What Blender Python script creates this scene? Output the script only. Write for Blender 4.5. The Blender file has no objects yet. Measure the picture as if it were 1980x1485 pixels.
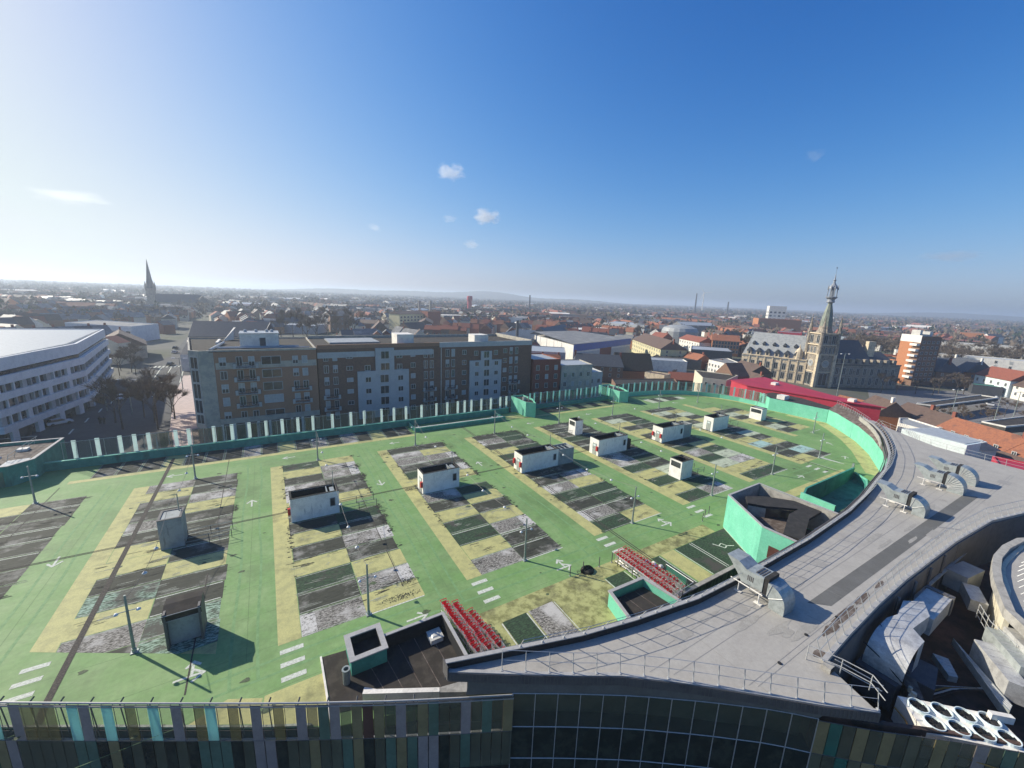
import bpy, bmesh, math, random
from mathutils import Vector, Matrix
from mathutils.geometry import tessellate_polygon
random.seed(7)
S = bpy.context.scene
COL = S.collection
R = math.radians

# ------------------------------------------------------------------ camera
cam = bpy.data.cameras.new("camera"); camo = bpy.data.objects.new("camera", cam); COL.objects.link(camo)
ax = Vector((0.85813301, -0.51188411, 0.03977926))      # image right
ay = Vector((-0.07283477, -0.19806304, -0.97747948))    # image down
az = Vector((0.50823502, 0.83591009, -0.2072474))       # view direction
M = Matrix((( ax[0], -ay[0], -az[0], 0), (ax[1], -ay[1], -az[1], 0), (ax[2], -ay[2], -az[2], 27), (0, 0, 0, 1)))
camo.matrix_world = M
cam.sensor_width = 36; cam.lens = 36*787.1/1980; cam.clip_start = 0.1; cam.clip_end = 30000
S.camera = camo

# ------------------------------------------------------------------ world and sun
SUN_EL, SUN_AZ = 30.2, -38.6       # azimuth clockwise from +Y
W = bpy.data.worlds.new("World"); S.world = W; W.use_nodes = True
nt = W.node_tree; nt.nodes.clear()
sky = nt.nodes.new('ShaderNodeTexSky'); sky.sky_type = 'NISHITA'; sky.sun_disc = False
sky.sun_elevation = R(SUN_EL); sky.sun_rotation = R(SUN_AZ); sky.altitude = 50
sky.air_density = 1.0; sky.dust_density = 1.1; sky.ozone_density = 3.0
bg = nt.nodes.new('ShaderNodeBackground'); bg.inputs[1].default_value = 0.115
out = nt.nodes.new('ShaderNodeOutputWorld')
# colour response of the sky: deep blue away from the sun, pale towards it
sep = nt.nodes.new('ShaderNodeSeparateColor'); com = nt.nodes.new('ShaderNodeCombineColor'); nt.links.new(sky.outputs[0], sep.inputs[0])
def mth(op, a, b=None):
    n_ = nt.nodes.new('ShaderNodeMath'); n_.operation = op
    for j, x in enumerate((a, b)):
        if x is None: continue
        if isinstance(x, (int, float)): n_.inputs[j].default_value = x
        else: nt.links.new(x, n_.inputs[j])
    return n_.outputs[0]
for i, (qa, qb, qc) in enumerate(((-.513, .391, -.293), (-.296, .495, -.23), (-.399, .111, -.121))):
    x = mth('MULTIPLY', sep.outputs[i], .115); x = mth('MAXIMUM', x, .03); x = mth('LOGARITHM', x, math.e); x = mth('MINIMUM', x, .3 if i == 0 else .2)
    y = mth('ADD', mth('MULTIPLY', mth('ADD', mth('MULTIPLY', x, qa), qb), x), qc)
    nt.links.new(mth('MULTIPLY', mth('POWER', math.e, y), 1/.115/1.366), com.inputs[i])
nt.links.new(com.outputs[0], bg.inputs[0]); nt.links.new(bg.outputs[0], out.inputs[0])
sl = bpy.data.lights.new("sun", 'SUN'); sl.energy = 4.9; sl.angle = R(0.5); sl.color = (1, 0.93, 0.79)
so = bpy.data.objects.new("sun", sl); COL.objects.link(so)
sd = Vector((math.sin(R(SUN_AZ))*math.cos(R(SUN_EL)), math.cos(R(SUN_AZ))*math.cos(R(SUN_EL)), math.sin(R(SUN_EL))))
so.rotation_euler = sd.to_track_quat('Z', 'Y').to_euler()
S.view_settings.view_transform = 'Standard'; S.view_settings.look = 'None'
S.view_settings.exposure = 0.45; S.cycles.volume_bounces = 1; S.view_settings.gamma = 1

# ------------------------------------------------------------------ materials
MT = {}
def mat(name, c1, c2=None, scale=1.0, rough=0.8, stretch=(1, 1, 1), c3=None, t=(0.45, 0.6), t3=(0.58, 0.66), scale3=None,
        metal=0.0, alpha=None, bump=0.0, detail=6, stretch3=(1,1,1), spec=0.5, grain=.13):
    """noise-mixed procedural surface: c1 / c2 mixed by one noise, c3 patches by another"""
    m = bpy.data.materials.new(name); m.use_nodes = True; MT[name] = m
    n = m.node_tree; L = n.links; b = n.nodes['Principled BSDF']
    b.inputs['Roughness'].default_value = rough; b.inputs['Metallic'].default_value = metal
    b.inputs['Specular IOR Level'].default_value = spec
    col = None
    if c2 is None and c3 is None:
        c2 = tuple(x*0.86 for x in c1); t = (0.4, 0.65)
    if c2 is None: c2 = c1
    ge = n.nodes.new('ShaderNodeNewGeometry')
    def noise(sc, st, tt):
        mp = n.nodes.new('ShaderNodeMapping'); mp.inputs['Scale'].default_value = st
        L.new(ge.outputs['Position'], mp.inputs[0])
        no = n.nodes.new('ShaderNodeTexNoise'); no.inputs['Scale'].default_value = sc; no.inputs['Detail'].default_value = detail
        no.inputs['Roughness'].default_value = 0.65
        L.new(mp.outputs[0], no.inputs['Vector'])
        r = n.nodes.new('ShaderNodeMapRange'); r.inputs[1].default_value = tt[0]; r.inputs[2].default_value = tt[1]
        L.new(no.outputs['Fac'], r.inputs[0]); return r.outputs[0], no.outputs['Fac']
    f, raw = noise(scale, stretch, t)
    mx = n.nodes.new('ShaderNodeMix'); mx.data_type = 'RGBA'
    mx.inputs[6].default_value = (*c1, 1); mx.inputs[7].default_value = (*c2, 1)
    L.new(f, mx.inputs[0]); col = mx.outputs[2]
    if c3 is not None:
        f3, _ = noise(scale3 or scale*0.3, stretch3, t3)
        m3 = n.nodes.new('ShaderNodeMix'); m3.data_type = 'RGBA'
        L.new(f3, m3.inputs[0]); L.new(col, m3.inputs[6]); m3.inputs[7].default_value = (*c3, 1); col = m3.outputs[2]
    gf, _ = noise(scale*7.3, tuple(x**.5 for x in stretch), (.30, .70))
    gm = n.nodes.new('ShaderNodeMapRange'); gm.inputs[3].default_value = 1-grain; gm.inputs[4].default_value = 1+grain*.55; L.new(gf, gm.inputs[0])
    gv = n.nodes.new('ShaderNodeVectorMath'); gv.operation = 'SCALE'; L.new(col, gv.inputs[0]); L.new(gm.outputs[0], gv.inputs['Scale']); col = gv.outputs[0]
    L.new(col, b.inputs['Base Color'])
    if bump:
        bp = n.nodes.new('ShaderNodeBump'); bp.inputs['Strength'].default_value = bump; bp.inputs['Distance'].default_value = 0.03
        L.new(raw, bp.inputs['Height']); L.new(bp.outputs[0], b.inputs['Normal'])
    if alpha is not None:
        b.inputs['Alpha'].default_value = alpha
    return m
# deck paints
mat('deck_green', (.155,.29,.085), (.215,.33,.125), .35, .75, t=(.38,.66), c3=(.115,.195,.065), scale3=.11, t3=(.50,.72), grain=.16)
mat('joint', (.10,.17,.065), (.14,.23,.09), 3, .85)
mat('deck_track', (.135,.26,.095), (.18,.32,.125), 2.0, .8, t=(.42,.58))
mat('deck_stain', (.055,.075,.035), (.10,.14,.06), 6, .8)
mat('deck_yellow', (.47,.445,.175), (.38,.365,.15), 1.1, .75, c3=(.19,.185,.075), scale3=.3, t3=(.55,.72), grain=.18)
mat('deck_yellow_moss', (.40,.40,.16), (.20,.20,.07), 1.1, .85, c3=(.09,.085,.04), scale3=.45, t3=(.50,.70))
mat('bay_dark', (.022,.025,.015), (.052,.054,.036), 2.6, .85, t=(.36,.62), stretch=(.35,2,1), c3=(.25,.24,.21), scale3=.36, t3=(.53,.68), grain=.35)
mat('bay_moss', (.014,.028,.014), (.05,.105,.045), 5.0, .9, t=(.42,.66), stretch=(.6,1.6,1), c3=(.06,.055,.045), scale3=.3, t3=(.55,.66))
mat('bay_worn', (.40,.375,.33), (.042,.038,.028), 6.5, .85, t=(.40,.58), stretch=(.6,1.6,1), c3=(.50,.48,.44), scale3=.28, t3=(.50,.62), grain=.3)
mat('bay_white', (.56,.54,.50), (.30,.285,.25), 5.5, .85, t=(.50,.62), c3=(.09,.085,.07), scale3=2.6, t3=(.56,.62), grain=.25)
mat('bay_mint_moss', (.30,.42,.32), (.045,.08,.045), 4.5, .85, t=(.45,.55), stretch=(.5,1.5,1), c3=(.07,.07,.055), scale3=.3, t3=(.5,.6))
mat('bay_mint', (.36,.52,.47), (.28,.42,.38), 2.0, .8, c3=(.12,.14,.12), scale3=.5, t3=(.6,.72))
mat('bay_pale', (.46,.50,.36), (.36,.40,.28), 1.4, .8, c3=(.12,.12,.08), scale3=.6, t3=(.60,.74))
mat('line_white', (.62,.64,.55), (.42,.44,.36), 6, .8)
mat('line_old', (.36,.38,.31), (.17,.18,.14), 4, .85, t=(.42,.62))
mat('gutter', (.035,.03,.025), (.085,.07,.055), 8, .9)
mat('black_moss', (.02,.018,.014), (.06,.055,.04), 5, .95)
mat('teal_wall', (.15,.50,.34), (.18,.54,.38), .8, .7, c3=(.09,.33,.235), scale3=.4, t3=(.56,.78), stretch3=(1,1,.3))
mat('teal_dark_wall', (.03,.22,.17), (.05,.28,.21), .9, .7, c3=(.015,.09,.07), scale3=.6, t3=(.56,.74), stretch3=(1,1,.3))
mat('mossy_wall', (.10,.17,.08), (.02,.035,.018), 3.0, .9, t=(.42,.6), stretch=(2.2,2.2,.25), c3=(.16,.24,.14), scale3=1.5, t3=(.56,.7), stretch3=(2,2,.2))
mat('box_white', (.86,.83,.76), (.74,.71,.65), 1.2, .6, c3=(.26,.26,.25), scale3=1.6, t3=(.60,.78), stretch3=(2.5,2.5,.35))
mat('box_grey', (.33,.35,.34), (.26,.28,.27), 1.2, .6, c3=(.08,.09,.09), scale3=.9, t3=(.60,.76), stretch3=(2,2,.4))
mat('bitumen', (.026,.021,.016), (.050,.041,.032), 1.0, .95, c3=(.03,.026,.024), scale3=.35, t3=(.5,.62))
mat('bitumen_dark', (.02,.019,.018), (.035,.032,.03), 1.5, .95)
mat('roof_membrane', (.36,.335,.295), (.40,.375,.33), .6, .75, t=(.38,.64), c3=(.26,.24,.21), scale3=.22, t3=(.56,.76), grain=.1)
mat('roof_seam', (.29,.28,.265), (.25,.24,.23), 2, .8)
mat('roof_pond', (.315,.295,.26), (.36,.34,.30), 2.5, .8, grain=.2)
mat('roof_patch', (.335,.315,.28), (.31,.29,.26), 1.2, .7)
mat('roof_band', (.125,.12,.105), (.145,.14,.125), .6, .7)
mat('roof_stain', (.09,.065,.05), (.20,.165,.14), 1.6, .9, t=(.45,.65))
mat('coping', (.40,.385,.36), (.34,.33,.31), 2, .45)
mat('fascia', (.115,.108,.105), (.085,.08,.078), 1.2, .6)
mat('rail_metal', (.52,.52,.50), (.44,.44,.42), 6, .4, metal=.3)
mat('galv', (.42,.45,.43), (.32,.345,.33), 2.5, .42, metal=.3, c3=(.20,.23,.24), scale3=1.0, t3=(.6,.7))
mat('galv_bright', (.56,.55,.52), (.42,.41,.39), 1.6, .38, metal=.25, grain=.2)
mat('black', (.012,.012,.013), (.02,.02,.02), 3, .8)
mat('dark_glass', (.018,.026,.022), (.04,.05,.038), 1.0, .2, spec=.25)
mat('concrete', (.38,.36,.32), (.28,.265,.235), 1.5, .85, c3=(.16,.16,.15), scale3=.6, t3=(.58,.75))
mat('concrete_dark', (.085,.078,.066), (.05,.046,.04), 1.5, .9)
mat('pole_paint', (.30,.34,.32), (.23,.26,.24), 4, .5, metal=.3)
mat('lamp_white', (.75,.76,.75), (.62,.63,.62), 4, .4)
mat('red_plastic', (.68,.025,.035), (.78,.045,.05), 6, .45)
mat('red_box', (.52,.03,.03), (.40,.025,.025), 4, .5)
mat('chrome', (.68,.66,.64), (.55,.53,.51), 8, .35, metal=.3)
mat('skylight', (.62,.60,.52), (.52,.50,.43), 2, .4)
mat('white_panel', (.72,.80,.78), (.62,.70,.68), 1, .4)
mat('cream', (.66,.60,.45), (.58,.52,.39), .8, .8)
mat('offwhite', (.78,.74,.66), (.66,.62,.56), .7, .8, c3=(.36,.36,.34), scale3=.5, t3=(.6,.75), stretch3=(2,2,.4))
mat('beige', (.46,.42,.34), (.33,.31,.27), .8, .8)
mat('brick_brown', (.36,.205,.13), (.29,.165,.105), 3, .9, stretch=(1,1,3))
mat('brick_dark', (.21,.125,.085), (.165,.10,.07), 3, .9)
mat('brick_red', (.26,.085,.055), (.19,.065,.045), 3, .9)
mat('brick_orange', (.46,.19,.085), (.40,.165,.075), 2, .85)
mat('panel_grey', (.46,.47,.46), (.41,.42,.415), 1.0, .6)
mat('office_white', (.72,.73,.72), (.63,.64,.64), .6, .5)
mat('tile_orange', (.33,.125,.06), (.24,.09,.05), 2.5, .85, c3=(.17,.075,.05), scale3=.35, t3=(.55,.7))
mat('tile_brown', (.13,.085,.065), (.10,.065,.05), 2, .85, c3=(.075,.05,.042), scale3=.4, t3=(.55,.7))
mat('tile_red', (.27,.085,.05), (.21,.07,.045), 2, .85)
mat('slate', (.075,.08,.09), (.055,.06,.068), 2, .6, c3=(.11,.115,.12), scale3=.5, t3=(.6,.72))
mat('slate_light', (.36,.37,.36), (.27,.28,.28), .9, .55, stretch=(1,1,2))
mat('zinc', (.40,.42,.43), (.33,.35,.36), 1.2, .45)
mat('flat_grey', (.20,.20,.20), (.15,.15,.15), .6, .9, c3=(.30,.30,.29), scale3=.2, t3=(.55,.65))
mat('red_roof', (.43,.022,.045), (.37,.02,.04), .3, .55)
mat('red_wall', (.50,.035,.06), (.44,.03,.052), .5, .6)
mat('blue_panel', (.03,.10,.38), (.025,.085,.32), .5, .5)
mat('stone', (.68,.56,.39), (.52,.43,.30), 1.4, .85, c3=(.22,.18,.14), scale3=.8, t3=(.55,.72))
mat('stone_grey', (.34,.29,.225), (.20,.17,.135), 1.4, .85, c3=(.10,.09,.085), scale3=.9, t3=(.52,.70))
mat('copper', (.23,.255,.20), (.13,.145,.12), 1.4, .6, stretch=(1,1,.3))
mat('lead', (.28,.30,.33), (.20,.215,.24), 2, .5)
mat('window', (.025,.03,.035), (.06,.07,.075), .5, .15)
mat('window_frame', (.55,.55,.53), (.48,.48,.46), 2, .6)
mat('shutter', (.42,.43,.42), (.36,.37,.36), 2, .7)
mat('yellow_wall', (.62,.56,.33), (.55,.50,.29), .6, .8)
mat('asphalt', (.055,.056,.058), (.07,.07,.072), .7, .9, c3=(.04,.04,.042), scale3=.1, t3=(.5,.65))
mat('pavement', (.58,.46,.40), (.50,.40,.35), .8, .9)
mat('pavement_grey', (.20,.19,.18), (.16,.155,.15), .8, .9)
mat('ground', (.085,.085,.065), (.12,.115,.095), .02, .95, c3=(.06,.07,.035), scale3=.008, t3=(.48,.56))
mat('field', (.07,.085,.035), (.10,.10,.055), .004, .95)
mat('woodland', (.055,.06,.04), (.08,.075,.05), .02, .95)
mat('bark', (.12,.095,.075), (.06,.048,.038), 3, .95)
mat('twig', (.17,.13,.095), (.12,.092,.068), 2, .95)
mat('evergreen', (.035,.06,.028), (.022,.04,.018), 1.5, .9)
mat('car_paint_dark', (.03,.035,.045), (.025,.03,.04), 1, .25)
mat('car_paint_white', (.7,.7,.7), (.65,.65,.65), 1, .25)
mat('ochre_panel', (.27,.22,.105), (.22,.18,.085), .8, .35)
mat('purple_panel', (.33,.28,.255), (.28,.24,.22), .8, .35)
mat('cyan_panel', (.36,.60,.58), (.20,.38,.38), 1.6, .3, stretch=(1,1,.4))
mat('teal_panel', (.11,.19,.135), (.085,.15,.105), .8, .3)
mat('maroon_panel', (.11,.05,.04), (.09,.04,.03), .8, .35)
mat('olive_panel', (.13,.135,.085), (.10,.105,.065), .8, .3)
mat('rust', (.10,.055,.04), (.03,.021,.016), .7, .9, t=(.4,.6))
mat('pipe_orange', (.45,.26,.06), (.36,.2,.05), 1, .8)
def glassy(name, tint, a, rough=.1):
    m = mat(name, tint, tuple(x*.8 for x in tint), 1.2, rough)
    m.node_tree.nodes['Principled BSDF'].inputs['Alpha'].default_value = a
    return m
glassy('clear_glass', (.16,.22,.17), .16)
glassy('olive_glass', (.15,.155,.10), .55)
glassy('ochre_glass', (.30,.235,.09), .62)
glassy('green_glass', (.06,.26,.19), .5)
glassy('grey_glass', (.20,.21,.18), .45)
glassy('mesh_glass', (.10,.115,.085), .5)
for g_ in ('clear_glass','olive_glass','green_glass','grey_glass','mesh_glass'): MT[g_].node_tree.nodes['Principled BSDF'].inputs['Specular IOR Level'].default_value = .2

def translucent(name, c):
    m = mat(name, c, tuple(x*.85 for x in c), 1, .5); n = m.node_tree; L = n.links
    tr_ = n.nodes.new('ShaderNodeBsdfTranslucent'); tr_.inputs[0].default_value = (*c, 1); mx = n.nodes.new('ShaderNodeMixShader'); mx.inputs[0].default_value = .55
    L.new(n.nodes['Principled BSDF'].outputs[0], mx.inputs[1]); L.new(tr_.outputs[0], mx.inputs[2]); L.new(mx.outputs[0], n.nodes['Material Output'].inputs[0])
translucent('fin_white', (.80,.90,.87)); translucent('fin_cyan', (.44,.72,.69)); translucent('fin_yellow', (.42,.36,.13))
# ------------------------------------------------------------------ mesh builder
class MB:
    def __init__(s): s.v = []; s.f = []; s.m = []
    def add(s, vs, fs, mi=0):
        o = len(s.v); s.v += [tuple(x) for x in vs]
        for f in fs: s.f.append(tuple(i+o for i in f)); s.m.append(mi)
        return s
    def box(s, x0, x1, y0, y1, z0, z1, mi=0, rot=0.0, c=None):
        p = [(x0,y0,z0),(x1,y0,z0),(x1,y1,z0),(x0,y1,z0),(x0,y0,z1),(x1,y0,z1),(x1,y1,z1),(x0,y1,z1)]
        if rot:
            cx, cy = c if c else ((x0+x1)/2, (y0+y1)/2); cs, sn = math.cos(rot), math.sin(rot)
            p = [(cx+(a-cx)*cs-(b-cy)*sn, cy+(a-cx)*sn+(b-cy)*cs, d) for a, b, d in p]
        return s.add(p, [(3,2,1,0),(4,5,6,7),(0,1,5,4),(1,2,6,5),(2,3,7,6),(3,0,4,7)], mi)
    def prism(s, poly, z0, z1, mi=0, top=None, bottom=True):
        a = sum(poly[i][0]*poly[(i+1)%len(poly)][1]-poly[(i+1)%len(poly)][0]*poly[i][1] for i in range(len(poly)))
        if a < 0: poly = poly[::-1]
        n = len(poly); o = len(s.v)
        s.v += [(p[0], p[1], z0) for p in poly]+[(p[0], p[1], z1) for p in poly]
        for i in range(n):
            j = (i+1) % n; s.f.append((o+i, o+j, o+n+j, o+n+i)); s.m.append(mi)
        for t in tessellate_polygon([[Vector((p[0], p[1], 0)) for p in poly]]):
            v = [Vector(poly[k]).to_3d() if len(poly[k]) == 2 else Vector((poly[k][0], poly[k][1], 0)) for k in t]
            if (v[1]-v[0]).cross(v[2]-v[0]).z < 0: t = t[::-1]
            s.f.append(tuple(o+n+k for k in t)); s.m.append(mi if top is None else top)
            if bottom: s.f.append(tuple(o+k for k in t[::-1])); s.m.append(mi)
        return s
    def sheet(s, poly, z, mi=0):
        o = len(s.v); s.v += [(p[0], p[1], z) for p in poly]
        for t in tessellate_polygon([[Vector((p[0], p[1], 0)) for p in poly]]):
            v = [Vector((poly[k][0], poly[k][1], 0)) for k in t]
            if (v[1]-v[0]).cross(v[2]-v[0]).z < 0: t = t[::-1]
            s.f.append(tuple(o+k for k in t)); s.m.append(mi)
        return s
    def rect(s, x0, x1, y0, y1, z, mi=0): return s.sheet([(x0,y0),(x1,y0),(x1,y1),(x0,y1)], z, mi)
    def quad(s, a, b, c, d, mi=0): return s.add([a,b,c,d], [(0,1,2,3)], mi)
    def tube(s, a, b, r, n=6, r2=None, mi=0, cap=True):
        a = Vector(a); b = Vector(b); d = b-a
        if d.length < 1e-6: return s
        q = d.to_track_quat('Z', 'Y'); r2 = r if r2 is None else r2
        vs = []
        for i in range(n):
            t = 2*math.pi*i/n; u = q @ Vector((math.cos(t), math.sin(t), 0)); vs.append(a+u*r)
        for i in range(n):
            t = 2*math.pi*i/n; u = q @ Vector((math.cos(t), math.sin(t), 0)); vs.append(b+u*r2)
        fs = [(i, (i+1) % n, n+(i+1) % n, n+i) for i in range(n)]
        if cap: fs += [tuple(range(n-1, -1, -1)), tuple(range(n, 2*n))]
        return s.add(vs, fs, mi)
    def path(s, pts, r, n=5, mi=0):
        for a, b in zip(pts, pts[1:]): s.tube(a, b, r, n, mi=mi)
        return s
    def strip(s, pts, w, z, mi=0):          # flat ribbon along 2-D points
        for (x0,y0),(x1,y1) in zip(pts, pts[1:]):
            d = Vector((x1-x0, y1-y0)); d.normalize(); n = Vector((-d.y, d.x))*w/2
            s.sheet([(x0-n.x,y0-n.y),(x1-n.x,y1-n.y),(x1+n.x,y1+n.y),(x0+n.x,y0+n.y)], z, mi)
        return s
    def wall(s, pts, t, z0, z1, mi=0, closed=False):   # wall of thickness t along a 2-D polyline (offset to its left)
        P = [Vector(p) for p in pts]; n = len(P); off = []
        for i in range(n):
            a = P[i-1] if i > 0 or closed else None; b = P[(i+1) % n] if i < n-1 or closed else None
            d = Vector((0, 0))
            if a is not None: d += (P[i]-a).normalized()
            if b is not None: d += (b-P[i]).normalized()
            d.normalize(); off.append(P[i]+Vector((-d.y, d.x))*t)
        rng = range(n if closed else n-1)
        for i in rng:
            j = (i+1) % n; o = len(s.v); q = [P[i], P[j], off[j], off[i]]
            s.v += [(p.x, p.y, z0) for p in q]+[(p.x, p.y, z1) for p in q]
            fs = [(3,2,1,0),(4,5,6,7),(0,1,5,4),(2,3,7,6)]
            if not closed and i == 0: fs.append((3,0,4,7))
            if not closed and i == n-2: fs.append((1,2,6,5))
            for f in fs: s.f.append(tuple(o+k for k in f)); s.m.append(mi)
        return s
    def lathe(s, prof, n=8, c=(0,0), mi=0, rot=0):
        o = len(s.v)
        for r, z in prof:
            for i in range(n):
                t = 2*math.pi*i/n+rot; s.v.append((c[0]+r*math.cos(t), c[1]+r*math.sin(t), z))
        for k in range(len(prof)-1):
            for i in range(n):
                j = (i+1) % n; s.f.append((o+k*n+i, o+k*n+j, o+(k+1)*n+j, o+(k+1)*n+i)); s.m.append(mi)
        s.f.append(tuple(o+(len(prof)-1)*n+i for i in range(n))); s.m.append(mi)
        s.f.append(tuple(o+i for i in range(n-1, -1, -1))); s.m.append(mi)
        return s
    def xform(s, mtx):
        s.v = [tuple(mtx @ Vector(p)) for p in s.v]; return s
    def build(s, name, mats, parent=None, local=False, smooth=False):
        if isinstance(mats, str): mats = [mats]
        me = bpy.data.meshes.new(name)
        vs = s.v
        if parent is not None and not local:
            o = org(parent); vs = [(a-o[0], b-o[1], c-o[2]) for a, b, c in s.v]
        me.from_pydata(vs, [], s.f)
        for m in mats: me.materials.append(MT[m])
        if len(mats) > 1: me.polygons.foreach_set('material_index', s.m)
        if smooth: me.polygons.foreach_set('use_smooth', [True]*len(s.f))
        me.update()
        ob = bpy.data.objects.new(name, me); COL.objects.link(ob)
        if parent is not None: ob.parent = parent
        return ob
def org(o):
    p = Vector((0, 0, 0))
    while o is not None: p += o.location; o = o.parent
    return p
def tag(o, label=None, cat=None, group=None, kind=None):
    if label: o['label'] = label
    if cat: o['category'] = cat
    if group: o['group'] = group
    if kind: o['kind'] = kind
    return o
def thing(name, label, cat, loc=(0, 0, 0), rz=0.0, group=None):
    e = bpy.data.objects.new(name, None); COL.objects.link(e); e.empty_display_size = .3
    e.location = loc; e.rotation_euler = (0, 0, rz); return tag(e, label, cat, group)
def dup(o, loc=None, rz=None, label=None, group=None, parent=None, kids=None):
    c = o.copy(); COL.objects.link(c)
    if parent is not None: c.parent = parent
    if loc is not None: c.location = loc
    if rz is not None: c.rotation_euler = (0, 0, rz)
    if label: c['label'] = label
    if group: c['group'] = group
    for ch in list(o.children) if kids is None else kids: dup(ch, parent=c)
    return c
def inst(ob, name, parent, loc, rz=0.0):       # another part sharing a part's mesh
    c = bpy.data.objects.new(name, ob.data); COL.objects.link(c); c.parent = parent; c.location = loc; c.rotation_euler = (0, 0, rz); return c
ORD = ['first','second','third','fourth','fifth','sixth','seventh','eighth','ninth','tenth','eleventh','twelfth','thirteenth','fourteenth','fifteenth','sixteenth']

# ================================================================== LARGE STRUCTURE
def structure(ob): ob['kind'] = 'structure'; return ob
# ground
g = MB()
N = 28
g.sheet([(-9000,-1500),(12000,-9000),(16000,6000),(9000,15000),(-9000,15000)], -5.06)
structure(g.build('ground', 'ground'))
# streets
r = MB()
r.sheet([(-60,83),(125,86),(125,97),(-14,97),(-20,150),(-28,205),(-31,235),(-42,400),(-47,400),(-38,235),(-41,215),(-44,160),(-60,125)], -5.0)
r.sheet([(-31.2,235),(-27,205),(-10,206.5),(60,190),(100,176),(100,170),(60,183),(-8,199),(-23,197)], -4.996)
structure(r.build('road', 'asphalt'))
r = MB()
r.prism([(-12,97.2),(-18.2,97.2),(-21.5,124),(-24.5,150),(-26.5,182),(-19,182),(-15.6,125),(-12.8,100)], -4.99, -4.85)
structure(r.build('pavement', 'pavement'))
r = MB()
for i in range(9): r.rect(-38.6+i*1.25, -38.0+i*1.25, 203.5, 207.5, -4.985)
r.strip([(-33,160),(-36,203)], .3, -4.985); r.strip([(-29.5,150),(-33,203)], .3, -4.985); r.strip([(-26,170),(-29,203)], .3, -4.985)
for i in range(5): r.strip([(-37.5+i*.1,118+i*9),(-37.9+i*.1,122+i*9)], .3, -4.985)
tag(structure(r.build('road_marking', 'line_white')))
# square and car park right of the belfry
r = MB(); r.sheet([(158,26),(176,52),(215,66),(262,46),(300,40),(240,8),(170,10)], -4.99)
structure(r.build('square', 'pavement_grey'))
# low hills on the horizon
rr = random.Random(3)
def hills(name, d, z0, a0, a1, amp, wood):
    h = MB(); n = 150; top = []
    for i in range(n+1):
        a = R(a0+(a1-a0)*i/n); t = i/n
        zz = sum(amp*.4/(k+1)*math.sin(t*(5+7*k)+k*2.1+d) for k in range(5))+amp*1.0
        zz *= min(1, t*6+.1)*min(1, (1-t)*6+.1)
        top.append((math.sin(a)*d, math.cos(a)*d, z0+max(4, zz+rr.uniform(0, amp*.08))))
    for i in range(n):
        p, q = top[i], top[i+1]
        f = .80; b = 1.25
        h.quad((p[0]*f,p[1]*f,-5),(q[0]*f,q[1]*f,-5),q,p); h.quad(p,q,(q[0]*b,q[1]*b,-5),(p[0]*b,p[1]*b,-5))
    structure(h.build(name, wood))
hills('hills', 3700, -2, -2, 50, 40, 'woodland'); hills('hills', 4300, -4, -30, 16, 16, 'woodland'); hills('hills', 5200, -4, 44, 96, 30, 'woodland')

# ------------------------------------------------------------------ car park deck
DX = [-26.2, -10.1, 5.65, 21.6, 38.0, 54.2, 70.4, 86.8, 103.4]        # pole lines / block centre lines
CURVE = [(86.4,21.8),(91.6,24.4),(98.6,27.9),(105.9,32.6),(111.3,37.2),(116.6,42.4)]
ARC = [(116.2,56),(117.2,60),(117,64.5),(115.4,69.5),(112.3,74),(107.5,77.8),(102,80),(96,81.2),(90,81.7)]
deck_poly = [(-62,58.3),(-14.4,31.9),(-10.4,29.7),(-6.3,27.4),(-2.15,25.1),(.6,23.7),(1.8,23.0),(12.6,19.9),(23.6,20.3),(46.2,20.3),(65,20.3),(65.1,24.9),(67.6,25.4),(84.4,25.5),(84.6,25.0),(82.7,22.8),(78,21.1),(77.9,20.5),(79,20.5)]+CURVE+[(116.6,50)]+ARC+[(78,81.6),(56.4,81.4),(48,80.6),(-28,80.6),(-62,80.6)]
d = MB(); d.prism(deck_poly, -.9, 0)
deck = structure(d.build('parking_deck', 'deck_green'))
b = MB(); b.wall([(-62,58.6),(1.9,23.9),(12.6,20.2),(46.2,20.6),(64.9,20.6)], .35, -5, -.9)
structure(b.build('deck_wall', 'concrete_dark'))

Y0, P = 31.5, 2.66
Yr = lambda k: Y0+P*k
rows = {  # near to far; left column, right column.  g green D dark G moss W worn Y yellow M mint P pale
 -1: ('DYDDDDYDDDDDDY', 'DDDYDDDDDDDDDD'),
 0: None,
}
LAY = [('DYDYDDDYDDDDDY','DDDYDDDDDDDDDD'),
       ('DDWYQDYYDWDDYW','YQQDDYDDDDYWDD'),
       ('WDGYDYDDYWWDYG','YWYDWDGgYDDWWY'),
       ('WYGGYDWDYGDWWD','DDWYDYGgYWDWYD'),
       ('WGDGWDDDDDYGDW'[:0]+'GWDGWDDDDGYDWD','YDGGYWDDDGGDGG'),
       ('GYGYGWWDDDGDDD','WGDPDGDDDDDDDD'),
       ('GYPGWGDDDYDYPD','GYWPGYDDPDDGDD'),
       ('YDDMYDGDPDYDPD','DMDYDPDDDYDPYD'),
       ('YDDWDPDYDPDYgg','gYDDYDYDPYDggg')]
paint = {k: MB() for k in 'DGWYMPQV'}
def clipped(mb, x0, x1, y0, y1, z):
    f = lambda x, y: y-(39.3-.56*(x+16.5)); P_ = [(x0,y0),(x1,y0),(x1,y1),(x0,y1)]; o = []
    for i in range(4):
        a, b = P_[i], P_[(i+1) % 4]; fa, fb = f(*a), f(*b)
        if fa >= 0: o.append(a)
        if (fa < 0) != (fb < 0): t_ = fa/(fa-fb); o.append((a[0]+(b[0]-a[0])*t_, a[1]+(b[1]-a[1])*t_))
    if len(o) > 2: mb.sheet(o, z)
lines = MB(); old = MB()
rp = random.Random(11)
yel = paint['Y']
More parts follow.
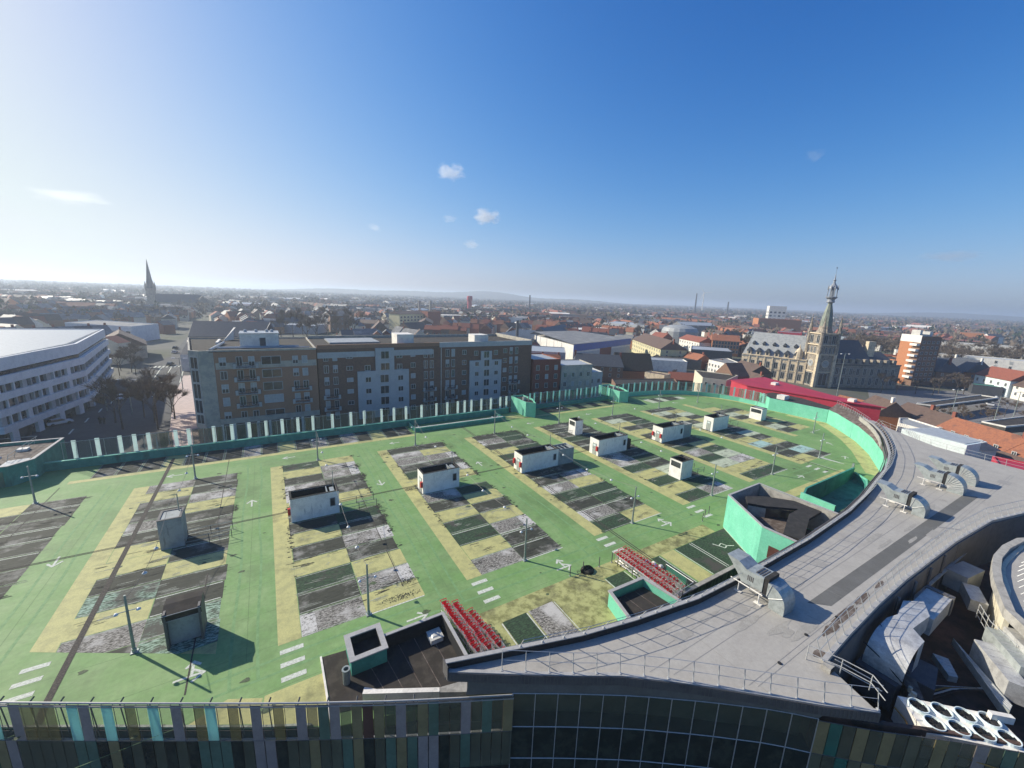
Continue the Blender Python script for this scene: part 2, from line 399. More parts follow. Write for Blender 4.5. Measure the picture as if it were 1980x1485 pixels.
for i, x in enumerate(DX):
    k0 = 0; k1 = 14
    ya = Yr(0); yb = Yr(14)
    if i == 8: ya = 40.2; k0 = 4
    # yellow walking strip on the left of each block
    if i > 0: (clipped if i == 1 else MB.rect)(yel, x-6.65, x-5.03, ya, yb, .004)
    for side in (0, 1):
        for k in range(k0, k1):
            c = LAY[i][side][k]
            if c == 'g': continue
            xa, xb = (x-5.0, x-.02) if side == 0 else (x+.02, x+5.0)
            ja = rp.uniform(-.04, .04); jb = rp.uniform(-.12, .12) if side else 0
            ya_, yb_ = Yr(k)+.03, Yr(k+1)-.03
            if c == 'W' and side == 1 and i >= 2: paint['V'].rect(xb-1.35+jb, xb+jb, ya_+.02, yb_-.02, .0055)
            if c == 'W' and side == 0 and i in (2,4): paint['V'].rect(xa+ja, xa+1.15+ja, ya_+.02, yb_-.02, .0055)
            if i < 2: clipped(paint[c], xa+ja, xb+jb, ya_, yb_, .004)      # the blocks are cut by the slanting front lane
            else: paint[c].rect(xa+ja, xb+jb, ya_, yb_, .004)
    for side in (0, 1):
        for k in range(k0, k1+1):
            a = LAY[i][side][k-1] if k > k0 else 'Y'; c = LAY[i][side][k] if k < k1 else 'Y'
            xa, xb = (x-4.95, x-.1) if side == 0 else (x+.1, x+4.9)
            y = Yr(k)
            if i < 2 and y < 39.7-.56*(xa+16.5): continue
            if a in 'DGWMQ' and c in 'DGWMQ':
                for dy in (-.17, .17): (lines if rp.random() < .35 else old).rect(xa, xb, y+dy-.05, y+dy+.05, .009)
            elif (a in 'DGWMQ') != (c in 'DGWMQ'):
                dy = -.17 if a in 'DGWMQ' else .17
                old.rect(xa, xb, y+dy-.05, y+dy+.05, .009)
    if i >= 2: lines.rect(x+.1, x+(5.0 if i != 7 else 5), ya-.10, ya+.02, .0095)
# strip of bays along the far wall
x = -24.0; seq = 'DDDYDDDWDYDWDWDYDDWDYDGDY'
for k in range(19):
    c = seq[k]; xa = -22.6+k*2.55
    if xa > 22: break
    paint[c].rect(xa, xa+2.5, 74.9, 80.2, .004)
    for dx in (.1, 2.4): old.rect(xa+dx-.045, xa+dx+.045, 75.0, 80.1, .009)
yel.rect(-24.6, 23.4, 73.9, 74.87, .004)
yel.rect(48.5, 78, 75.2, 76.0, .004); yel.rect(66, 92, 75.0, 75.15, .0045)
for k in range(9):
    xa = 57+k*2.55; c = 'DDDYDYDYD'[k]; paint[c].rect(xa, xa+2.45, 76.6, 80.6, .004)
for k, c in enumerate('PDPDDPPDP'):
    xa = 90.5+k*2.4
    if k < 6: paint[c].rect(xa, xa+2.35, 73.2, 77.2-max(0, k-3)*.6, .004)
yel.sheet([(46,76),(50,76),(48.6,79.6),(46,79.6)], .0045)
# yellow strip and bays along the near edge
moss = MB()
moss.rect(12.7, 45.4, 25.35, 27.1, .004); yel.rect(53, 84.5, 25.5, 27.0, .004)
moss.sheet([(12.7,25.35),(12.7,20.4),(27.1,20.4),(27.1,25.35)], .0042)
yel.sheet([(-2.2,25.2),(1.7,23.2),(1.7,27.4),(-1.9,27.4)], .004); yel.sheet([(-6,27.5),(-2.3,25.5),(-2.0,27.3),(-4,28.3)], .0045)
paint['G'].rect(15.4, 17.8, 20.7, 25.3, .008); paint['W'].rect(18.0, 20.6, 20.7, 25.3, .008)
paint['G'].rect(27.2, 29.6, 22.1, 25.3, .008); paint['G'].rect(33.9, 35.1, 20.5, 25.3, .008); yel.rect(35.3, 37.5, 20.5, 25.3, .008)
paint['G'].sheet([(37.8,20.5),(44.0,20.5),(47.0,25.3),(37.8,25.3)], .008)
for xx in (15.3, 17.8, 27.1, 29.7, 35.0, 37.7): lines.rect(xx-.05, xx+.05, 20.6, 25.2, .0125)
for xx in (40.15, 40.5): lines.rect(xx-.05, xx+.05, 20.6, 25.2, .0125)
lines.rect(20.7, 20.78, 21, 25.2, .0125); lines.strip([(44.1,20.4),(47.2,25.4)], .14, .0125)
# yellow edge round the far curve
inner = [Vector(p) for p in [(86.4,21.8)]+CURVE[1:]+[(116.6,50)]+ARC]
cen = Vector((90, 55))
for (p, q) in zip(inner, inner[1:]):
    w = 2.6 if p.y < 45 else 1.2
    a = p+(cen-p).normalized()*w; b_ = q+(cen-q).normalized()*w
    yel.sheet([p+(cen-p).normalized()*.02, q+(cen-q).normalized()*.02, b_, a], .0047)
for k, key in (('D','dark_bay_paint'),('G','mossy_bay_paint'),('W','worn_bay_paint'),('Y','yellow_paint'),('M','mint_bay_paint'),('Q','mottled_mint_paint'),('V','pale_worn_paint'),('P','pale_bay_paint')):
    paint[k].build(key, {'D':'bay_dark','G':'bay_moss','W':'bay_worn','Y':'deck_yellow','M':'bay_mint','Q':'bay_mint_moss','V':'bay_white','P':'bay_pale'}[k], deck)
moss.build('mossy_yellow_paint', 'deck_yellow_moss', deck)
# pedestrian dashes and arrows
def dashes(x0, y0, w=1.6, n=3):
    for k in range(n): lines.rect(x0, x0+w, y0-k*1.28-.42, y0-k*1.28, .0095)
for x in (-.9, 15.1, 31.0, 47.3): dashes(x, 30.9)
dashes(79.7, 30.6); 
dashes(-16.55, 37.65, 1.5)
def arrow(x, y, ang, L=1.9, bend=False):
    c, s_ = math.cos(ang), math.sin(ang)
    def T(a, b): return (x+a*c-b*s_, y+a*s_+b*c)
    w = .09
    lines.sheet([T(-L/2,-w),T(L/2-.2,-w),T(L/2-.2,w),T(-L/2,w)], .0095)
    for sgn in (1,-1):
        lines.sheet([T(L/2,0),T(L/2-.75,.62*sgn),T(L/2-.9,.48*sgn),T(L/2-.25,0)][::1 if sgn > 0 else -1], .0098)
    if bend: lines.sheet([T(0,w),T(.18,w),T(.18,1.0),T(0,1.0)], .0095); lines.sheet([T(.09,1.45),T(-.4,.95),T(-.3,.8),T(.09,1.1),T(.5,.8),T(.6,.95)], .0098)
arrow(-19.3, 52.6, -R(90)); arrow(-3.2, 57.5, R(90)); arrow(12.6, 56.3, -R(90)); arrow(28.6, 56.3, R(90)); arrow(-12.9, 71.3, R(180), bend=False)
arrow(1.6, 71.9, R(180)); arrow(18.7, 71.6, R(180)); arrow(48.6, 71.5, R(180)); arrow(66, 72, R(180)); arrow(97, 71, R(150))
arrow(9.3, 29.2, 0); arrow(-6.4, 31.5, 0, bend=True); arrow(24.6, 28.6, 0, bend=True); arrow(41.3, 29.3, 0, bend=True); arrow(59, 29.3, 0); arrow(92, 29.3, R(20)); arrow(98.6, 34.4, R(60))
arrow(74, 28.8, 0, L=1.6)
# wheelchair-like outline mark on the mossy bay
for a, b_ in [((42.9,23.3),(43.6,23.5)),((43.6,23.5),(43.8,22.9)),((43.8,22.9),(43.2,22.7)),((43.2,22.7),(42.9,23.3)),((43.8,22.9),(44.6,22.5)),((42.6,23.9),(42.9,23.3))]: lines.strip([a, b_], .12, .0125)
lines.sheet([(87.0,31.4),(88,31.4),(88,22.9+5),(87.8,22.9+5)], .0125)
lines.strip([(87,31.3),(96.5,28.6)][:0]+[(82.9,31.2),(83.1,27.2)], .12, .0125)
lines.build('white_line', 'line_white', deck); old.build('worn_line', 'line_old', deck)
# drainage channels
q = MB()
q.strip([(-14.05,78.9),(-14.05,33.2),(-13.9,31.8)], .42, .014)
for dx in (-.16, .16): q.strip([(33.85+dx,75.5),(33.85+dx,20.6)], .13, .014)
q.strip([(82.6,58),(82.6,26.2)], .2, .014); q.strip([(-6.6,78.7),(-6.5,52)], .07, .0135); q.strip([(-6.5,44),(-6.5,30)], .10, .0135)
q.strip([(86.6,79),(82.9,60)], .16, .014); q.strip([(9.4,66),(9.3,33.5)], .07, .0135); q.strip([(-25,73),(-25,58)], .09, .0135)
for dy in (-.11, .11): q.strip([(-45,53+dy),(120,53+dy)][:0]+[(-40,53.0+dy),(114.5,53.4+dy)], .09, .018)
q.build('drain_channel', 'gutter', deck)
jt = MB()
for k in range(13): yj = 27.6+k*4.1; jt.strip([(-16,yj),(98,yj+.02)], .03, .0025)
for i, x in enumerate(DX[1:]): jt.strip([(x-8.7,31),(x-8.7,72)], .03, .0027)
jt.build('slab_joint', 'joint', deck)
tt_ = MB()
for i, x in enumerate(DX[1:]):
    for dx in (-9.6,-7.9):
        pts = [(x+dx+.12*math.sin(y*.3+i), y) for y in range(29, 73, 3)]; tt_.strip(pts, .22, .003)
for yy in (71.2, 72.6, 29.0, 30.3):
    tt_.strip([(xx, yy+.15*math.sin(xx*.2)) for xx in range(-6, 96, 4)], .22, .0033)
tt_.build('tyre_track', 'deck_track', deck)
st = MB(); rz_ = random.Random(31)
for _ in range(150):
    cx, cy = rz_.uniform(-16, 95), rz_.uniform(26, 74); r0_ = rz_.uniform(.05,.3); n_ = 9
    st.sheet([(cx+r0_*rz_.uniform(.5,1.2)*math.cos(6.283*k/n_)*1.5, cy+r0_*rz_.uniform(.5,1.2)*math.sin(6.283*k/n_)) for k in range(n_)], .0108+rz_.random()*.0008)
st.build('oil_stain', 'deck_stain', deck)
sc = MB(); dk = MB()
for i, x in enumerate(DX):
    for _ in range(150):
        cx = x+rz_.uniform(-5.1, 5.1); cy = rz_.uniform(Yr(.2) if i > 1 else Yr(3.4), Yr(13.9)) if i < 8 else rz_.uniform(42, Yr(13.9)); L_ = rz_.uniform(.2, 1.5); w_ = rz_.uniform(.015, .07)
        mb_ = sc if rz_.random() < .45 else dk
        for q_ in range(rz_.randint(2, 6)):
            ox, oy = rz_.uniform(-.4,.4), rz_.uniform(-.25,.25); a_ = rz_.uniform(-.12,.12)
            mb_.sheet([(cx+ox-L_/2,cy+oy-w_/2-a_*L_/2),(cx+ox+L_/2,cy+oy-w_/3+a_*L_/2),(cx+ox+L_/2.4,cy+oy+w_/2+a_*L_/2),(cx+ox-L_/2.2,cy+oy+w_/2.5-a_*L_/2)], .0112+rz_.random()*.001)
sc.build('scuff', 'line_old', deck); dk.build('moss_streak', 'black_moss', deck)
# moss clumps growing over the corners
mm = MB(); rq = random.Random(5)
for (x, y, rx, ry) in [(9.9,34.1,1.0,.5),(8.8,32.3,1.7,.45),(26,27,.9,.6),(15.6,67,1.2,.9),(27.2,65.5,1.0,1.4),(44,66,.8,1.6),(10.9,60,.5,.8),(10.8,47,.4,.5),(43,58,.6,1),(-4.9,57,.35,.8),(41,62,.7,1),(15.9,52.4,.8,.5)]:
    for _ in range(230):
        a = rq.uniform(0, 6.28); rr_ = rq.random()**.8
        cx, cy = x+rx*rr_*math.cos(a)*1.1, y+ry*rr_*math.sin(a)*1.1; s_ = rq.uniform(.015, .06)
        mm.sheet([(cx-s_,cy-s_*.6),(cx+s_,cy-s_*.5),(cx+s_*.7,cy+s_*.6),(cx-s_*.6,cy+s_*.5)], .021+rq.random()*.001)
for i, x in enumerate(DX[2:7]):
    for _ in range(900):
        k = rq.random(); side = rq.choice([0,0,0,1,2])
        if side == 0: cx = x+5.0+rq.gauss(.05,.22); cy = Yr(2.5+11.5*rq.random()**.7)
        elif side == 1: cx = x-5.0+rq.gauss(0,.18); cy = Yr(3+11*rq.random())
        else: cx = x-4+9*rq.random(); cy = Yr(14)+rq.gauss(-.1,.28)
        if math.sin(cy*1.3+i*2+side)+math.sin(cy*.45+i) < -.1: continue
        s_ = rq.uniform(.03,.13); mm.sheet([(cx-s_*1.6,cy-s_*.5),(cx+s_*1.2,cy-s_*.6),(cx+s_*1.5,cy+s_*.3),(cx-s_,cy+s_*.7)], .0205+rq.random()*.0012)
tag(mm.build('moss', 'black_moss'), 'dark moss creeping over the corners of the painted parking bays', 'moss', kind='stuff')
# kerb at the front edge
k = MB()
fe = [(-62,58.2),(-14.4,31.8),(-10.4,29.6),(-6.3,27.3),(-2.15,25.0),(.6,23.6),(1.7,23.1)]
k.wall([(a, b+.12) for a, b in fe[:-1]], .14, -.2, .10); structure(k.build('kerb', 'line_old'))
k = MB(); k.wall([(a, b-.02) for a, b in fe], .1, -.9, -.03); structure(k.build('slab_edge', 'bitumen'))

# ------------------------------------------------------------------ walls round the deck
w = MB(); w.wall([(-62,80.5),(-28.7,80.5)], .3, -.9, 1.25); w.wall([(-28.6,80.3),(48.2,80.3)], .3, -.9, 1.25)
t = thing('parapet_wall', 'dark teal parapet wall along the far left edge of the deck, under the glass screen', 'wall', (10,80.3,0))
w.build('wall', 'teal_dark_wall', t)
c = MB(); c.box(-28.6, 48.2, 80.22, 80.68, 1.251, 1.33); c.build('coping', 'teal_wall', t)
t = thing('parapet_wall', 'teal parapet wall between the two green stair blocks of the deck', 'wall', (67,81.2,0))
MB().wall([(53.5,81.2),(81.6,81.5)], .3, -.9, 1.0).build('wall', 'teal_dark_wall', t)
t = thing('parapet_wall', 'curved teal parapet wall round the far right end of the deck', 'wall', (110,75,0))
MB().wall([(p[0], p[1]) for p in ARC], -.3, -.9, 1.15).build('wall', 'teal_wall', t)
MB().wall([(86,81.6),(90,81.7)], .3, -.9, 1.0).build('wall', 'teal_wall', t)
# sunken trough against the far wall
t = thing('stair_trough', 'long low teal walled trough standing against the far parapet, pole in front', 'trough', (34,77,0))
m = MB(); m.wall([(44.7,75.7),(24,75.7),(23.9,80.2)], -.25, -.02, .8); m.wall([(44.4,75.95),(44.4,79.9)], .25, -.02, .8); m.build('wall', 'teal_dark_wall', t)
MB().box(24.2, 44.3, 76.0, 76.25, .801, .86).build('coping', 'offwhite', t)
# green stair blocks
def wedge(label, pts, h, x, y):
    t = thing('stair_block', label, 'stair block', (x, y, 0))
    MB().wall(pts, -.2, -.5, h, closed=True).build('wall', 'teal_wall', t)
    cx = sum(p[0] for p in pts)/len(pts); cy = sum(p[1] for p in pts)/len(pts)
    ins = [(cx+(p[0]-cx)*.9, cy+(p[1]-cy)*.9) for p in pts]
    MB().prism(ins, h-.5, h-.35).build('roof', 'bitumen_dark', t)
    MB().box(cx-.6, cx+.2, cy, cy+.5, h-.35, h+.45).build('roof_unit', 'galv', t); MB().tube((cx+.3,cy-.8,h-.4),(cx+.3,cy-.8,h+.7),.15,8).build('roof_vent', 'galv', t)
    return t
t = wedge('green stair block on the far wall, left one with a dark door side', [(50.4,83.0),(50.4,76.3),(52.1,74.7),(53.8,78.6),(53.8,83.0)][::-1], 3.45, 52, 78)
m = MB(); m.quad((52.3,75.0,.03),(53.0,76.75,.03),(53.0,76.75,2.3),(52.3,75.0,2.3)); m.build('door', 'teal_dark_wall', t)
t = wedge('green stair block on the far wall, right one beside the curved end', [(82.2,86.3),(81.8,77.6),(84.2,76.6),(86.2,81.1),(86.2,86.3)][::-1], 3.1, 84, 80)
m = MB(); m.quad((84.45,76.95,.03),(85.3,78.85,.03),(85.3,78.85,2.2),(84.45,76.95,2.2)); m.build('door', 'teal_dark_wall', t)
# teal cabin at the far left corner of the deck
t = thing('corner_cabin', 'teal flat roofed cabin in the far left corner of the deck with white rooflights', 'cabin', (-33,80,0))
cab = [(-62,76.3),(-28.7,76.3),(-28.5,87),(-62,89)]
MB().wall([(-40,76.2),(-30.4,76.1),(-28.6,78.2),(-28.4,87.4),(-52,88.6)], .3, -.6, 2.75).build('wall', 'teal_dark_wall', t)
MB().wall([(-40,76.15),(-30.38,76.05),(-28.55,78.15),(-28.35,87.45),(-52,88.65)], .42, 2.751, 2.85).build('coping', 'coping', t)
MB().prism([(-60,76.6),(-30.6,76.6),(-29.0,78.4),(-28.8,87),(-60,89)], 2.2, 2.4).build('roof', 'roof_stain', t)
for (a, b_, c_, d_) in [(-36,-34.4,84,84.9),(-33.6,-32.2,78.2,79.1),(-32.2,-31.1,83.6,84.6)]:
    MB().box(a, b_, c_, d_, 2.4, 2.75).build('rooflight', 'offwhite', t)
MB().lathe([(1.1,2.4),(1.0,2.6),(.6,2.72),(.02,2.76)], 16, (-34,81.5)).build('dome_rooflight', 'offwhite', t)
m = MB()
for k in range(5): m.box(-31.6+k*.45, -31.2+k*.45, 77.5, 79.6, 2.4+.02*k, 2.5+.02*k)
m.build('skylight_panel', 'zinc', t)
m = MB(); m.box(-31.9, -30.9, 76.02, 76.09, .1, 2.1); m.build('door', 'teal_panel', t)
m = MB(); m.box(-33.9, -32.9, 76.06, 76.14, .4, 1.7); m.build('shutter', 'teal_panel', t)
t = thing('handrail', 'galvanised handrail on the roof of the far left corner cabin', 'handrail', (-32,84,2.4))
for k in range(5): MB().tube((-31.5, 79+k*2.0, 2.4), (-31.2, 79+k*2.0, 3.5), .03, 5).build('post', 'galv', t)
m = MB(); m.tube((-31.2,78.8,3.5),(-31.2,87.4,3.5),.03,5); m.tube((-31.3,78.8,3.0),(-31.3,87.4,3.0),.025,5); m.tube((-31.2,87.4,3.5),(-45,88.3,3.5),.03,5); m.build('rail', 'galv', t)

# glass screens of upright panels
def screen(label, pts, z0, z1, n, seed, whites, loc, cols):
    t = thing('glass_screen', label, 'glass screen', loc)
    L = []; tot = 0
    for a, b_ in zip(pts, pts[1:]):
        l = (Vector(b_)-Vector(a)).length; L.append((tot, l, Vector(a), Vector(b_))); tot += l
    def at(s):
        for s0, l, a, b_ in L:
            if s <= s0+l+1e-6: return a+(b_-a)*((s-s0)/l), math.atan2((b_-a).y, (b_-a).x)
        return L[-1][3], math.atan2((L[-1][3]-L[-1][2]).y, (L[-1][3]-L[-1][2]).x)
    rs = random.Random(seed); w = tot/n; proto = {}; nxt = 1
    for i in range(n):
        p, ang = at((i+.5)*w)
        if i >= nxt: mname = whites[0]; nxt = i+rs.choice((2, 3, 3, 3, 4))
        else: mname = rs.choice(cols)
        if mname not in proto:
            pw = w*.62 if mname == whites[0] else w*.96
            m = MB().box(-pw/2, pw/2, -.02, .02, z0, z1+(.12 if mname == whites[0] else 0)); proto[mname] = m.build('panel', mname, t, local=True).data
            COL.objects[-1] if False else None
            o = [x for x in t.children if x.data == proto[mname]][0]
        else:
            o = bpy.data.objects.new('panel', proto[mname]); COL.objects.link(o); o.parent = t
        o.location = (p.x-loc[0], p.y-loc[1], -loc[2]); o.rotation_euler = (0, 0, ang)
    fr = MB(); k = 0
    m = MB()
    for s in range(int(tot/1.5)+1):
        p, ang = at(min(tot, s*1.5)); nx, ny = -math.sin(ang), math.cos(ang)
        m.tube((p.x-nx*.15, p.y-ny*.15, z0-.1), (p.x-nx*.15, p.y-ny*.15, z1), .03, 4)
        if s % 3 == 1: m.tube((p.x-nx*.7, p.y-ny*.7, z0-.1), (p.x-nx*.15, p.y-ny*.15, z1-.5), .025, 4)
    for z in (z0+.05, z1-.05):
        q_ = [(at(tot*i/40)[0].x, at(tot*i/40)[0].y, z) for i in range(41)]
        q_ = [(x+math.sin(at(tot*i/40)[1])*.1, y-math.cos(at(tot*i/40)[1])*.1, zz) for i, (x, y, zz) in enumerate(q_)]
        m.path(q_, .035, 4)
    m.build('frame', 'galv', t)
    return t
screen('long glass screen with white upright fins along the far left wall', [(-26.6,80.75),(49.8,80.75)], 1.3, 4.0, 92, 4, ('fin_white', .12), (10,80.7,1.3), ['clear_glass','clear_glass','grey_glass','clear_glass','mesh_glass','clear_glass','olive_glass'])
screen('glass screen with pale fins between the two green stair blocks', [(54,81.6),(81.8,81.9)], 1.05, 3.9, 42, 6, ('fin_cyan', .15), (68,81.7,1), ['clear_glass','green_glass','green_glass','mesh_glass','grey_glass'])
screen('curved glass screen round the far right end, in front of the red roof', [(86.5,82.0),(90,82.1),(96.1,81.6),(102.2,80.4),(107.8,78.1),(112.7,74.2),(115.8,69.6),(117.4,64.6),(117.6,60),(116.9,57)], 1.2, 3.8, 62, 8, ('fin_cyan', .14), (108,76,1), ['clear_glass','green_glass','mesh_glass','grey_glass','clear_glass'])

# right end building and curved wall
t = thing('end_building', 'mint green deck building at the far right end with a door and flat roof', 'building', (117,50,0))
MB().wall([(120.5,60.6),(115.6,55.4),(116.3,50),(116.7,42.3)], -.3, -.6, 3.25).build('wall', 'teal_wall', t)
MB().prism([(120.6,60.2),(116.0,55.3),(116.6,50),(116.95,42.3),(121,41),(126,52),(126,60)], 2.6, 2.95).build('roof', 'bitumen', t)
MB().box(116.15, 116.28, 50.3, 51.3, .02, 2.2).build('door', 'offwhite', t); MB().box(116.05, 116.14, 50.45, 51.15, .02, 2.05).build('door_opening', 'black', t)
m = MB(); m.box(116.5, 116.62, 43.0, 44.5, .3, 2.5); m.build('panel', 'concrete', t)
m = MB(); m.box(116.3, 116.5, 45.2, 48.6, 1.9, 2.05); m.build('cable_tray', 'offwhite', t)
m = MB(); m.box(118.2, 120.6, 53.2, 55.2, 2.95, 4.0); m.build('roof_unit', 'offwhite', t)
t = thing('curved_wall', 'tall curved mint green wall closing the right end of the deck', 'wall', (105,32,0))
cw = [(116.6,42.4),(114.2,39.6),(111.3,37.2),(105.9,32.6),(98.6,27.9),(91.6,24.4),(86.4,21.8),(80,20.2)]
MB().wall(cw, .3, -.6, 3.3).build('wall', 'teal_wall', t)
m = MB(); up = [(p[0], p[1], 3.3) for p in cw]
outc = [(121.6,42.6),(117.6,38.3),(113.4,34.6),(106.9,30.0),(99.3,26.4),(91.6,23.2),(86.0,21.3),(80,19.9)]
for i in range(len(cw)-1):
    m.quad((*cw[i],3.31),(*cw[i+1],3.31),(*outc[i+1],4.3 if i < 3 else 4.85),(*outc[i],4.3 if i < 3 else 4.85))
m.build('membrane_slope', 'roof_stain', t)

# ramp with its walls
t = thing('ramp_wall', 'green walled ramp opening sunk in the deck beside the grey roof', 'ramp', (75,23,0))
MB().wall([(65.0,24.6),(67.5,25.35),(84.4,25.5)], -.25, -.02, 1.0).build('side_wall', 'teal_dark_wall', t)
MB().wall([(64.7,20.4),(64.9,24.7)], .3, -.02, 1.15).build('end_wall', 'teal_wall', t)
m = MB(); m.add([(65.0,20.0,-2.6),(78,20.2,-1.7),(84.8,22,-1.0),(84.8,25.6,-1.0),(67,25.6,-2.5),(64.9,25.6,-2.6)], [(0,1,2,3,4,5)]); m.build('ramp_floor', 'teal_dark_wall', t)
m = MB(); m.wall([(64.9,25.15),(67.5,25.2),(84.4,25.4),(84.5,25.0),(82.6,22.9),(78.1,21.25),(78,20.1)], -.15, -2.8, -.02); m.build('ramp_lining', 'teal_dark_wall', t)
m = MB(); m.wall([(78.0,21.2),(82.6,22.8),(84.6,25.1)], .2, .03, .28); m.build('kerb', 'teal_wall', t)
m = MB(); m.box(84.3, 84.6, 25.4, 25.7, 0, 1.6); m.build('bollard', 'pole_paint', t)

# ------------------------------------------------------------------ white plant boxes on the deck
def edicule(label, x0, x1, y0, y1, h, wallm='box_white', door=True, red=True, annex=0.0, grille=False, closed=False, win=True, mast=True, slots=False):
    t = thing('plant_box', label, 'plant box', ((x0+x1)/2, (y0+y1)/2, 0), group='boxes standing in a row on the deck')
    xs = x1-annex
    m = MB(); w_ = .16
    m.box(x0, xs, y0, y0+w_, 0, h); m.box(x0, xs, y1-w_, y1, 0, h); m.box(x0, x0+w_, y0+w_, y1-w_, 0, h); m.box(xs-w_, xs, y0+w_, y1-w_, 0, h)
    m.build('wall', wallm, t)
    c = MB(); e = .03
    for a in ((x0-e, xs+e, y0-e, y0+.2), (x0-e, xs+e, y1-.2, y1+e), (x0-e, x0+.2, y0+.2, y1-.2), (xs-.2, xs+e, y0+.2, y1-.2)): c.box(*a, h, h+.05)
    c.build('coping', 'bitumen_dark' if wallm == 'box_white' else 'fascia', t)
    if closed: MB().box(x0+w_, xs-w_, y0+w_, y1-w_, h-.12, h-.02).build('roof', 'box_grey', t)
    else:
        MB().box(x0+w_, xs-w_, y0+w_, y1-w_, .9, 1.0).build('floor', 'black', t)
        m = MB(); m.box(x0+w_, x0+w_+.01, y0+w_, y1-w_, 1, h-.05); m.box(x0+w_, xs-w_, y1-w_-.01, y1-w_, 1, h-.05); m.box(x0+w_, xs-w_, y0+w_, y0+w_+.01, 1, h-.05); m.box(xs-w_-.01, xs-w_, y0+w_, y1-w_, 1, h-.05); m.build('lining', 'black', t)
        if xs-x0 > 3:
            m = MB(); m.box(xs-1.3, xs-1.2, y0+w_, y1-w_, h-.6, h-.02); m.box(xs-.9, xs-.4, y0+.5, y1-.5, h-.8, h-.15); m.build('duct', 'galv', t)
    if door:
        MB().box(x0-.05, x0-.005, y0+.55, y0+1.5, .02, 2.15).build('door', 'galv', t)
        MB().box(x0-.07, x0-.051, y0+.7, y0+1.3, 1.65, 1.95).build('door_sign', 'white_panel', t)
    if red:
        MB().box(x0-.3, x0-.005, y0+.08, y0+.42, .95, 1.75).build('fire_cabinet', 'red_box', t)
        if red > 1: MB().box(x0-.3, x0-.005, y1-.4, y1-.1, .95, 1.75).build('fire_cabinet', 'red_box', t)
    if win:
        wx = xs-1.0
        MB().box(wx, wx+.5, y0-.04, y0-.005, 1.15, 2.15).build('window', 'window', t)
        m = MB(); m.box(wx-.06, wx+.56, y0-.06, y0-.041, 1.08, 1.15); m.box(wx-.06, wx+.56, y0-.06, y0-.041, 2.15, 2.22); m.box(wx-.06, wx, y0-.06, y0-.041, 1.15, 2.15); m.box(wx+.5, wx+.56, y0-.06, y0-.041, 1.15, 2.15); m.build('window_frame', 'shutter', t)
    if grille:
        MB().box(x0+.15, x1-.15, y0-.04, y0-.005, h-1.0, h-.2).build('louvre', 'window', t) if grille == 'front' else MB().box(x0-.04, x0-.005, y0+.25, y1-.25, h-1.15, h-.3).build('louvre', 'window', t)
    if annex:
        m = MB(); m.box(xs+.01, x1, y0+.05, y0+.15, 0, h-.25); m.box(xs+.01, x1, y1-.15, y1-.05, 0, h-.25); m.box(x1-.1, x1, y0+.15, y1-.15, 0, h-.25); m.build('annex_screen', 'box_grey', t)
        m = MB()
        for k in range(4): m.box(xs+.3+k*annex/4, xs+.38+k*annex/4, y0+.16, y1-.16, h-.5, h-.4)
        m.box(xs+.4, x1-.5, y0+.6, y1-.6, 0, h-.9); m.build('machinery', 'galv', t)
    if slots:
        m = MB(); m.box(xs+.0, xs+1.3, y0+.3, y1-.3, 0, 1.9); m.build('cooling_unit', 'bitumen', t)
    if mast:
        m = MB(); m.tube((xs-.4, y1-.5, h-.4), (xs-.4, y1-.5, h+1.9), .05, 6); m.build('mast', 'pole_paint', t)
    return t
edicule('grey closed box standing alone in the left block of bays', -11.0, -9.05, 50.3, 52.6, 3.3, 'box_grey', False, 0, closed=True, win=False)
edicule('white open topped box with wide front beside the second lane', .9, 6.2, 50.2, 52.5, 2.95, red=1)
edicule('white open topped box with red cabinet, third along the row', 16.9, 22.3, 50.2, 52.5, 2.95, red=1)
edicule('longest white box, its right third an open roofed annex', 32.9, 43.3, 50.1, 52.5, 2.95, red=2, annex=3.3)
edicule('white box with dark machinery at its right end', 49.0, 56.1, 50.2, 52.5, 3.0, red=1, annex=0, slots=True)
edicule('white box with grey door and grey screened annex, sixth along the row', 65.7, 74.9, 50.1, 52.5, 3.05, red=2, annex=2.6)
edicule('short white box with stained right side and grey door', 82.4, 88.1, 50.2, 52.5, 3.05, red=0, win=False)
edicule('smallest white box at the far right, with a dark grille on top', 102.1, 104.3, 50.3, 53.2, 2.85, door=False, red=0, grille='side', closed=True, win=False)
edicule('tall narrow white box with louvre, standing behind the long box', 52.6, 54.6, 61.0, 63.1, 3.0, door=False, red=0, grille='side', win=False, mast=False)
edicule('bright white cube box with dark louvre nearer the camera than the row', 54.1, 56.9, 37.0, 39.2, 3.0, door=False, red=0, grille='side', closed=False, win=False, mast=False)
# dark hooded box in the left foreground
t = thing('vent_tower', 'dark hooded vent box in the left foreground casting a six sided shadow', 'vent box', (-7,36,0))
m = MB(); x0, x1, y0, y1, h = -8.15, -5.9, 34.9, 36.9, 3.05
m.box(x0, x0+.15, y0, y1, 0, h); m.box(x1-.15, x1, y0, y1, 0, h); m.box(x0+.15, x1-.15, y1-.15, y1, 0, h); m.build('side_wall', 'fascia', t)
MB().box(x0+.15, x1-.15, y0+.5, y0+.6, 0, 2.4).build('concrete_panel', 'box_grey', t)
m = MB(); m.quad((x0-.05,y0+1.1,h+.1),(x1+.05,y0+1.1,h+.1),(x1+.05,y1,h+.0),(x0-.05,y1,h+.0)); m.quad((x0-.05,y0-.02,h-.1),(x1+.05,y0-.02,h-.1),(x1+.05,y0+1.1,h+.1),(x0-.05,y0+1.1,h+.1)); m.quad((x0-.05,y0+.12,h-.7),(x1+.05,y0+.12,h-.7),(x1+.05,y0-.02,h-.1),(x0-.05,y0-.02,h-.1)); m.build('hood', 'bitumen', t)
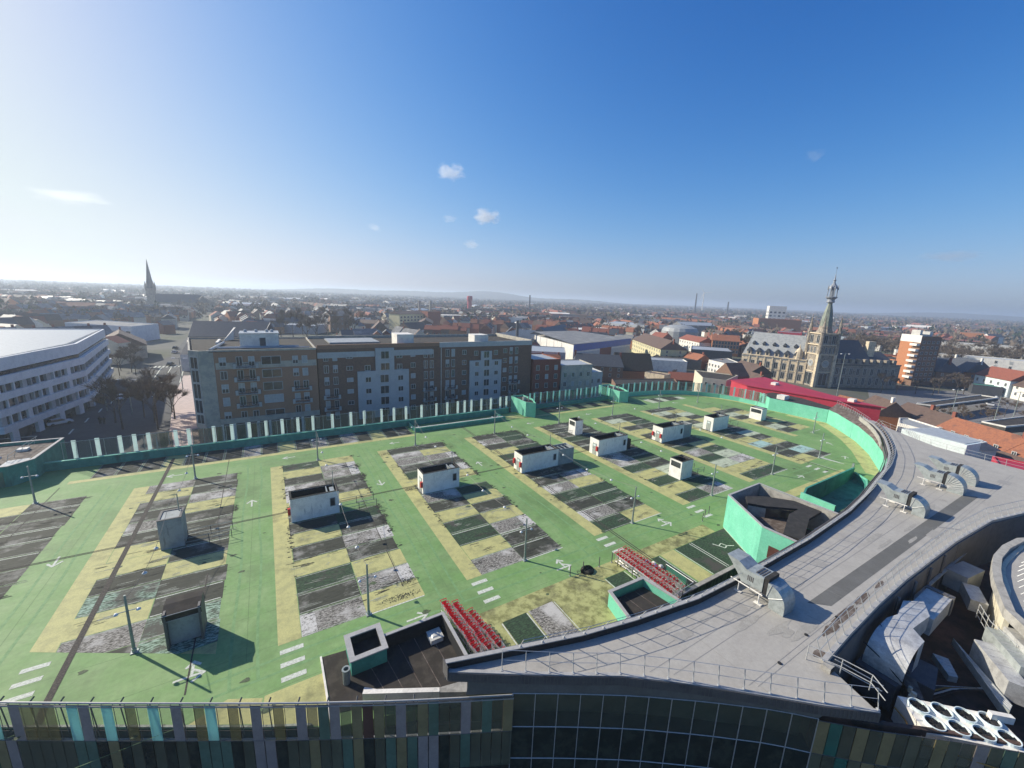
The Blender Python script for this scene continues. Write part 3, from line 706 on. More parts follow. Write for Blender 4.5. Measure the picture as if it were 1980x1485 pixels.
m = MB(); m.tube((x0-.05,y0-.03,h-.1),(x1+.05,y0-.03,h-.1),.03,5); m.tube((x0-.05,y0+.1,h-.7),(x1+.05,y0+.1,h-.7),.03,5); m.build('hood_edge', 'coping', t)

# guard rails beside the plant boxes
def guard(label, x0, x1, y):
    t = thing('guard_rail', label, 'guard rail', ((x0+x1)/2, y, 0))
    for yy in (y, y+1.8):
        n = max(2, int((x1-x0)/1.6))
        m = MB()
        for k in range(n+1): m.tube((x0+(x1-x0)*k/n, yy, 0), (x0+(x1-x0)*k/n, yy, 1.0), .035, 5)
        m.build('post_row', 'fascia', t)
        m = MB(); m.tube((x0, yy, 1), (x1, yy, 1), .03, 5); m.tube((x0, yy, .55), (x1, yy, .55), .025, 5); m.build('rail', 'pole_paint', t)
guard('dark guard rails running right from the grey closed box', -8.9, -4.9, 49.9)
guard('dark guard rails at the right end of the second box', 6.3, 10.6, 49.9)
guard('low guard rails beside the bright white cube box', 57.1, 60.4, 37.2)
guard('thin guard rails right of the short stained box', 88.4, 92.5, 50.4)
guard('thin guard rails left of the tall narrow box', 48.6, 52.2, 61.4)

# ------------------------------------------------------------------ lamp poles and their wires
pp = None
def pole(x, y, h, label):
    t = thing('lamp_pole', label, 'lamp pole', (x, y, 0), group='grey lamp poles on the deck')
    return t
proto_pole = None
def poles(lst):
    global proto_pole
    for (x, y, lab) in lst:
        if proto_pole is None:
            t = thing('lamp_pole', lab, 'lamp pole', (x, y, 0), group='grey lamp poles on the deck')
            MB().tube((x,y,0),(x,y,4.85),.11,10,r2=.07).build('pole', 'pole_paint', t)
            m = MB(); m.box(x-.22, x+.22, y-.22, y+.22, 0, .06); m.tube((x,y,.06),(x,y,.35),.15,8); m.build('base_plate', 'galv', t)
            a = MB().tube((x-.62,y,3.55),(x+.62,y,3.55),.035,5).build('cross_arm', 'galv', t)
            for sx in (-.62, .62):
                MB().lathe([(.03,3.60),(.08,3.58),(.14,3.5),(.15,3.45),(.05,3.43)], 10, (x+sx, y)).build('lamp', 'lamp_white', t)
            proto_pole = t
        else: dup(proto_pole, (x, y, 0), label=lab)
L1 = ['the far left corner','the left block of bays','the second block of bays','the third block, before the teal trough','the long box block','the tall narrow box block','the block left of the right stair block','the block before the right stair block','the far right block']
poles([(x, 68.9, 'grey far row lamp pole of '+l) for x, l in zip([-25.9,-10.2,5.65,21.8,38.2,54.5,70.8,87.6,103.9], L1)])
L2 = ['the second block, nearest the camera','the third block, left of the front arrow','the fourth block of bays','the fifth block, by the cube box','the sixth block','the seventh block of bays']
poles([(x, y, 'grey lamp pole at the near end of '+l) for x, y, l in zip([5.75,21.6,37.6,53.9,70.4,86.9], [31.5]*6, L2)])
poles([(103.6, 39.6, 'pale lamp pole nearest the curved green wall'), (-10.2, 35.9, 'lamp pole beside the dark hooded box')])
def wire(x, ys, label, yb=(68.9, 52.0, 31.6), zb=(4.7, 4.5, 4.7)):
    t = thing('hanging_wire', label, 'wire', (x, 50, 3.5), group='lamp wires strung between the poles')
    m = MB()
    for (ya, za), (yc, zc) in zip(zip(yb, zb), list(zip(yb, zb))[1:]):
        pts = []
        for k in range(13):
            u = k/12; pts.append((x+.05, ya+(yc-ya)*u, za+(zc-za)*u-1.15*math.sin(math.pi*u)**.9))
        m.path(pts, .018, 4)
    m.build('cable', 'fascia', t)
    for y in ys:
        (i0, i1) = (0, 1) if y > yb[1] else (1, 2)
        u = (y-yb[i0])/(yb[i1]-yb[i0]); z = zb[i0]+(zb[i1]-zb[i0])*u-1.15*math.sin(math.pi*u)**.9
        MB().lathe([(.03,z),(.09,z-.04),(.17,z-.12),(.18,z-.18),(.06,z-.2)], 10, (x+.05, y)).build('lamp', 'lamp_white', t)
wire(5.7, (62.9, 57.8, 45.6, 40.6, 36.0), 'lamp wire over the second block of bays, with white pendant lamps')
wire(21.7, (63, 58.4, 46.3, 41.7, 36.3), 'lamp wire over the third block of bays, above the box with one red cabinet')
wire(38.0, (62, 56.6, 46.4, 40.9, 36.1), 'lamp wire over the fourth block, crossing the longest box')
wire(54.2, (62, 57, 45.4, 41.2), 'lamp wire over the fifth block, beside the tall narrow box')
wire(70.6, (62, 57, 45.4, 41.0), 'lamp wire over the sixth block, above the screened annex')
wire(-10.15, (62.5, 57.2, 44.8, 40.6), 'lamp wire over the left block of bays', yb=(68.9,51.6,35.9))
# small steel bollards by the near edge
bp = None
for (x, y, lab) in [(24.3,27.3,'thin steel bollard left of the dark moss heap'),(25.9,27.2,'thin steel bollard at the moss heap'),(27.9,27.0,'thin steel bollard right of the moss heap'),(29.6,26.9,'thin steel bollard beside the long trolley corral'),(46.1,27.6,'first of three bollards before the mint building'),(47.3,28.1,'middle of three bollards before the mint building'),(48.6,28.4,'last of three bollards before the mint building'),(25.3,21.6,'steel post leaning at the corner of the small dark roof')]:
    if bp is None:
        bp = thing('bollard', lab, 'bollard', (x, y, 0), group='thin steel bollards near the grey roof')
        MB().tube((x,y,0),(x,y,1.15),.045,6).build('post', 'fascia', bp); MB().lathe([(.09,0),(.09,.03),(.05,.05)],8,(x,y)).build('foot', 'galv', bp)
    else: dup(bp, (x, y, 0), label=lab)
m = MB(); rq = random.Random(9)
for _ in range(260):
    a = rq.uniform(0, 6.28); r_ = rq.random()**.6; x = 26.4+.75*r_*math.cos(a); y = 27.1+.5*r_*math.sin(a); z = .42*(1-r_*r_); s_ = .09
    m.add([(x-s_,y,z),(x+s_,y-.03,z),(x,y+.05,z+.12)], [(0,1,2)])
m.lathe([(.7,0),(.6,.2),(.3,.36),(.02,.42)], 12, (26.4,27.1))
tag(m.build('moss_heap', 'black_moss'), 'dark heap of moss and leaves on the yellow strip between bollards', 'moss heap')

# ================================================================== DARK LOW ROOF, TROLLEYS
t = thing('low_roof', 'dark bitumen roof in the foreground with grey parapet, beside the red trolleys', 'flat roof', (6,25,0))
MB().prism([(1.8,28.8),(3.6,28.6),(6.1,27.5),(10.9,27.5),(11.0,22.6),(12.4,20.6),(9.0,20.4),(4.4,23.2),(1.9,23.9)], -.6, .04).build('roof', 'bitumen', t)
m = MB(); m.box(6.0, 11.0, 27.3, 27.55, .041, 1.2); m.box(10.75, 11.0, 21.5, 27.299, .041, 1.2); m.build('parapet', 'coping', t)
m = MB(); m.box(1.66, 1.79, 23.6, 28.85, 0, .1); m.build('kerb', 'offwhite', t)
for k in range(5): pass
m = MB()
for k in range(5): m.strip([(4.6+k*1.25,27.2),(5.3+k*1.15,23.4-k*.55)], .05, .046)
m.build('seam', 'roof_stain', t)
m = MB(); m.wall([(3.7,23.55),(8.2,21.25)], .32, -.3, .95); m.build('front_parapet', 'offwhite', t)
m = MB(); m.add([(8.3,21.5,1.0),(11.9,20.7,1.1),(11.5,20.0,1.05),(9.9,20.3,.95),(8.2,21.25,.9),(8.2,21.2,-.3),(9.9,20.25,-.3),(11.5,19.95,-.3)], [(4,3,2,1,0),(5,6,3,4),(6,7,2,3)]); m.build('concrete_upstand', 'concrete', t)
m = MB(); m.box(6.0, 10.74, 27.27, 27.295, .05, 1.14); m.box(10.72, 10.745, 21.6, 27.26, .05, 1.14); m.build('parapet_shade_lining', 'black', t)  # black felt faces that also paint in the deep shade behind the parapet
t = thing('roof_cabin', 'small teal cabin with open grey rimmed top on the dark low roof', 'roof cabin', (4.7,27.3,0))
m = MB(); 
for a in ((3.45,5.95,26.1,26.3),(3.45,5.95,28.4,28.6),(3.45,3.65,26.3,28.4),(5.75,5.95,26.3,28.4)): m.box(*a, .042, 1.25)
m.build('wall', 'teal_dark_wall', t)
m = MB()
for a in ((3.35,6.05,26.0,26.4),(3.35,6.05,28.3,28.7),(3.35,3.75,26.4,28.3),(5.65,6.05,26.4,28.3)): m.box(*a, 1.251, 1.34)
m.build('coping', 'coping', t)
MB().box(3.66, 5.74, 26.31, 28.39, .5, .56).build('roof', 'bitumen_dark', t)
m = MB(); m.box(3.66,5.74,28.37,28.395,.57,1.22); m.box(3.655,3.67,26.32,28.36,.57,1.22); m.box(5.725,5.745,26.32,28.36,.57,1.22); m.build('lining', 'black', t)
t = thing('vent_pipe', 'round grey vent pipe at the corner of the small teal cabin', 'vent pipe', (3.1,25.6,0))
m = MB(); n = 16
m.lathe([(.24,.042),(.24,1.15),(.29,1.15),(.29,1.22),(.17,1.22),(.17,.5)], n, (3.05,25.75)); m.build('pipe', 'pole_paint', t, smooth=False); MB().lathe([(.165,1.0),(.165,1.01)], n, (3.05,25.75)).build('opening', 'black', t)
t = thing('roof_light', 'square cream roof light on the dark low roof', 'roof light', (9.9,27.0,0))
MB().box(9.3, 10.3, 25.9, 26.9, .042, .42).build('kerb', 'offwhite', t)
m = MB(); m.box(9.25, 10.35, 25.85, 26.95, .421, .47); m.lathe([(.5,.47),(.35,.53),(.02,.55)], 4, (9.8,26.4), rot=R(45)); m.build('cover', 'skylight', t)
m = MB(); m.box(3.9, 4.9, 24.3, 24.45, .046, .12, rot=R(-38)); tag(m.build('light_wedge', 'offwhite'), 'pale painted wedge of light at the edge of the cabin shadow on the dark roof', 'painted light')  # pale slab standing in for a wedge of light on the roof

t = thing('low_roof', 'small dark flat roof with grey rim and mint side wall beside the long trolley row', 'flat roof', (26.6,20.5,0))
lr = [(25.0,22.15),(28.8,22.0),(30.6,17.5),(22.6,17.5)]
lr = [(24.9,22.2),(28.8,22.1),(29.6,16.9),(23.5,16.9)]
MB().wall(lr, .28, -3, 1.5, closed=True).build('wall', 'teal_wall', t)
MB().wall([(p[0], p[1]) for p in lr], .4, 1.501, 1.6, closed=True).build('coping', 'coping', t)
MB().prism([(24.9,22.0),(28.7,21.9),(29.4,17.2),(23.8,17.2)], .75, .9).build('roof', 'bitumen', t)
m = MB(); m.strip([(26.2,21.8),(26.5,17.4)], .06, .905); m.strip([(27.5,21.8),(28,17.4)], .06, .905); m.build('seam', 'roof_stain', t)

# red shopping trolleys
def trolley(lab, grp, x, y, rz):
    t = thing('shopping_trolley', lab, 'trolley', (x, y, 0), rz, group=grp)
    m = MB(); # wire basket: tapers to the front (+x)
    b0 = [(-.42,-.27,1.0),(-.42,.27,1.0)]; f0 = [(.45,-.20,.86),(.45,.20,.86)]; b1 = [(-.34,-.22,.52),(-.34,.22,.52)]; f1 = [(.40,-.17,.60),(.40,.17,.60)]
    L = lambda a, b, u: tuple(a[i]+(b[i]-a[i])*u for i in range(3))
    for s in (0, 1):
        for k in range(5):
            u = k/4; m.tube(L(b0[s],f0[s],u), L(b1[s],f1[s],u), .014, 3, cap=False)
        for k in range(4):
            u = k/3; m.tube(L(b0[s],b1[s],u), L(f0[s],f1[s],u), .02 if k == 0 else .013, 3, cap=False)
    for k in range(4):
        u = k/3; m.tube(L(f0[0],f0[1],u), L(f1[0],f1[1],u), .012, 3, cap=False); m.tube(L(b1[0],b1[1],u), L(f1[0],f1[1],u), .012, 3, cap=False)
    m.build('basket', 'chrome', t, local=True)
    m = MB(); m.tube((-.55,-.28,1.04),(-.55,.28,1.04),.032,6); m.tube((-.55,-.28,1.04),(-.42,-.27,1.0),.03,5); m.tube((-.55,.28,1.04),(-.42,.27,1.0),.03,5); m.build('handle', 'red_plastic', t, local=True)
    m = MB(); m.add([(-.40,-.25,.98),(-.40,.25,.98),(-.27,.17,.73),(-.27,-.17,.73)], [(0,1,2,3),(3,2,1,0)]); m.build('child_seat', 'red_plastic', t, local=True); MB().box(.43,.46,-.21,.21,.82,.88).build('front_bumper', 'red_plastic', t, local=True)
    m = MB()
    for s in (-1, 1): m.tube((-.36,.24*s,.12),(-.34,.22*s,.52),.02,4); m.tube((-.36,.24*s,.14),(.42,.18*s,.16),.02,4); m.tube((.42,.18*s,.1),(.40,.17*s,.60),.015,4)
    m.build('chassis', 'chrome', t, local=True)
    m = MB()
    for s in (-1, 1): m.tube((-.36,.22*s,.06),(-.36,.26*s,.06),.06,8); m.tube((.42,.16*s,.06),(.42,.2*s,.06),.06,8)
    m.build('wheel_set', 'black', t, local=True)
    return t
tr = None
def trow(x0, y0, x1, y1, n, lab, grp, kink=0):
    global tr
    ang = math.atan2(y1-y0, x1-x0)
    for i in range(n):
        u = i/(n-1); x = x0+(x1-x0)*u+random.uniform(-.07,.07); y = y0+(y1-y0)*u; a = ang+random.uniform(-.09,.09)
        if tr is None: tr = trolley(lab, grp, x, y, a)
        else: dup(tr, (x, y, 0), a, label=lab, group=grp)
G1 = 'red trolleys parked against the dark low roof'; G2 = 'red trolleys in the long corral'
trow(11.55, 28.5, 12.0, 22.8, 16, 'red shopping trolley nested in the row along the grey parapet of the dark roof', 'trolleys in the row along the grey parapet')
trow(12.35, 27.9, 12.8, 22.6, 15, 'red shopping trolley nested in the middle row beside the dark low roof', 'trolleys in the middle row')
trow(13.15, 26.4, 13.75, 22.4, 11, 'red shopping trolley nested in the shortest outer row on the yellow paint', 'trolleys in the short outer row')
trow(30.25, 26.4, 30.45, 19.9, 19, 'red shopping trolley nested in the left row of the long corral', 'trolleys in the left corral row')
trow(31.0, 26.6, 31.35, 20.3, 18, 'red shopping trolley nested in the middle row of the long corral', 'trolleys in the middle corral row')
trow(31.75, 26.7, 32.3, 20.6, 17, 'red shopping trolley nested in the right row of the long corral', 'trolleys in the right corral row')
t = thing('trolley_corral', 'steel railed corral round the long rows of red trolleys', 'corral', (31.3,23.3,0))
m = MB()
for (x, y) in [(29.75,26.2),(29.75,24.2),(29.8,22.2),(29.85,20.2),(33.3,20.6),(33.2,23),(31.5,19.7)]: m.tube((x,y,0),(x,y,1.15),.04,5)
m.build('post_set', 'fascia', t)
m = MB(); m.path([(29.75,26.4,1.1),(29.85,19.6,1.1),(33.3,19.9,1.1),(33.2,23,1.1)], .035, 5); m.path([(29.75,26.4,.5),(29.85,19.6,.5),(33.3,19.9,.5)], .03, 5); m.build('rail', 'chrome', t)
m = MB(); m.quad((32.75,20.2,.1),(33.3,20.5,.1),(33.3,20.5,1.1),(32.75,20.2,1.1)); m.quad((33.32,20.5,.1),(33.22,23,.1),(33.22,23,1.1),(33.32,20.5,1.1)); m.build('side_panel', 'green_glass', t)
t = thing('litter_bags', 'small heap of blue and pale rubbish beside the long trolley rows', 'rubbish', (33,24.5,0))
for i, (x, y, c) in enumerate([(32.9,25.0,'blue_panel'),(33.3,24.5,'offwhite'),(33.1,24.1,'blue_panel'),(33.6,23.8,'chrome')]): MB().lathe([(.22,.02),(.28,.15),(.18,.32),(.03,.38)], 7, (x,y)).build('bag', c, t)

# ================================================================== GREY ROOF
RIM = [(8.0,19.75),(12.6,18.5),(16.9,17.35),(21.1,16.57),(27,15.8),(35,15.6),(44.3,15.7),(55.3,16.3),(62,17.1),(68.1,18.1),(74.5,19.1),(80.2,20.4),(85.0,21.7),(89.5,23.3),(94,25.0),(99,27.2),(103.8,29.8),(108,32.9)]
FRONT = [(8.0,19.2),(11.5,17.1),(14.4,15.4),(17.1,13.9),(19.6,12.1),(21.9,10.3),(24.1,8.5),(26.2,6.75),(28.6,4.95)]
PIT = [(29.7,8.1),(34.1,8.35),(40,8.55),(46,8.6),(58.5,8.3),(68.7,7.6),(76,6.0),(84,4.6),(97,3.0)]
OUT = [(97.2,9.2),(98,15.6),(98.9,19.4),(101.9,23.4),(106.5,29)]
t = thing('grey_roof', 'large light grey curved membrane roof of the shopping centre sweeping across the right', 'roof', (50,12,4.5))
poly = RIM+[(109.5,31.5)]+OUT[::-1]+PIT[::-1]+FRONT[::-1]
MB().prism(poly, 3.9, 4.5).build('membrane', 'roof_membrane', t)
MB().prism([(34.9,11.45),(75.2,11.25),(76.4,10.1),(36.2,10.35)], 4.5, 4.506, bottom=False).build('grey_band', 'roof_band', t)
m = MB()
for k in range(9):
    y = 15.0-k*.86 if k < 4 else 10.0-(k-4)*.62-.3*(k == 4)
    x0 = next((a+(b_-a)*(y-c_)/(d_-c_) for (a,c_),(b_,d_) in zip(FRONT, FRONT[1:]) if c_ >= y >= d_), 12)
    if y < 8.9: continue
    m.strip([(x0+1.0+(4 if k < 2 else 0), y), (55, y+.05), (92+(5-k)*.2, y+.1)], .03, 4.507+.0005*k)
for x in (24, 38, 52.5, 67, 84, 91): m.strip([(x, 15.2), (x+.2, 8.9)], .025, 4.5125)
m.strip([(47.5,10.3),(50.5,8.6)][:0]+[(61,10.2),(62.5,8.8)], .3, 4.512); m.strip([(33.4,10.8),(33.8,9.2)], .05, 4.512)
m.build('seam', 'roof_seam', t)
m = MB(); rs = random.Random(2)
for (x, y, rx, ry) in [(33.5,9.3,1.3,.35),(36,9.4,2.0,.35),(39.5,9.5,1.5,.3),(30.2,8.7,.6,.4),(43,9.5,1.0,.2)]:
    pts = [(x+rx*math.cos(a)*rs.uniform(.7,1.1), y+ry*math.sin(a)*rs.uniform(.6,1.1)) for a in [i*.42 for i in range(15)]]
    m.sheet(pts, 4.5065+rs.random()*.0006)
m.build('dirt_patch', 'roof_stain', t)
m = MB()
for _ in range(26):
    x, y = rs.uniform(20, 92), rs.uniform(9.6, 14.6)
    if x < 30 and y < 12.5: continue
    a_, b_ = rs.uniform(.3, 2.2), rs.uniform(.15, .5)
    m.sheet([(x+a_*math.cos(k*.52)*rs.uniform(.6,1.15), y+b_*math.sin(k*.52)*rs.uniform(.6,1.15)) for k in range(12)], 4.5085+rs.random()*.001)
m.build('ponding_mark', 'roof_pond', t)
m = MB()
for (x, y, w_, d_) in [(28.5,13.2,1.6,.9),(41,12.9,1.1,1.1),(57.5,9.5,2.2,.8),(66.5,13.8,1.3,1),(86,9,1.8,1.2),(22.5,13.8,.9,.7)]: m.rect(x, x+w_, y, y+d_, 4.5105)
m.build('membrane_patch', 'roof_patch', t)
m = MB()
for (x, y) in [(27,9.6),(35.2,9.6),(31.2,9.9),(86,13),(82.5,12.2),(84,11.5)]: m.lathe([(.13,4.507),(.12,4.56),(.02,4.57)], 8, (x, y))
m.build('outlet', 'black', t)
m = MB(); m.wall(RIM, -.28, 4.3, 5.0); m.build('rim', 'coping', t)
m = MB(); m.wall([(p[0]+.02, p[1]+.12) for p in RIM], .1, 3.4, 4.8); m.wall([(p[0]+.02, p[1]+.36) for p in RIM[5:14]], .07, 4.4, 4.65); m.build('rim_cladding', 'fascia', t)
m = MB(); m.wall([(a, b-.285) for a, b in RIM], -.02, 4.505, 4.93); m.build('rim_shade_lining', 'black', t)  # black felt strip, its colour also darkening the shaded inside of the rim
m = MB(); m.wall(FRONT, .22, 4.501, 4.62); m.build('front_coping', 'coping', t)
m = MB(); m.wall(FRONT, -.05, 3.95, 4.56); m.wall([(7.95,19.9),(7.95,19.15)], -.05, 4.0, 5.0); m.build('front_fascia', 'fascia', t)
m = MB()
for (a, b) in zip(FRONT, FRONT[1:]):
    l = (Vector(b)-Vector(a)).length; n = int(l/.22)
    for k in range(n):
        u = (k+.5)/n; x = a[0]+(b[0]-a[0])*u; y = a[1]+(b[1]-a[1])*u; m.tube((x-.04,y-.07,3.97),(x-.04,y-.07,4.5),.018,3)
m.build('fascia_rib', 'roof_band', t)
m = MB(); m.wall(PIT, .3, 4.501, 4.60); m.build('pit_coping', 'coping', t)
m = MB(); m.wall(PIT, -.12, -2.5, 4.3); m.build('pit_wall', 'fascia', t)
m = MB(); m.wall([(108.2,33.6),(103.6,30.6),(98.8,28.0),(93.8,25.7),(89.2,24.0)], .12, 4.2, 5.05); m.build('end_upstand', 'concrete', t)
# soffit from the roof edge back to the curtain wall
CW = [(9.15,19.1),(11.8,17.8),(15,16),(18.7,13.8),(22.4,11.3),(25.8,8.8),(27.5,7.25),(30.1,5.05),(33.5,2.5),(36.2,.3),(40,-3.2),(44,-7)]
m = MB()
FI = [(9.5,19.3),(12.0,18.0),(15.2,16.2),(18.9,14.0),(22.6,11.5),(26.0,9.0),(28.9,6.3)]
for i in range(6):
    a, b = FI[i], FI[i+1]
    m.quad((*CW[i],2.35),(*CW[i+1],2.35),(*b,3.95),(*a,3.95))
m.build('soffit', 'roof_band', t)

# railings on the roof: every post leans over the roof
def railing(name, label, pts, z, lean, step, h=1.05, mname='rail_metal'):
    t = thing(name, label, 'railing', (pts[0][0], pts[0][1], z))
    L = []; tot = 0
    for a, b in zip(pts, pts[1:]): l = (Vector(b)-Vector(a)).length; L.append((tot, l, Vector(a), Vector(b))); tot += l
    def at(s):
        for s0, l, a, b in L:
            if s <= s0+l+1e-6: d = (b-a).normalized(); return a+(b-a)*((s-s0)/l), Vector((-d.y, d.x))
        d = (L[-1][3]-L[-1][2]).normalized(); return L[-1][3], Vector((-d.y, d.x))
    n = int(tot/step); proto = None; tops = []; mids = []
    for k in range(n+1):
        p, nn = at(tot*k/n); ang = math.atan2(nn.y, nn.x)
        tops.append((p.x+nn.x*lean, p.y+nn.y*lean, z+h)); mids.append((p.x+nn.x*lean*.5, p.y+nn.y*lean*.5, z+h*.5))
        if proto is None:
            m = MB(); m.tube((0,0,0),(lean,0,h),.03,5); m.box(-.1,.1,-.06,.06,0,.03); proto = m.build('post', mname, t, local=True); o = proto
        else: o = bpy.data.objects.new('post', proto.data); COL.objects.link(o); o.parent = t
        o.location = (p.x-pts[0][0], p.y-pts[0][1], 0); o.rotation_euler = (0, 0, ang)
    MB().path(tops, .022, 4).build('top_rail', mname, t); MB().path(mids, .018, 4).build('middle_rail', mname, t)
    return t
railing('roof_railing', 'leaning safety railing along the deck side rim of the grey roof', [(a, b-.12) for a, b in RIM[1:]][::-1][1:] , 5.0, .62, 1.5)
railing('roof_railing', 'railing along the curved front edge of the grey roof, above the glass wall', [(a+.1, b+.15) for a, b in [(10.8,17.6)]+FRONT[2:]], 4.62, .3, 1.42, 1.15)
railing('roof_railing', 'leaning railing along the edge of the plant pit, past the brown stains', [(a, b+.2) for a, b in PIT[:8]], 4.6, .5, 1.3, 1.15)
railing('roof_railing', 'railing on the outer edge of the grey roof before the orange roofs', [(97.0,6.5)]+[(a-.5, b) for a, b in OUT], 4.5, .25, 2.2, 1.1)
t = thing('roof_railing', 'short crossed railings at the sharp corner of the grey roof', 'railing', (29.5,6.5,4.6))
m = MB()
for z in (.55, 1.1): m.path([(28.9,8.9,4.5+z),(29.6,7.3,4.5+z),(29.9,5.9,4.5+z),(29.2,5.0,4.5+z)], .028, 5)
m.path([(29.7,7.7,5.2),(31.2,5.6,4.4)], .03, 5); m.path([(29.7,7.7,4.8),(31.2,5.6,4.0)], .03, 5)
m.build('rail', 'rail_metal', t)
m = MB()
for (x, y) in [(28.9,8.9),(29.6,7.3),(29.9,5.9)]: m.tube((x,y,4.5),(x,y,5.6),.03,5)
m.build('post_set', 'rail_metal', t)
t = thing('vent_grille', 'small dark grille box by the sharp corner of the grey roof', 'vent', (29.4,7.8,4.5))
MB().box(29.0, 29.6, 7.6, 8.1, 4.507, 4.85).build('body', 'concrete', t); MB().box(29.05, 29.5, 7.56, 7.599, 4.55, 4.8).build('grille', 'black', t)

# ------------------------------------------------------------------ ducts on the roof
def duct(label, x, wheel, first=None):
    t = thing('air_duct', label, 'air duct', (x+.8, 13.5, 4.5), group='silver ventilation ducts on the grey roof')
    W_ = 1.6; z0, z1 = 5.45, 6.6
    m = MB()
    prof = [(16.3,6.95),(15.3,6.9),(14.6,6.55),(13.3,6.62),(13.3,5.45),(14.9,5.3),(15.3,5.9)]
    n = len(prof)
    m.v = [(x, y, z) for y, z in prof]+[(x+W_, y, z) for y, z in prof]
    m.f = [tuple(range(n))[::-1], tuple(range(n, 2*n))]+[(i, (i+1) % n, n+(i+1) % n, n+i) for i in range(n)]; m.m = [0]*len(m.f)
    m.build('intake_box', 'galv', t)
    m = MB()
    for k in range(4): m.box(x-.012, x-.002, 14.0+k*.13, 14.08+k*.13, 5.75, 6.2)
    for k in range(3): m.box(x+.2, x+W_-.2, 13.5+k*.22, 13.6+k*.22, 6.63, 6.65)
    m.build('louvre', 'fascia', t)
    MB().box(x+.05, x+W_-.05, 12.95, 13.3, 5.3, 6.75).build('gasket', 'bitumen_dark', t)
    # elbow: quarter turn from horizontal to down
    m = MB(); segs = 8; yc = 12.95; zc = 5.1 if not wheel else 5.0
    r_o = 1.35 if not wheel else 1.75; r_i = .25
    P_ = []
    for k in range(segs+1):
        a = R(90+90*k/segs)
        P_.append(((yc+r_o*math.cos(a), zc+r_o*math.sin(a)), (yc+r_i*math.cos(a), zc+r_i*math.sin(a))))
    P_.append(((yc-r_o, 4.51), (yc-r_i, 4.51)))
    for xx, w in ((x, 0), (x+W_, 1)):
        for (o1, i1), (o2, i2) in zip(P_, P_[1:]):
            q_ = [(xx, *o1), (xx, *o2), (xx, *i2), (xx, *i1)]
            m.add(q_ if w else q_[::-1], [(0,1,2,3)])
    for (o1, i1), (o2, i2) in zip(P_, P_[1:]):
        m.quad((x,*o1),(x+W_,*o1),(x+W_,*o2),(x,*o2)); m.quad((x,*i1),(x,*i2),(x+W_,*i2),(x+W_,*i1))
    m.build('elbow', 'galv', t)
    m = MB()
    for k in range(1, segs+1, 1 if wheel else 4):
        (o1, i1) = P_[k]
        for xx in (x-.02, x+W_+.02): m.tube((xx,*o1),(xx,*i1),.035,4)
    m.build('seam_rib', 'galv_bright', t)
    m = MB()
    for xx in (x-.25, x+W_+.25):
        for yy in (14.9, 13.3): m.tube((xx,yy,4.55),(xx,yy,5.35),.045,5); m.box(xx-.15,xx+.15,yy-.28,yy+.28,4.507,4.56)
        m.tube((xx,15.6,5.35),(xx,13.1,5.35),.045,5)
    for yy in (14.9, 13.3): m.tube((x-.25,yy,5.3),(x+W_+.25,yy,5.3),.035,5)
    m.build('support_frame', 'offwhite', t)
    return t
duct('nearest silver air duct straddling the rim of the grey roof, with its dark blue shadow', 31.5, False)
duct('single silver air duct on the roof rim near the green ramp', 62.1, False)
duct('silver air duct with a round fan shaped elbow, left one of the far pair', 74.9, True)
duct('silver air duct with a round fan shaped elbow, right one of the far pair', 80.6, True)

# ------------------------------------------------------------------ mint building in the deck edge
t = thing('stair_building', 'bright mint building open at the top, dark sloping roofs inside, beside the grey roof', 'building', (48,21,0))
MB().wall([(54.7,16.2),(54.5,25.7),(47.35,25.6),(43.6,19.5),(43.8,16.0)], .22, -4, 4.3).build('wall', 'teal_wall', t)
MB().wall([(54.72,16.2),(54.52,25.72),(47.33,25.62),(43.55,19.5),(43.75,16.0)], .3, 4.301, 4.38).build('coping', 'coping', t)
m = MB(); m.wall([(47.5,25.36),(54.25,25.45)], -.02, 1.2, 4.28); m.wall([(54.26,25.4),(54.45,16.3)], -.02, 1.2, 4.28); m.build('inner_wall', 'concrete', t)
m = MB(); m.prism([(49.7,24.7),(51.9,23.6),(54.1,21.2),(54.2,18.3),(51.0,18.2),(45.4,16.3),(44.9,18.0),(49.9,19.8),(52.3,19.9),(49.4,22.1),(48.2,23.6)], 3.7, 4.0); m.build('upper_roof', 'bitumen_dark', t)
m = MB(); m.prism([(47.7,25.2),(48.2,23.6),(49.4,22.1),(52.3,19.9),(49.9,19.8),(44.9,18.0),(44.0,17.8),(43.9,19.5)], 2.3, 2.5); m.build('lower_roof', 'roof_stain', t)
m = MB(); m.quad((48.25,23.55,2.5),(49.42,22.05,2.5),(49.42,22.05,3.7),(48.25,23.55,3.7)); m.build('stained_wall', 'concrete', t)
MB().quad((49.42,22.05,2.5),(52.3,19.88,2.5),(52.3,19.88,3.7),(49.42,22.05,3.7)).build('window', 'window', t)
MB().prism([(47.6,25.2),(54.2,25.4),(54.4,16.4),(44.2,16.3),(43.9,19.5)], .9, 1.1).build('floor', 'black', t)
m = MB(); m.box(51.0, 52.6, 16.6, 17.6, 1.15, 3.0); m.box(49.2,50.2,16.5,17.2,1.15,2.6); m.build('machinery', 'galv', t)
m = MB(); m.quad((43.53,18.55,1.3),(43.62,17.2,1.3),(43.62,17.2,2.7),(43.53,18.55,2.7)); m.build('window', 'maroon_panel', t)
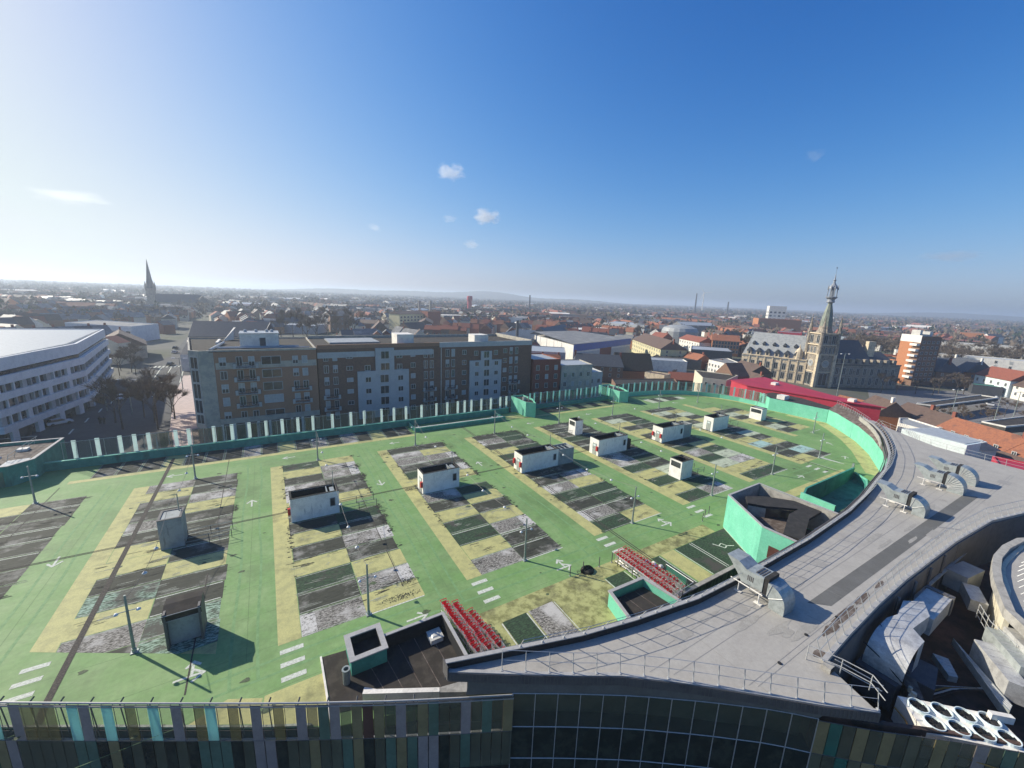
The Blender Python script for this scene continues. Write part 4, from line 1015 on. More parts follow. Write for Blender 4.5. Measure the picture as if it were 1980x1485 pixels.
# mossy outer wall of the deck below the trolleys
t = thing('retaining_wall', 'streaky green stained wall below the edge of the deck, along the grey roof rim', 'wall', (38,20.1,-2))
MB().box(29.7, 45.9, 20.05, 20.28, -4, -.01).build('wall', 'mossy_wall', t); MB().box(65.0, 80, 20.05, 20.28, -4, .15).build('wall', 'mossy_wall', t)
m = MB(); m.box(29.7, 45.9, 20.0, 20.4, .001, .12); m.build('kerb', 'concrete', t)
m = MB(); m.box(12.6, 24.5, 19.75, 20.1, -.02, .15, rot=R(1)); m.build('kerb', 'line_old', t)

# ================================================================== GLASS FACADE IN FRONT
def facade_line(pts):
    L = []; tot = 0
    for a, b in zip(pts, pts[1:]): l = (Vector(b)-Vector(a)).length; L.append((tot, l, Vector(a), Vector(b))); tot += l
    def at(s):
        for s0, l, a, b in L:
            if s <= s0+l+1e-6: return a+(b-a)*((s-s0)/l), math.atan2((b-a).y, (b-a).x)
        return L[-1][3], math.atan2((L[-1][3]-L[-1][2]).y, (L[-1][3]-L[-1][2]).x)
    return at, tot
PM = {'c':'clear_glass','p':'purple_panel','a':'fin_cyan','o':'ochre_glass','O':'ochre_panel','b':'olive_glass','t':'teal_panel','r':'maroon_panel','g':'green_glass','l':'olive_panel','k':'dark_glass'}
def facade(name, label, pts, z, hs, rows, loc):
    t = thing(name, label, 'glass facade', loc); at, tot = facade_line(pts); n = len(rows[0]); w = tot/n
    protos = {}; zt = z
    for h, row in zip(hs, rows):
        for i, ch in enumerate(row):
            if ch == ' ': continue
            p, a = at((i+.5)*w); key = (ch, h)
            if key not in protos:
                m = MB().box(-w/2+.03, w/2-.03, -.02, .02, -h+.03, -.03); o = m.build('panel', PM[ch], t, local=True); protos[key] = o.data
            else: o = bpy.data.objects.new('panel', protos[key]); COL.objects.link(o); o.parent = t
            o.location = (p.x-loc[0], p.y-loc[1], zt-loc[2]); o.rotation_euler = (0, 0, a)
        zt -= h
    m = MB()
    for i in range(n+1):
        p, a = at(min(i*w, tot)); nx, ny = -math.sin(a)*.07, math.cos(a)*.07
        m.tube((p.x+nx, p.y+ny, z), (p.x+nx, p.y+ny, zt), .018, 4)
    zz = z
    for h in [0]+list(hs):
        zz -= h; q_ = [at(tot*i/30)[0] for i in range(31)]
        m.path([(p.x, p.y, zz) for p in q_], .03, 4)
    m.build('mullion', 'fascia', t)
    return t, at, tot
row1 = 'ocpcabcpacpoccacpooocapcacocacpcoacocpcocpbtpbOrObpbOtbbpbtbO'
FL = [(-29.4,40.05),(-14.2,31.4),(-10.3,29.2),(-6.25,26.95),(-2.1,24.65),(.7,23.15),(5.2,20.8),(9.0,18.95),(11.8,17.62)]
n1 = len(row1); rf = random.Random(12)
row2 = ''.join(rf.choice('bpOtlbbpOltb') if i % 2 else rf.choice('kbbptk') for i in range(n1))
lead = 'opcabcpocpbcapo'
full1 = lead[-(70-n1):]+row1 if n1 < 70 else row1
rrr = [full1[:70], ('bt'+row2+'kbt')[:len(full1[:70])]]
rrr[1] = (rrr[1]+'b'*99)[:len(rrr[0])]
# the two upper rows fill what the photo shows; panels beyond the 100 largest share one mesh
t, at, tot = facade('glass_facade', 'striped coloured glass facade along the bottom of the picture, left of the plain glass wall', FL, 2.2, (2.65,), [rrr[0]], (-9,29,2.2))
w = tot/len(rrr[0]); 
for idx in range(len(rrr[1])):
    if idx < 33: continue
m = {}
for idx, ch in enumerate(rrr[1]):
    p, a = at((idx+.5)*w); nx, ny = math.cos(a)*(w/2-.03), math.sin(a)*(w/2-.03); px, py = -math.sin(a)*.04, math.cos(a)*.04
    if idx >= len(rrr[1])-30:
        b = MB(); b.add([(p.x-nx,p.y-ny,-3.2),(p.x+nx,p.y+ny,-3.2),(p.x+nx,p.y+ny,-.48),(p.x-nx,p.y-ny,-.48),(p.x-nx+px,p.y-ny+py,-3.2),(p.x+nx+px,p.y+ny+py,-3.2),(p.x+nx+px,p.y+ny+py,-.48),(p.x-nx+px,p.y-ny+py,-.48)], [(0,1,2,3),(7,6,5,4),(3,2,6,7),(1,5,6,2),(0,3,7,4),(0,4,5,1)])
        b.build('panel', PM[ch], t)
    else:
        b = m.setdefault(ch, MB()); b.add([(p.x-nx,p.y-ny,-3.2),(p.x+nx,p.y+ny,-3.2),(p.x+nx,p.y+ny,-.48),(p.x-nx,p.y-ny,-.48),(p.x-nx+px,p.y-ny+py,-3.2),(p.x+nx+px,p.y+ny+py,-3.2),(p.x+nx+px,p.y+ny+py,-.48),(p.x-nx+px,p.y-ny+py,-.48)], [(0,1,2,3),(7,6,5,4),(3,2,6,7),(1,5,6,2),(0,3,7,4),(0,4,5,1)])
allm = MB(); mats_ = sorted(m)
for i, ch in enumerate(mats_): allm.add(m[ch].v, m[ch].f, i)
o = allm.build('lower_panels', [PM[c_] for c_ in mats_], t); o['kind'] = 'stuff'
m = MB()
for z in (2.22,): 
    m.path([(at(tot*i/30)[0].x+.05, at(tot*i/30)[0].y+.12, z) for i in range(31)], .06, 6); m.path([(at(tot*i/30)[0].x, at(tot*i/30)[0].y, z-.12) for i in range(31)], .045, 5)
m.build('top_rail', 'coping', t)
m = MB()
s = .4
while s < tot-6:
    p, a = at(s); nx, ny = -math.sin(a), math.cos(a)
    m.tube((p.x+nx*.12,p.y+ny*.12,2.2),(p.x+nx*.42,p.y+ny*.42,2.34),.05,5); m.tube((p.x+nx*.3,p.y+ny*.3,-.4),(p.x+nx*.12,p.y+ny*.12,2.2),.035,5); s += 1.75
m.build('bracket', 'fascia', t)
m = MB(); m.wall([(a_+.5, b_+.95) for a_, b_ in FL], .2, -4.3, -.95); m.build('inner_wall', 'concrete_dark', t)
m = MB(); m.wall([(a_, b_+.1) for a_, b_ in FL], .12, -.62, -.5); m.build('ledge', 'rail_metal', t)
m = MB()
for (x, y) in [(-5.5,27.25),(-2.3,25.35),(3,22.4),(5,21.4),(7,20.4)]: m.box(x, x+.55, y+.42, y+.5, -2.9, -1.4, rot=R(-29))
m.build('inner_window', 'black', t)
# plain glazed curtain wall
t = thing('curtain_wall', 'dark glass curtain wall with thin pale mullions under the grey roof', 'curtain wall', (19,13.5,0))
at, tot = facade_line(CW[1:7]); n = 13; w = tot/n
for i in range(n):
    p0, a = at(i*w+.001); p1, _ = at((i+1)*w-.001)
    for (za, zb) in ((2.3, -.3), (-.3, -2.9), (-2.9, -5)):
        b = MB(); b.add([(p0.x,p0.y,zb),(p1.x,p1.y,zb),(p1.x,p1.y,za),(p0.x,p0.y,za)], [(0,1,2,3)]); b.build('pane', 'mesh_glass' if za > 2 else 'dark_glass', t)
m = MB()
for i in range(n+1):
    p, a = at(min(tot, i*w)); m.tube((p.x,p.y-.03,2.35),(p.x,p.y-.03,-5),.032,4)
for z in (2.33, -.3, -2.9):
    m.path([(at(tot*i/n)[0].x, at(tot*i/n)[0].y-.03, z) for i in range(n+1)], .032, 4)
m.build('mullion', 'rail_metal', t)
m = MB(); m.wall([(a_+.5, b_+.9) for a_, b_ in CW[:7]], .2, -5, 2.3); m.build('inner_wall', 'olive_panel', t)
m = MB(); m.sheet([CW[1],CW[3],CW[5],CW[6],(28.4,8.1),(26.6,9.7),(19.4,14.7),(12.4,18.8)], -.32); m.build('inner_floor', 'black', t)
# the striped facade goes on at the right
FR = CW[6:]
t, at, tot = facade('glass_facade', 'striped green and grey facade at the bottom right, below the white fan unit', FR, 2.2, (2.5, 2.6), ['OgbObOblbOlbpltlpbblOtplb'*1+'blpbO', 'lbglOblplbtblOlpbblbtlpbb'+'lbObl'], (36,0,2.2))
m = MB(); m.wall([(a_+.3, b_+.3) for a_, b_ in FR], .25, -5, 2.25); m.build('inner_wall', 'rust', t)

# ================================================================== PLANT PIT
pit = [(27.6,7.4),(29.7,8.2),(34.1,8.45),(46,8.7),(58.5,8.4),(68.7,7.7),(76,6.1),(97,3.0),(97,-30),(44.3,-7.2),(36.4,.5),(33.7,2.7),(30.3,5.2)]
t = thing('plant_pit', 'dark sunken plant pit with rusty floor between the two grey roofs', 'pit', (45,3,-1))
MB().prism(pit, -1.5, -1.0).build('floor', 'rust', t)
m = MB(); m.wall([(48.3,3.3),(49.8,3.7),(52.5,4.0),(55.3,4.75),(57.2,5.05),(59.5,5.1),(64.5,4.9),(70,3.2)][::-1], .3, -1, 4.4); m.build('round_wall', 'cream', t)
# round grey roof at the right edge
t = thing('round_roof', 'round grey ribbed roof at the right edge beyond the plant pit', 'roof', (58,-2,4.5))
rr_ = [(46.6,1.6),(48.3,2.9),(50.6,3.6),(53.0,4.3),(55.4,4.8),(58.3,5.2),(61.6,5.2),(65.0,4.8),(72,2),(80,-6),(60,-20),(48,-6)]
MB().prism(rr_, 4.0, 4.3).build('membrane', 'roof_membrane', t)
MB().wall(rr_[:9], .55, 4.0, 4.75).build('rim', 'concrete', t)
m = MB()
for k in range(14): m.strip([(49+k*1.5,3.4-abs(k-6)*.12),(56+k*.6,-6)], .06, 4.31)
m.build('rib', 'roof_seam', t)
m = MB()
for k in range(16): x = 48.4+k*1.15; y = 2.2+1.9*math.sin(min(1, k/9)*1.57); m.tube((x,y,4.75),(x+.25,y-.5,5.5),.03,4)
m.build('bracket', 'rail_metal', t)
# white fan unit: eight fans
t = thing('fan_unit', 'long white cooling unit with eight round fans in two rows', 'cooling unit', (35,2.8,0))
u = Vector((2.72,-2.5)).normalized(); v = Vector((.70,.80)).normalized()
def FP(a, b, z): return (33.75+u.x*a+v.x*b, 3.55+u.y*a+v.y*b, z)
m = MB(); 
body = [FP(-.8,-.65,0)[:2], FP(4.6,-.65,0)[:2], FP(4.6,1.75,0)[:2], FP(-.8,1.75,0)[:2]]
m.prism(body, .2, 2.1); m.build('body', 'offwhite', t)
fan = None
for r_ in range(2):
    for c in range(4):
        a = c*1.27-.05+(.0 if r_ else .12); b = r_*1.10+.02
        x, y, z = FP(a, b, 2.1)
        if fan is None:
            fan = MB().lathe([(.54,0),(.52,.2),(.47,.2),(.46,.03)], 24).build('fan_ring', 'white_panel', t, local=True, smooth=False)
            blade = MB(); 
            for k in range(7):
                A = 2*math.pi*k/7; B = A+.55; blade.add([(.06*math.cos(A),.06*math.sin(A),.08),(.43*math.cos(A),.43*math.sin(A),.07),(.43*math.cos(B),.43*math.sin(B),.14),(.06*math.cos(B),.06*math.sin(B),.13)], [(0,1,2,3)])
            blade.lathe([(.46,.03),(.46,.04)], 16); bl = blade.build('blades', 'black', fan, local=True); f = fan
        else:
            f = bpy.data.objects.new('fan_ring', fan.data); COL.objects.link(f); f.parent = t
            b2 = bpy.data.objects.new('blades', bl.data); COL.objects.link(b2); b2.parent = f
        f.location = (x-35, y-2.8, z)
m = MB(); m.prism([FP(3.9,1.2,0)[:2],FP(5.1,1.2,0)[:2],FP(5.1,1.5,0)[:2],FP(3.9,1.5,0)[:2]], 2.11, 2.6); m.build('control_box', 'offwhite', t)
m = MB(); m.path([FP(-1.3,-.2,1.6), FP(-1.0,.6,1.5), FP(-.9,1.6,1.3)], .05, 5); m.path([FP(-1.2,-.6,1.2), FP(3,-.95,.9), FP(6,-1.1,.8)], .04, 5); m.build('pipe', 'pipe_orange', t)
# big silver elbow duct
t = thing('large_duct', 'big silver duct with a rounded elbow dropping into the plant pit', 'air duct', (39.5,7.2,2))
m = MB(); n = 10
ya, yb = 6.0, 8.0
prev = None
for k in range(n+1):
    a = R(90+100*k/n); x = 38.6+1.7*math.cos(a)*1.1; z = 1.4+1.9*math.sin(a)
    cur = ((x, ya-.25, z), (x, yb, z))
    if prev: m.quad(prev[0], prev[1], cur[1], cur[0])
    prev = cur
m.build('elbow', 'galv_bright', t, smooth=True)
m = MB(); m.add([(38.6,5.75,3.3),(38.6,8.0,3.3),(40.2,8.0,3.35),(41.4,7.7,3.4),(44.0,8.1,3.3),(45.4,7.2,3.3),(43.6,6.4,3.3),(40.6,6.6,3.35),(39.8,5.75,3.3)], [tuple(range(9))[::-1]]); m.quad((38.6,5.75,3.3),(39.8,5.75,3.3),(39.8,5.75,1.2),(38.6,5.75,1.2)); m.quad((39.8,5.75,3.3),(40.6,6.6,3.35),(40.6,6.6,1.2),(39.8,5.75,1.2)); m.quad((40.6,6.6,3.35),(43.6,6.4,3.3),(43.6,6.4,2.0),(40.6,6.6,1.4)); m.quad((43.6,6.4,3.3),(45.4,7.2,3.3),(45.4,7.2,2.1),(43.6,6.4,2.1)); m.build('transition', 'galv_bright', t)
m = MB(); m.box(44.6, 49.4, 6.3, 7.9, 1.1, 2.6); m.build('main_duct', 'galv_bright', t)
m = MB(); m.box(49.4, 49.9, 6.2, 8.0, 1.0, 2.7); m.build('flange', 'fascia', t)
m = MB(); m.box(36.2, 37.6, 5.9, 8.2, -1, 1.1); m.build('lower_box', 'slate', t)
m = MB(); m.path([(36.8,8.2,2.6),(36.9,7,2.0),(36.6,5.6,1.3)], .04, 5); m.path([(38.9,8.0,3.34),(38.0,7,3.0),(36.6,5.6,1.4)], .03, 5); m.build('strap', 'black', t)
t.location = (38.9,7.1,2.6)
t = thing('condenser', 'dirty condenser unit with a gauge cluster below the big silver duct', 'cooling unit', (36.6,5.4,0))
m = MB(); m.box(35.9, 38.4, 4.8, 5.6, -.8, 1.2, rot=R(28)); m.build('body', 'roof_stain', t); m = MB(); m.box(35.9,36.5,4.9,5.2,1.2,1.5); m.tube((36.2,5.0,1.2),(36.2,5.0,1.7),.15,8); m.tube((36.7,5.3,1.2),(36.7,5.3,1.6),.12,8); m.build('valve', 'cream', t)
m = MB(); m.box(38.6, 41.5, 4.7, 6.2, -.9, 1.0, rot=R(10)); m.build('fan_housing', 'slate', t)
def hood(label, pts, z0, z1, mt):
    t = thing('duct_section', label, 'air duct', (pts[0][0], pts[0][1], z0)); MB().prism(pts, z0, z1).build('duct', mt, t)
    m = MB(); p = [Vector(q) for q in pts]
    for k in range(1, 5):
        a = p[0]+(p[1]-p[0])*k/5; b = p[3]+(p[2]-p[3])*k/5; m.tube((a.x,a.y,z1+.01),(b.x,b.y,z1+.01),.03,4)
    m.build('seam_rib', 'galv_bright', t)
hood('long thin grey duct crossing the dark pit floor', [(46.8,5.3),(41.6,1.9),(41.3,1.4),(42.1,1.4),(47.4,5.0)][:4], .4, 1.0, 'galv')
hood('wide silver duct beside the cream round wall, nearest the fan unit', [(46.2,4.2),(42.9,1.9),(43.3,.9),(47.0,3.2)], .6, 2.1, 'galv_bright')
hood('silver duct behind the wide one, going under the round roof', [(47.9,4.0),(44.5,1.7),(44.9,.8),(48.4,3.2)], 1.2, 2.7, 'galv')
hood('second silver duct end at the right edge of the pit', [(48.3,3.2),(45.4,1.1),(45.9,.3),(48.9,2.4)], 1.8, 3.2, 'galv_bright')
hood('small flat duct lid in the middle of the dark pit', [(43.6,5.7),(41.9,4.4),(42.3,4.0),(44.0,4.9)], .2, .7, 'galv')
t = thing('duct_section', 'blue grey duct bend deep in the narrow end of the pit', 'air duct', (56,7,1))
m = MB(); m.box(56.2, 59.6, 6.3, 7.9, .6, 2.4, rot=R(-8)); m.build('duct', 'slate_light', t)
m = MB(); m.box(53.2, 56.2, 5.2, 6.3, .8, 1.9, rot=R(22)); m.build('outlet', 'galv_bright', t)
t = thing('pit_railing', 'steel walkway railing in the pit by the round cream wall', 'railing', (51,4,2))
m = MB()
for z in (1.9, 2.4, 2.9): m.path([(50.8,4.9,z),(48.6,3.9,z),(46.8,2.2,z)], .03, 4)
for k in range(8): u_ = k/7; m.tube((50.8-4*u_,4.9-2.6*u_,1.6),(50.8-4*u_,4.9-2.6*u_,2.9),.03,4)
m.build('rail', 'rail_metal', t)
rg_ = random.Random(41)
t = thing('pipe_run', 'bundle of thin pipes crossing the dark pit floor beside the big silver duct', 'pipes', (42,4,-1))
for k in range(5):
    y = 5.4-k*.32; MB().path([(38.9+k*.3, y+.6, -.75), (41.5+k*.4, y-.3, -.7), (44.5+k*.5, y-2.2, -.7), (46.5+k*.3, y-3.6, -.2)], .06, 6).build('pipe', ['chrome','slate','pipe_orange','chrome','rust'][k], t)
t = thing('pump_unit', 'small grey pump units on the pit floor near the white fan unit', 'machinery', (38.5,3,-1))
for k in range(4):
    x, y = 37.2+k*1.15, 4.6-k*.85; MB().box(x, x+.75, y-.45, y+.15, -.99, -.35+.15*(k % 2), rot=R(-40)).build('pump', ['slate','galv','roof_stain','galv'][k], t)
    MB().tube((x+.35,y-.1,-.4),(x+.35,y-.1,.2),.09,8).build('pipe', 'chrome', t)
t = thing('cable_tray', 'long cable tray along the shaded wall of the plant pit', 'cable tray', (50,8,1))
MB().box(41, 66, 8.0, 8.25, 2.2, 2.3, rot=R(-.6)).build('tray', 'galv', t)
for k in range(6): MB().tube((43+k*4,8.2,-1),(43+k*4,8.2,4.2),.12,6).build('column', 'fascia', t)
t = thing('cable_coil', 'loops of black hose lying on the big silver duct', 'hose', (37,6.5,2))
MB().path([(37.0+.5*math.cos(a*.5)+a*.02, 6.2+.6*math.sin(a*.5), 2.95-.08*a) for a in range(14)], .035, 5).build('hose', 'black', t)
t = thing('satellite_dish', 'round dark dish rim under the tip of the grey roof, left of the fan unit', 'dish', (31.4,4.9,1.6))
m = MB(); m.lathe([(.05,1.4),(.45,1.6),(.5,1.7),(.46,1.72)], 14, (31.5,4.9)); m.build('dish', 'fascia', t); MB().tube((31.5,4.9,-1),(31.5,4.9,1.45),.05,5).build('mast', 'fascia', t)

# ================================================================== CITY
GZ = -5.0
class Face:
    """a wall face: s metres along it from a, z up"""
    def __init__(s, parent, a, b):
        s.p = parent; s.a = Vector(a); s.b = Vector(b); s.u = (s.b-s.a).normalized(); s.L = (s.b-s.a).length
        s.n = Vector((s.u.y, -s.u.x)); s.ang = math.atan2(s.u.y, s.u.x)
        s.o = org(parent)
WM = {}
def win(F, s, z, w, h, kind='dark', frame='window_frame', name='window', out=0.02):
    key = (w, h, kind, frame, name)
    p = F.a+F.u*s+F.n*out
    loc = (p.x-F.o[0], p.y-F.o[1], z-F.o[2])
    if key not in WM:
        f = min(.09, w*.09); m = MB()
        pane = {'dark':'window','shut':'shutter','half':'window'}[kind]
        m.box(-w/2+f, w/2-f, -.02, .0, f, h-f, 1)
        for a in ((-w/2,w/2,0,f),(-w/2,w/2,h-f,h),(-w/2,-w/2+f,f,h-f),(w/2-f,w/2,f,h-f)): m.box(a[0],a[1],-.06,.02,a[2],a[3],0)
        if w > .8 and kind != 'shut': m.box(-.04,.04,-.05,.0,f,h-f,0)
        if kind == 'half': m.box(-w/2+f, w/2-f, -.04, -.021, h*.45, h-f, 2)
        o = m.build(name, [frame, pane, 'shutter'], F.p, local=True); WM[key] = o.data
    else:
        o = bpy.data.objects.new(name, WM[key]); COL.objects.link(o); o.parent = F.p
    o.location = loc; o.rotation_euler = (0, 0, F.ang); return o
def piece(F, name, s0, s1, z0, z1, d0, d1, mname):
    """box on a wall face between depths d0..d1 outwards"""
    m = MB(); P = [F.a+F.u*s0+F.n*d0, F.a+F.u*s1+F.n*d0, F.a+F.u*s1+F.n*d1, F.a+F.u*s0+F.n*d1]
    m.prism([(p.x, p.y) for p in P], z0, z1); return m.build(name, mname, F.p)
def balcony(F, s, z, w):
    o = piece(F, 'balcony', s-w/2, s+w/2, z, z+.18, 0, 1.0, 'concrete')
    m = MB(); 
    for (a, b) in ((s-w/2, s+w/2),):
        p0 = F.a+F.u*a+F.n*.98; p1 = F.a+F.u*b+F.n*.98
        m.path([(p0.x,p0.y,z+1.1),(p1.x,p1.y,z+1.1)], .04, 4)
        for k in range(5): q0 = p0+(p1-p0)*k/4; m.tube((q0.x,q0.y,z+.18),(q0.x,q0.y,z+1.1),.025,4)
        for k in range(2):
            q0 = p0+(p1-p0)*k/2; q1 = p0+(p1-p0)*(k+1)/2; m.tube((q0.x,q0.y,z+.2),(q1.x,q1.y,z+1.1),.025,4); m.tube((q1.x,q1.y,z+.2),(q0.x,q0.y,z+1.1),.025,4)
    m.build('balustrade', 'black', F.p)
    for e in (s-w/2, s+w/2-.5): piece(F, 'balcony_panel', e, e+.5, z+.1, z+1.05, .9, 1.03, 'shutter')

# brown apartment building, first block with the beige corner
t = thing('apartment_building', 'brown brick apartment block with beige chamfered corner at its left end', 'apartment building', (-4,110,-5))
rb = [(-13.4,99.8),(-11.6,97.9),(-9.4,98.7),(9.1,98.7),(9.1,122),(-16.4,124)]
MB().prism(rb, -5, 14.1).build('wall', 'brick_brown', t)
MB().prism([(-13.0,100.2),(-11.5,98.4),(8.9,99.1),(8.9,121.6),(-15.9,123.5)], 14.101, 14.16).build('roof', 'bitumen', t)
m = MB(); m.wall(rb[:1]+rb[1:]+[rb[0]], .35, 14.1, 14.5); m.build('parapet', 'beige', t)
F = Face(t, (-13.4,99.8), (-11.6,97.9)); piece(F, 'corner_panel', 0, F.L, -1.2, 14.1, -.02, .06, 'beige')
F = Face(t, (-11.6,97.9), (-9.4,98.7)); piece(F, 'corner_panel', 0, F.L, -1.2, 14.1, -.02, .06, 'beige')
F = Face(t, (-13.4,99.8), (-11.6,97.9))
for (z, h) in ((10.9,2.4),(8.2,2.5),(4.9,3.1),(1.9,2.8),(-.3,2.0)): win(F, F.L*.52, z, 1.9, h, out=.08)
F = Face(t, (-16.4,124), (-13.4,99.8)); piece(F, 'side_panel', .3, 5, -1, 14, .0, .15, 'offwhite'); 
for k in range(5):
    for s in (8, 14, 20): win(F, s, .4+2.75*k, 1.4, 1.5)
F = Face(t, (-9.4,98.7), (9.1,98.7)); X = lambda x: x+9.4
piece(F, 'light_band', .2, F.L-.1, 10.6, 11.9, 0, .06, 'beige'); piece(F, 'ground_floor_band', 0, F.L, -.8, .3, 0, .35, 'beige')
piece(F, 'shop_front', 0, F.L, -4.6, -.8, 0, .1, 'window')
for k in range(9): piece(F, 'shop_pillar', k*2.1, k*2.1+.5, -5, -.8, .1, .3, 'offwhite')
rw = random.Random(21)
for k in range(5):
    z = 11.3-2.75*k
    win(F, X(-8.0), z-.1, 1.2, 1.8 if k < 4 else 1.5, rw.choice(['half','dark','half']) if k != 3 else 'shut', out=.07)
    for x in (-5.2, -3.1): win(F, X(x), z-.2, 1.1, 2.0 if k < 4 else 1.5, rw.choice(['dark','dark','half']), out=.07)
    win(F, X(.4), z-.1, 3.6, 1.8 if k < 4 else 1.3, 'shut' if k == 3 else 'dark', out=.07)
    for x in (4.9, 6.7): win(F, X(x), z-.1, 1.1, 1.7, rw.choice(['dark','half','shut']), out=.07)
    if k in (0,1,2,3): balcony(F, X(-4.1), z-.6, 4.4)
    if k in (2,3): balcony(F, X(5.8), z-.6, 3.9)
m = MB(); m.box(-5.0, 2.2, 103, 109, 14.161, 17.3); m.build('lift_house', 'offwhite', t); MB().box(-1.4, -.3, 102.96, 102.999, 14.2, 16.4).build('lift_house_door', 'slate', t)
MB().box(-5.1, 2.3, 102.9, 109.1, 17.301, 17.4).build('lift_house_roof', 'zinc', t)
m = MB()
for x in (-4, -2, 0, 1): m.lathe([(.35,17.4),(.3,17.9),(.02,18)], 8, (x,106))
m.build('vent_cap', 'zinc', t)
m = MB(); m.tube((-10,101,14.3),(-8.5,112,14.5),.3,8); m.tube((-9,103,14.5),(6,103.0,14.5),.18,8); m.tube((-9,102,14.5),(8,101.2,14.4),.15,8); m.build('roof_duct', 'zinc', t)
m = MB(); m.add([(-9,118,14.2),(-7,121,14.2),(-6.8,121,17.2),(-6.4,120.5,17.2)], [(0,1,2,3)]); m.box(-10,-9.5,112,119,14.2,14.6); m.build('roof_panel', 'offwhite', t)

# second, long block
t = thing('apartment_building', 'long dark brown apartment block with two pale blue grey panel bays', 'apartment building', (38,110,-5))
rb = [(9.3,99.2),(66.6,99.2),(66.6,121),(9.3,121)]
MB().prism(rb, -5, 14.1).build('wall', 'brick_dark', t)
MB().prism([(9.6,99.6),(66.2,99.6),(66.2,120.6),(9.6,120.6)], 13.2+.9+.001, 14.16).build('roof', 'bitumen', t)
m = MB(); m.wall([(9.3,121),(66.6,121)], -.3, 14.1, 14.9); m.wall([(66.6,121),(66.6,99.2)], -.3, 14.1, 15.2); m.build('parapet', 'beige', t)
m = MB(); m.wall([(9.3,99.2),(38,99.2)], .3, 14.1, 15.0); m.build('front_parapet', 'brick_brown', t)
m = MB(); m.wall([(38.02,99.15),(66.6,99.15)], .4, 13.7, 15.0); m.build('front_parapet', 'panel_grey', t)
F = Face(t, (9.3,99.2), (66.6,99.2)); X = lambda x: x-9.3
for (a, b, zt) in ((21.8,26.2,14.0),): piece(F, 'grey_panel_bay', X(a), X(b), 8.6, zt, 0, .5, 'panel_grey')
piece(F, 'grey_panel_bay', X(17.6), X(29.8), -3, 8.6, 0, .45, 'panel_grey'); piece(F, 'grey_panel_bay', X(46.5), X(56.3), -3, 9.9, 0, .45, 'panel_grey')
piece(F, 'grey_panel_bay', X(49.9), X(53.2), 9.9, 12.4, 0, .4, 'panel_grey')
piece(F, 'light_band', 0, X(21.7), 12.0, 13.3, 0, .08, 'panel_grey'); piece(F, 'light_band', X(26.3), X(36), 12.0, 13.4, 0, .08, 'panel_grey')
m = MB(); m.tube((38.4,99.0,-4),(38.4,99.0,13.6),.08,5); m.build('downpipe', 'offwhite', t)
for k in range(6):
    z = 11.3-2.75*k+(.1)
    for x in (11.0, 12.9): win(F, X(x), z-.1, 1.0, 1.8, rw.choice(['dark','shut','half']))
    win(F, X(16.0), z+.3, 1.4, 1.0, rw.choice(['dark','shut','half']))
    for x in (34.3, 35.9, 40.2, 41.8, 59.6, 61.4): win(F, X(x), z-.2, 1.0, 2.0, rw.choice(['dark','dark','shut','half']))
    for x in (31.0, 45.0, 57.6): win(F, X(x), z+.2, 1.2, 1.25, rw.choice(['dark','dark','shut']))
    if k in (3,4):
        for x in (11.9, 35.1, 41.0, 60.5): balcony(F, X(x), z-.6, 3.6)
    if k == 0: win(F, X(24.0), z, 2.0, 1.9, out=.52); win(F, X(51.5), z-.9, 1.7, 1.9, out=.42); win(F, X(27.6), z, 1.4, 1.4); win(F, X(48.5), z-.2, 1.2, 1.3); win(F, X(54.6), z-.2, 1.2, 1.3)
    if k == 1: win(F, X(24.0), z, 2.2, 1.8, out=.52); win(F, X(20), z, 1.3, 1.3); win(F, X(27.6), z, 1.3, 1.3)
    if k >= 2 or k == 1:
        if k >= 2:
            for x in (20.0, 27.7): win(F, X(x), z, 1.35, 1.3, out=.47)
            win(F, X(23.8), z-.3, 2.1, 2.0, out=.47)
        for x in (48.6, 54.6): win(F, X(x), z-.3, 1.2, 1.25, out=.47)
        win(F, X(51.6), z-.5, 1.7, 1.9, out=.47)
F = Face(t, (66.6,99.2), (66.6,121))
MB().box(27.6, 31.8, 101, 106, 14.17, 17.0).build('lift_house', 'offwhite', t); MB().box(48.8,53.0,101,105,14.17,16.6).build('lift_house', 'offwhite', t)
m = MB(); m.box(13, 25, 108, 118, 14.17, 14.5); m.build('rooflight_row', 'slate_light', t)
# further blocks to its right
def simple_block(name, label, cat, poly, z1, wall, roof, faces=(), wz=(), ws=(), wsize=(1.1,1.5), par=.4, pm=None, z0=GZ, kind='dark'):
    cx = sum(p[0] for p in poly)/len(poly); cy = sum(p[1] for p in poly)/len(poly)
    t = thing(name, label, cat, (cx, cy, z0)); MB().prism(poly, z0, z1).build('wall', wall, t)
    ins = [(cx+(p[0]-cx)*.97, cy+(p[1]-cy)*.97) for p in poly]
    MB().prism(ins, z1+.001, z1+.12).build('roof', roof, t)
    a = sum(poly[i][0]*poly[(i+1)%len(poly)][1]-poly[(i+1)%len(poly)][0]*poly[i][1] for i in range(len(poly)))
    if a < 0: poly = poly[::-1]
    if par: MB().wall(poly, .3, z1, z1+par, closed=True).build('parapet', pm or wall, t)
    for i in faces:
        F = Face(t, poly[i], poly[(i+1) % len(poly)])
        for z in wz:
            n = int(F.L/ws); 
            for k in range(n): win(F, (k+.5)*F.L/n, z, *wsize, rw.choice([kind, kind, kind, 'shut' if kind == 'dark' else kind]))
    return t
simple_block('apartment_building', 'small dark red apartment block right of the long brown one', 'apartment building', [(67,98.5),(76.2,97.3),(78,110),(67,112)], 9.0, 'brick_red', 'zinc', (0,), (-2,.7,3.4,6.1), 2.6)
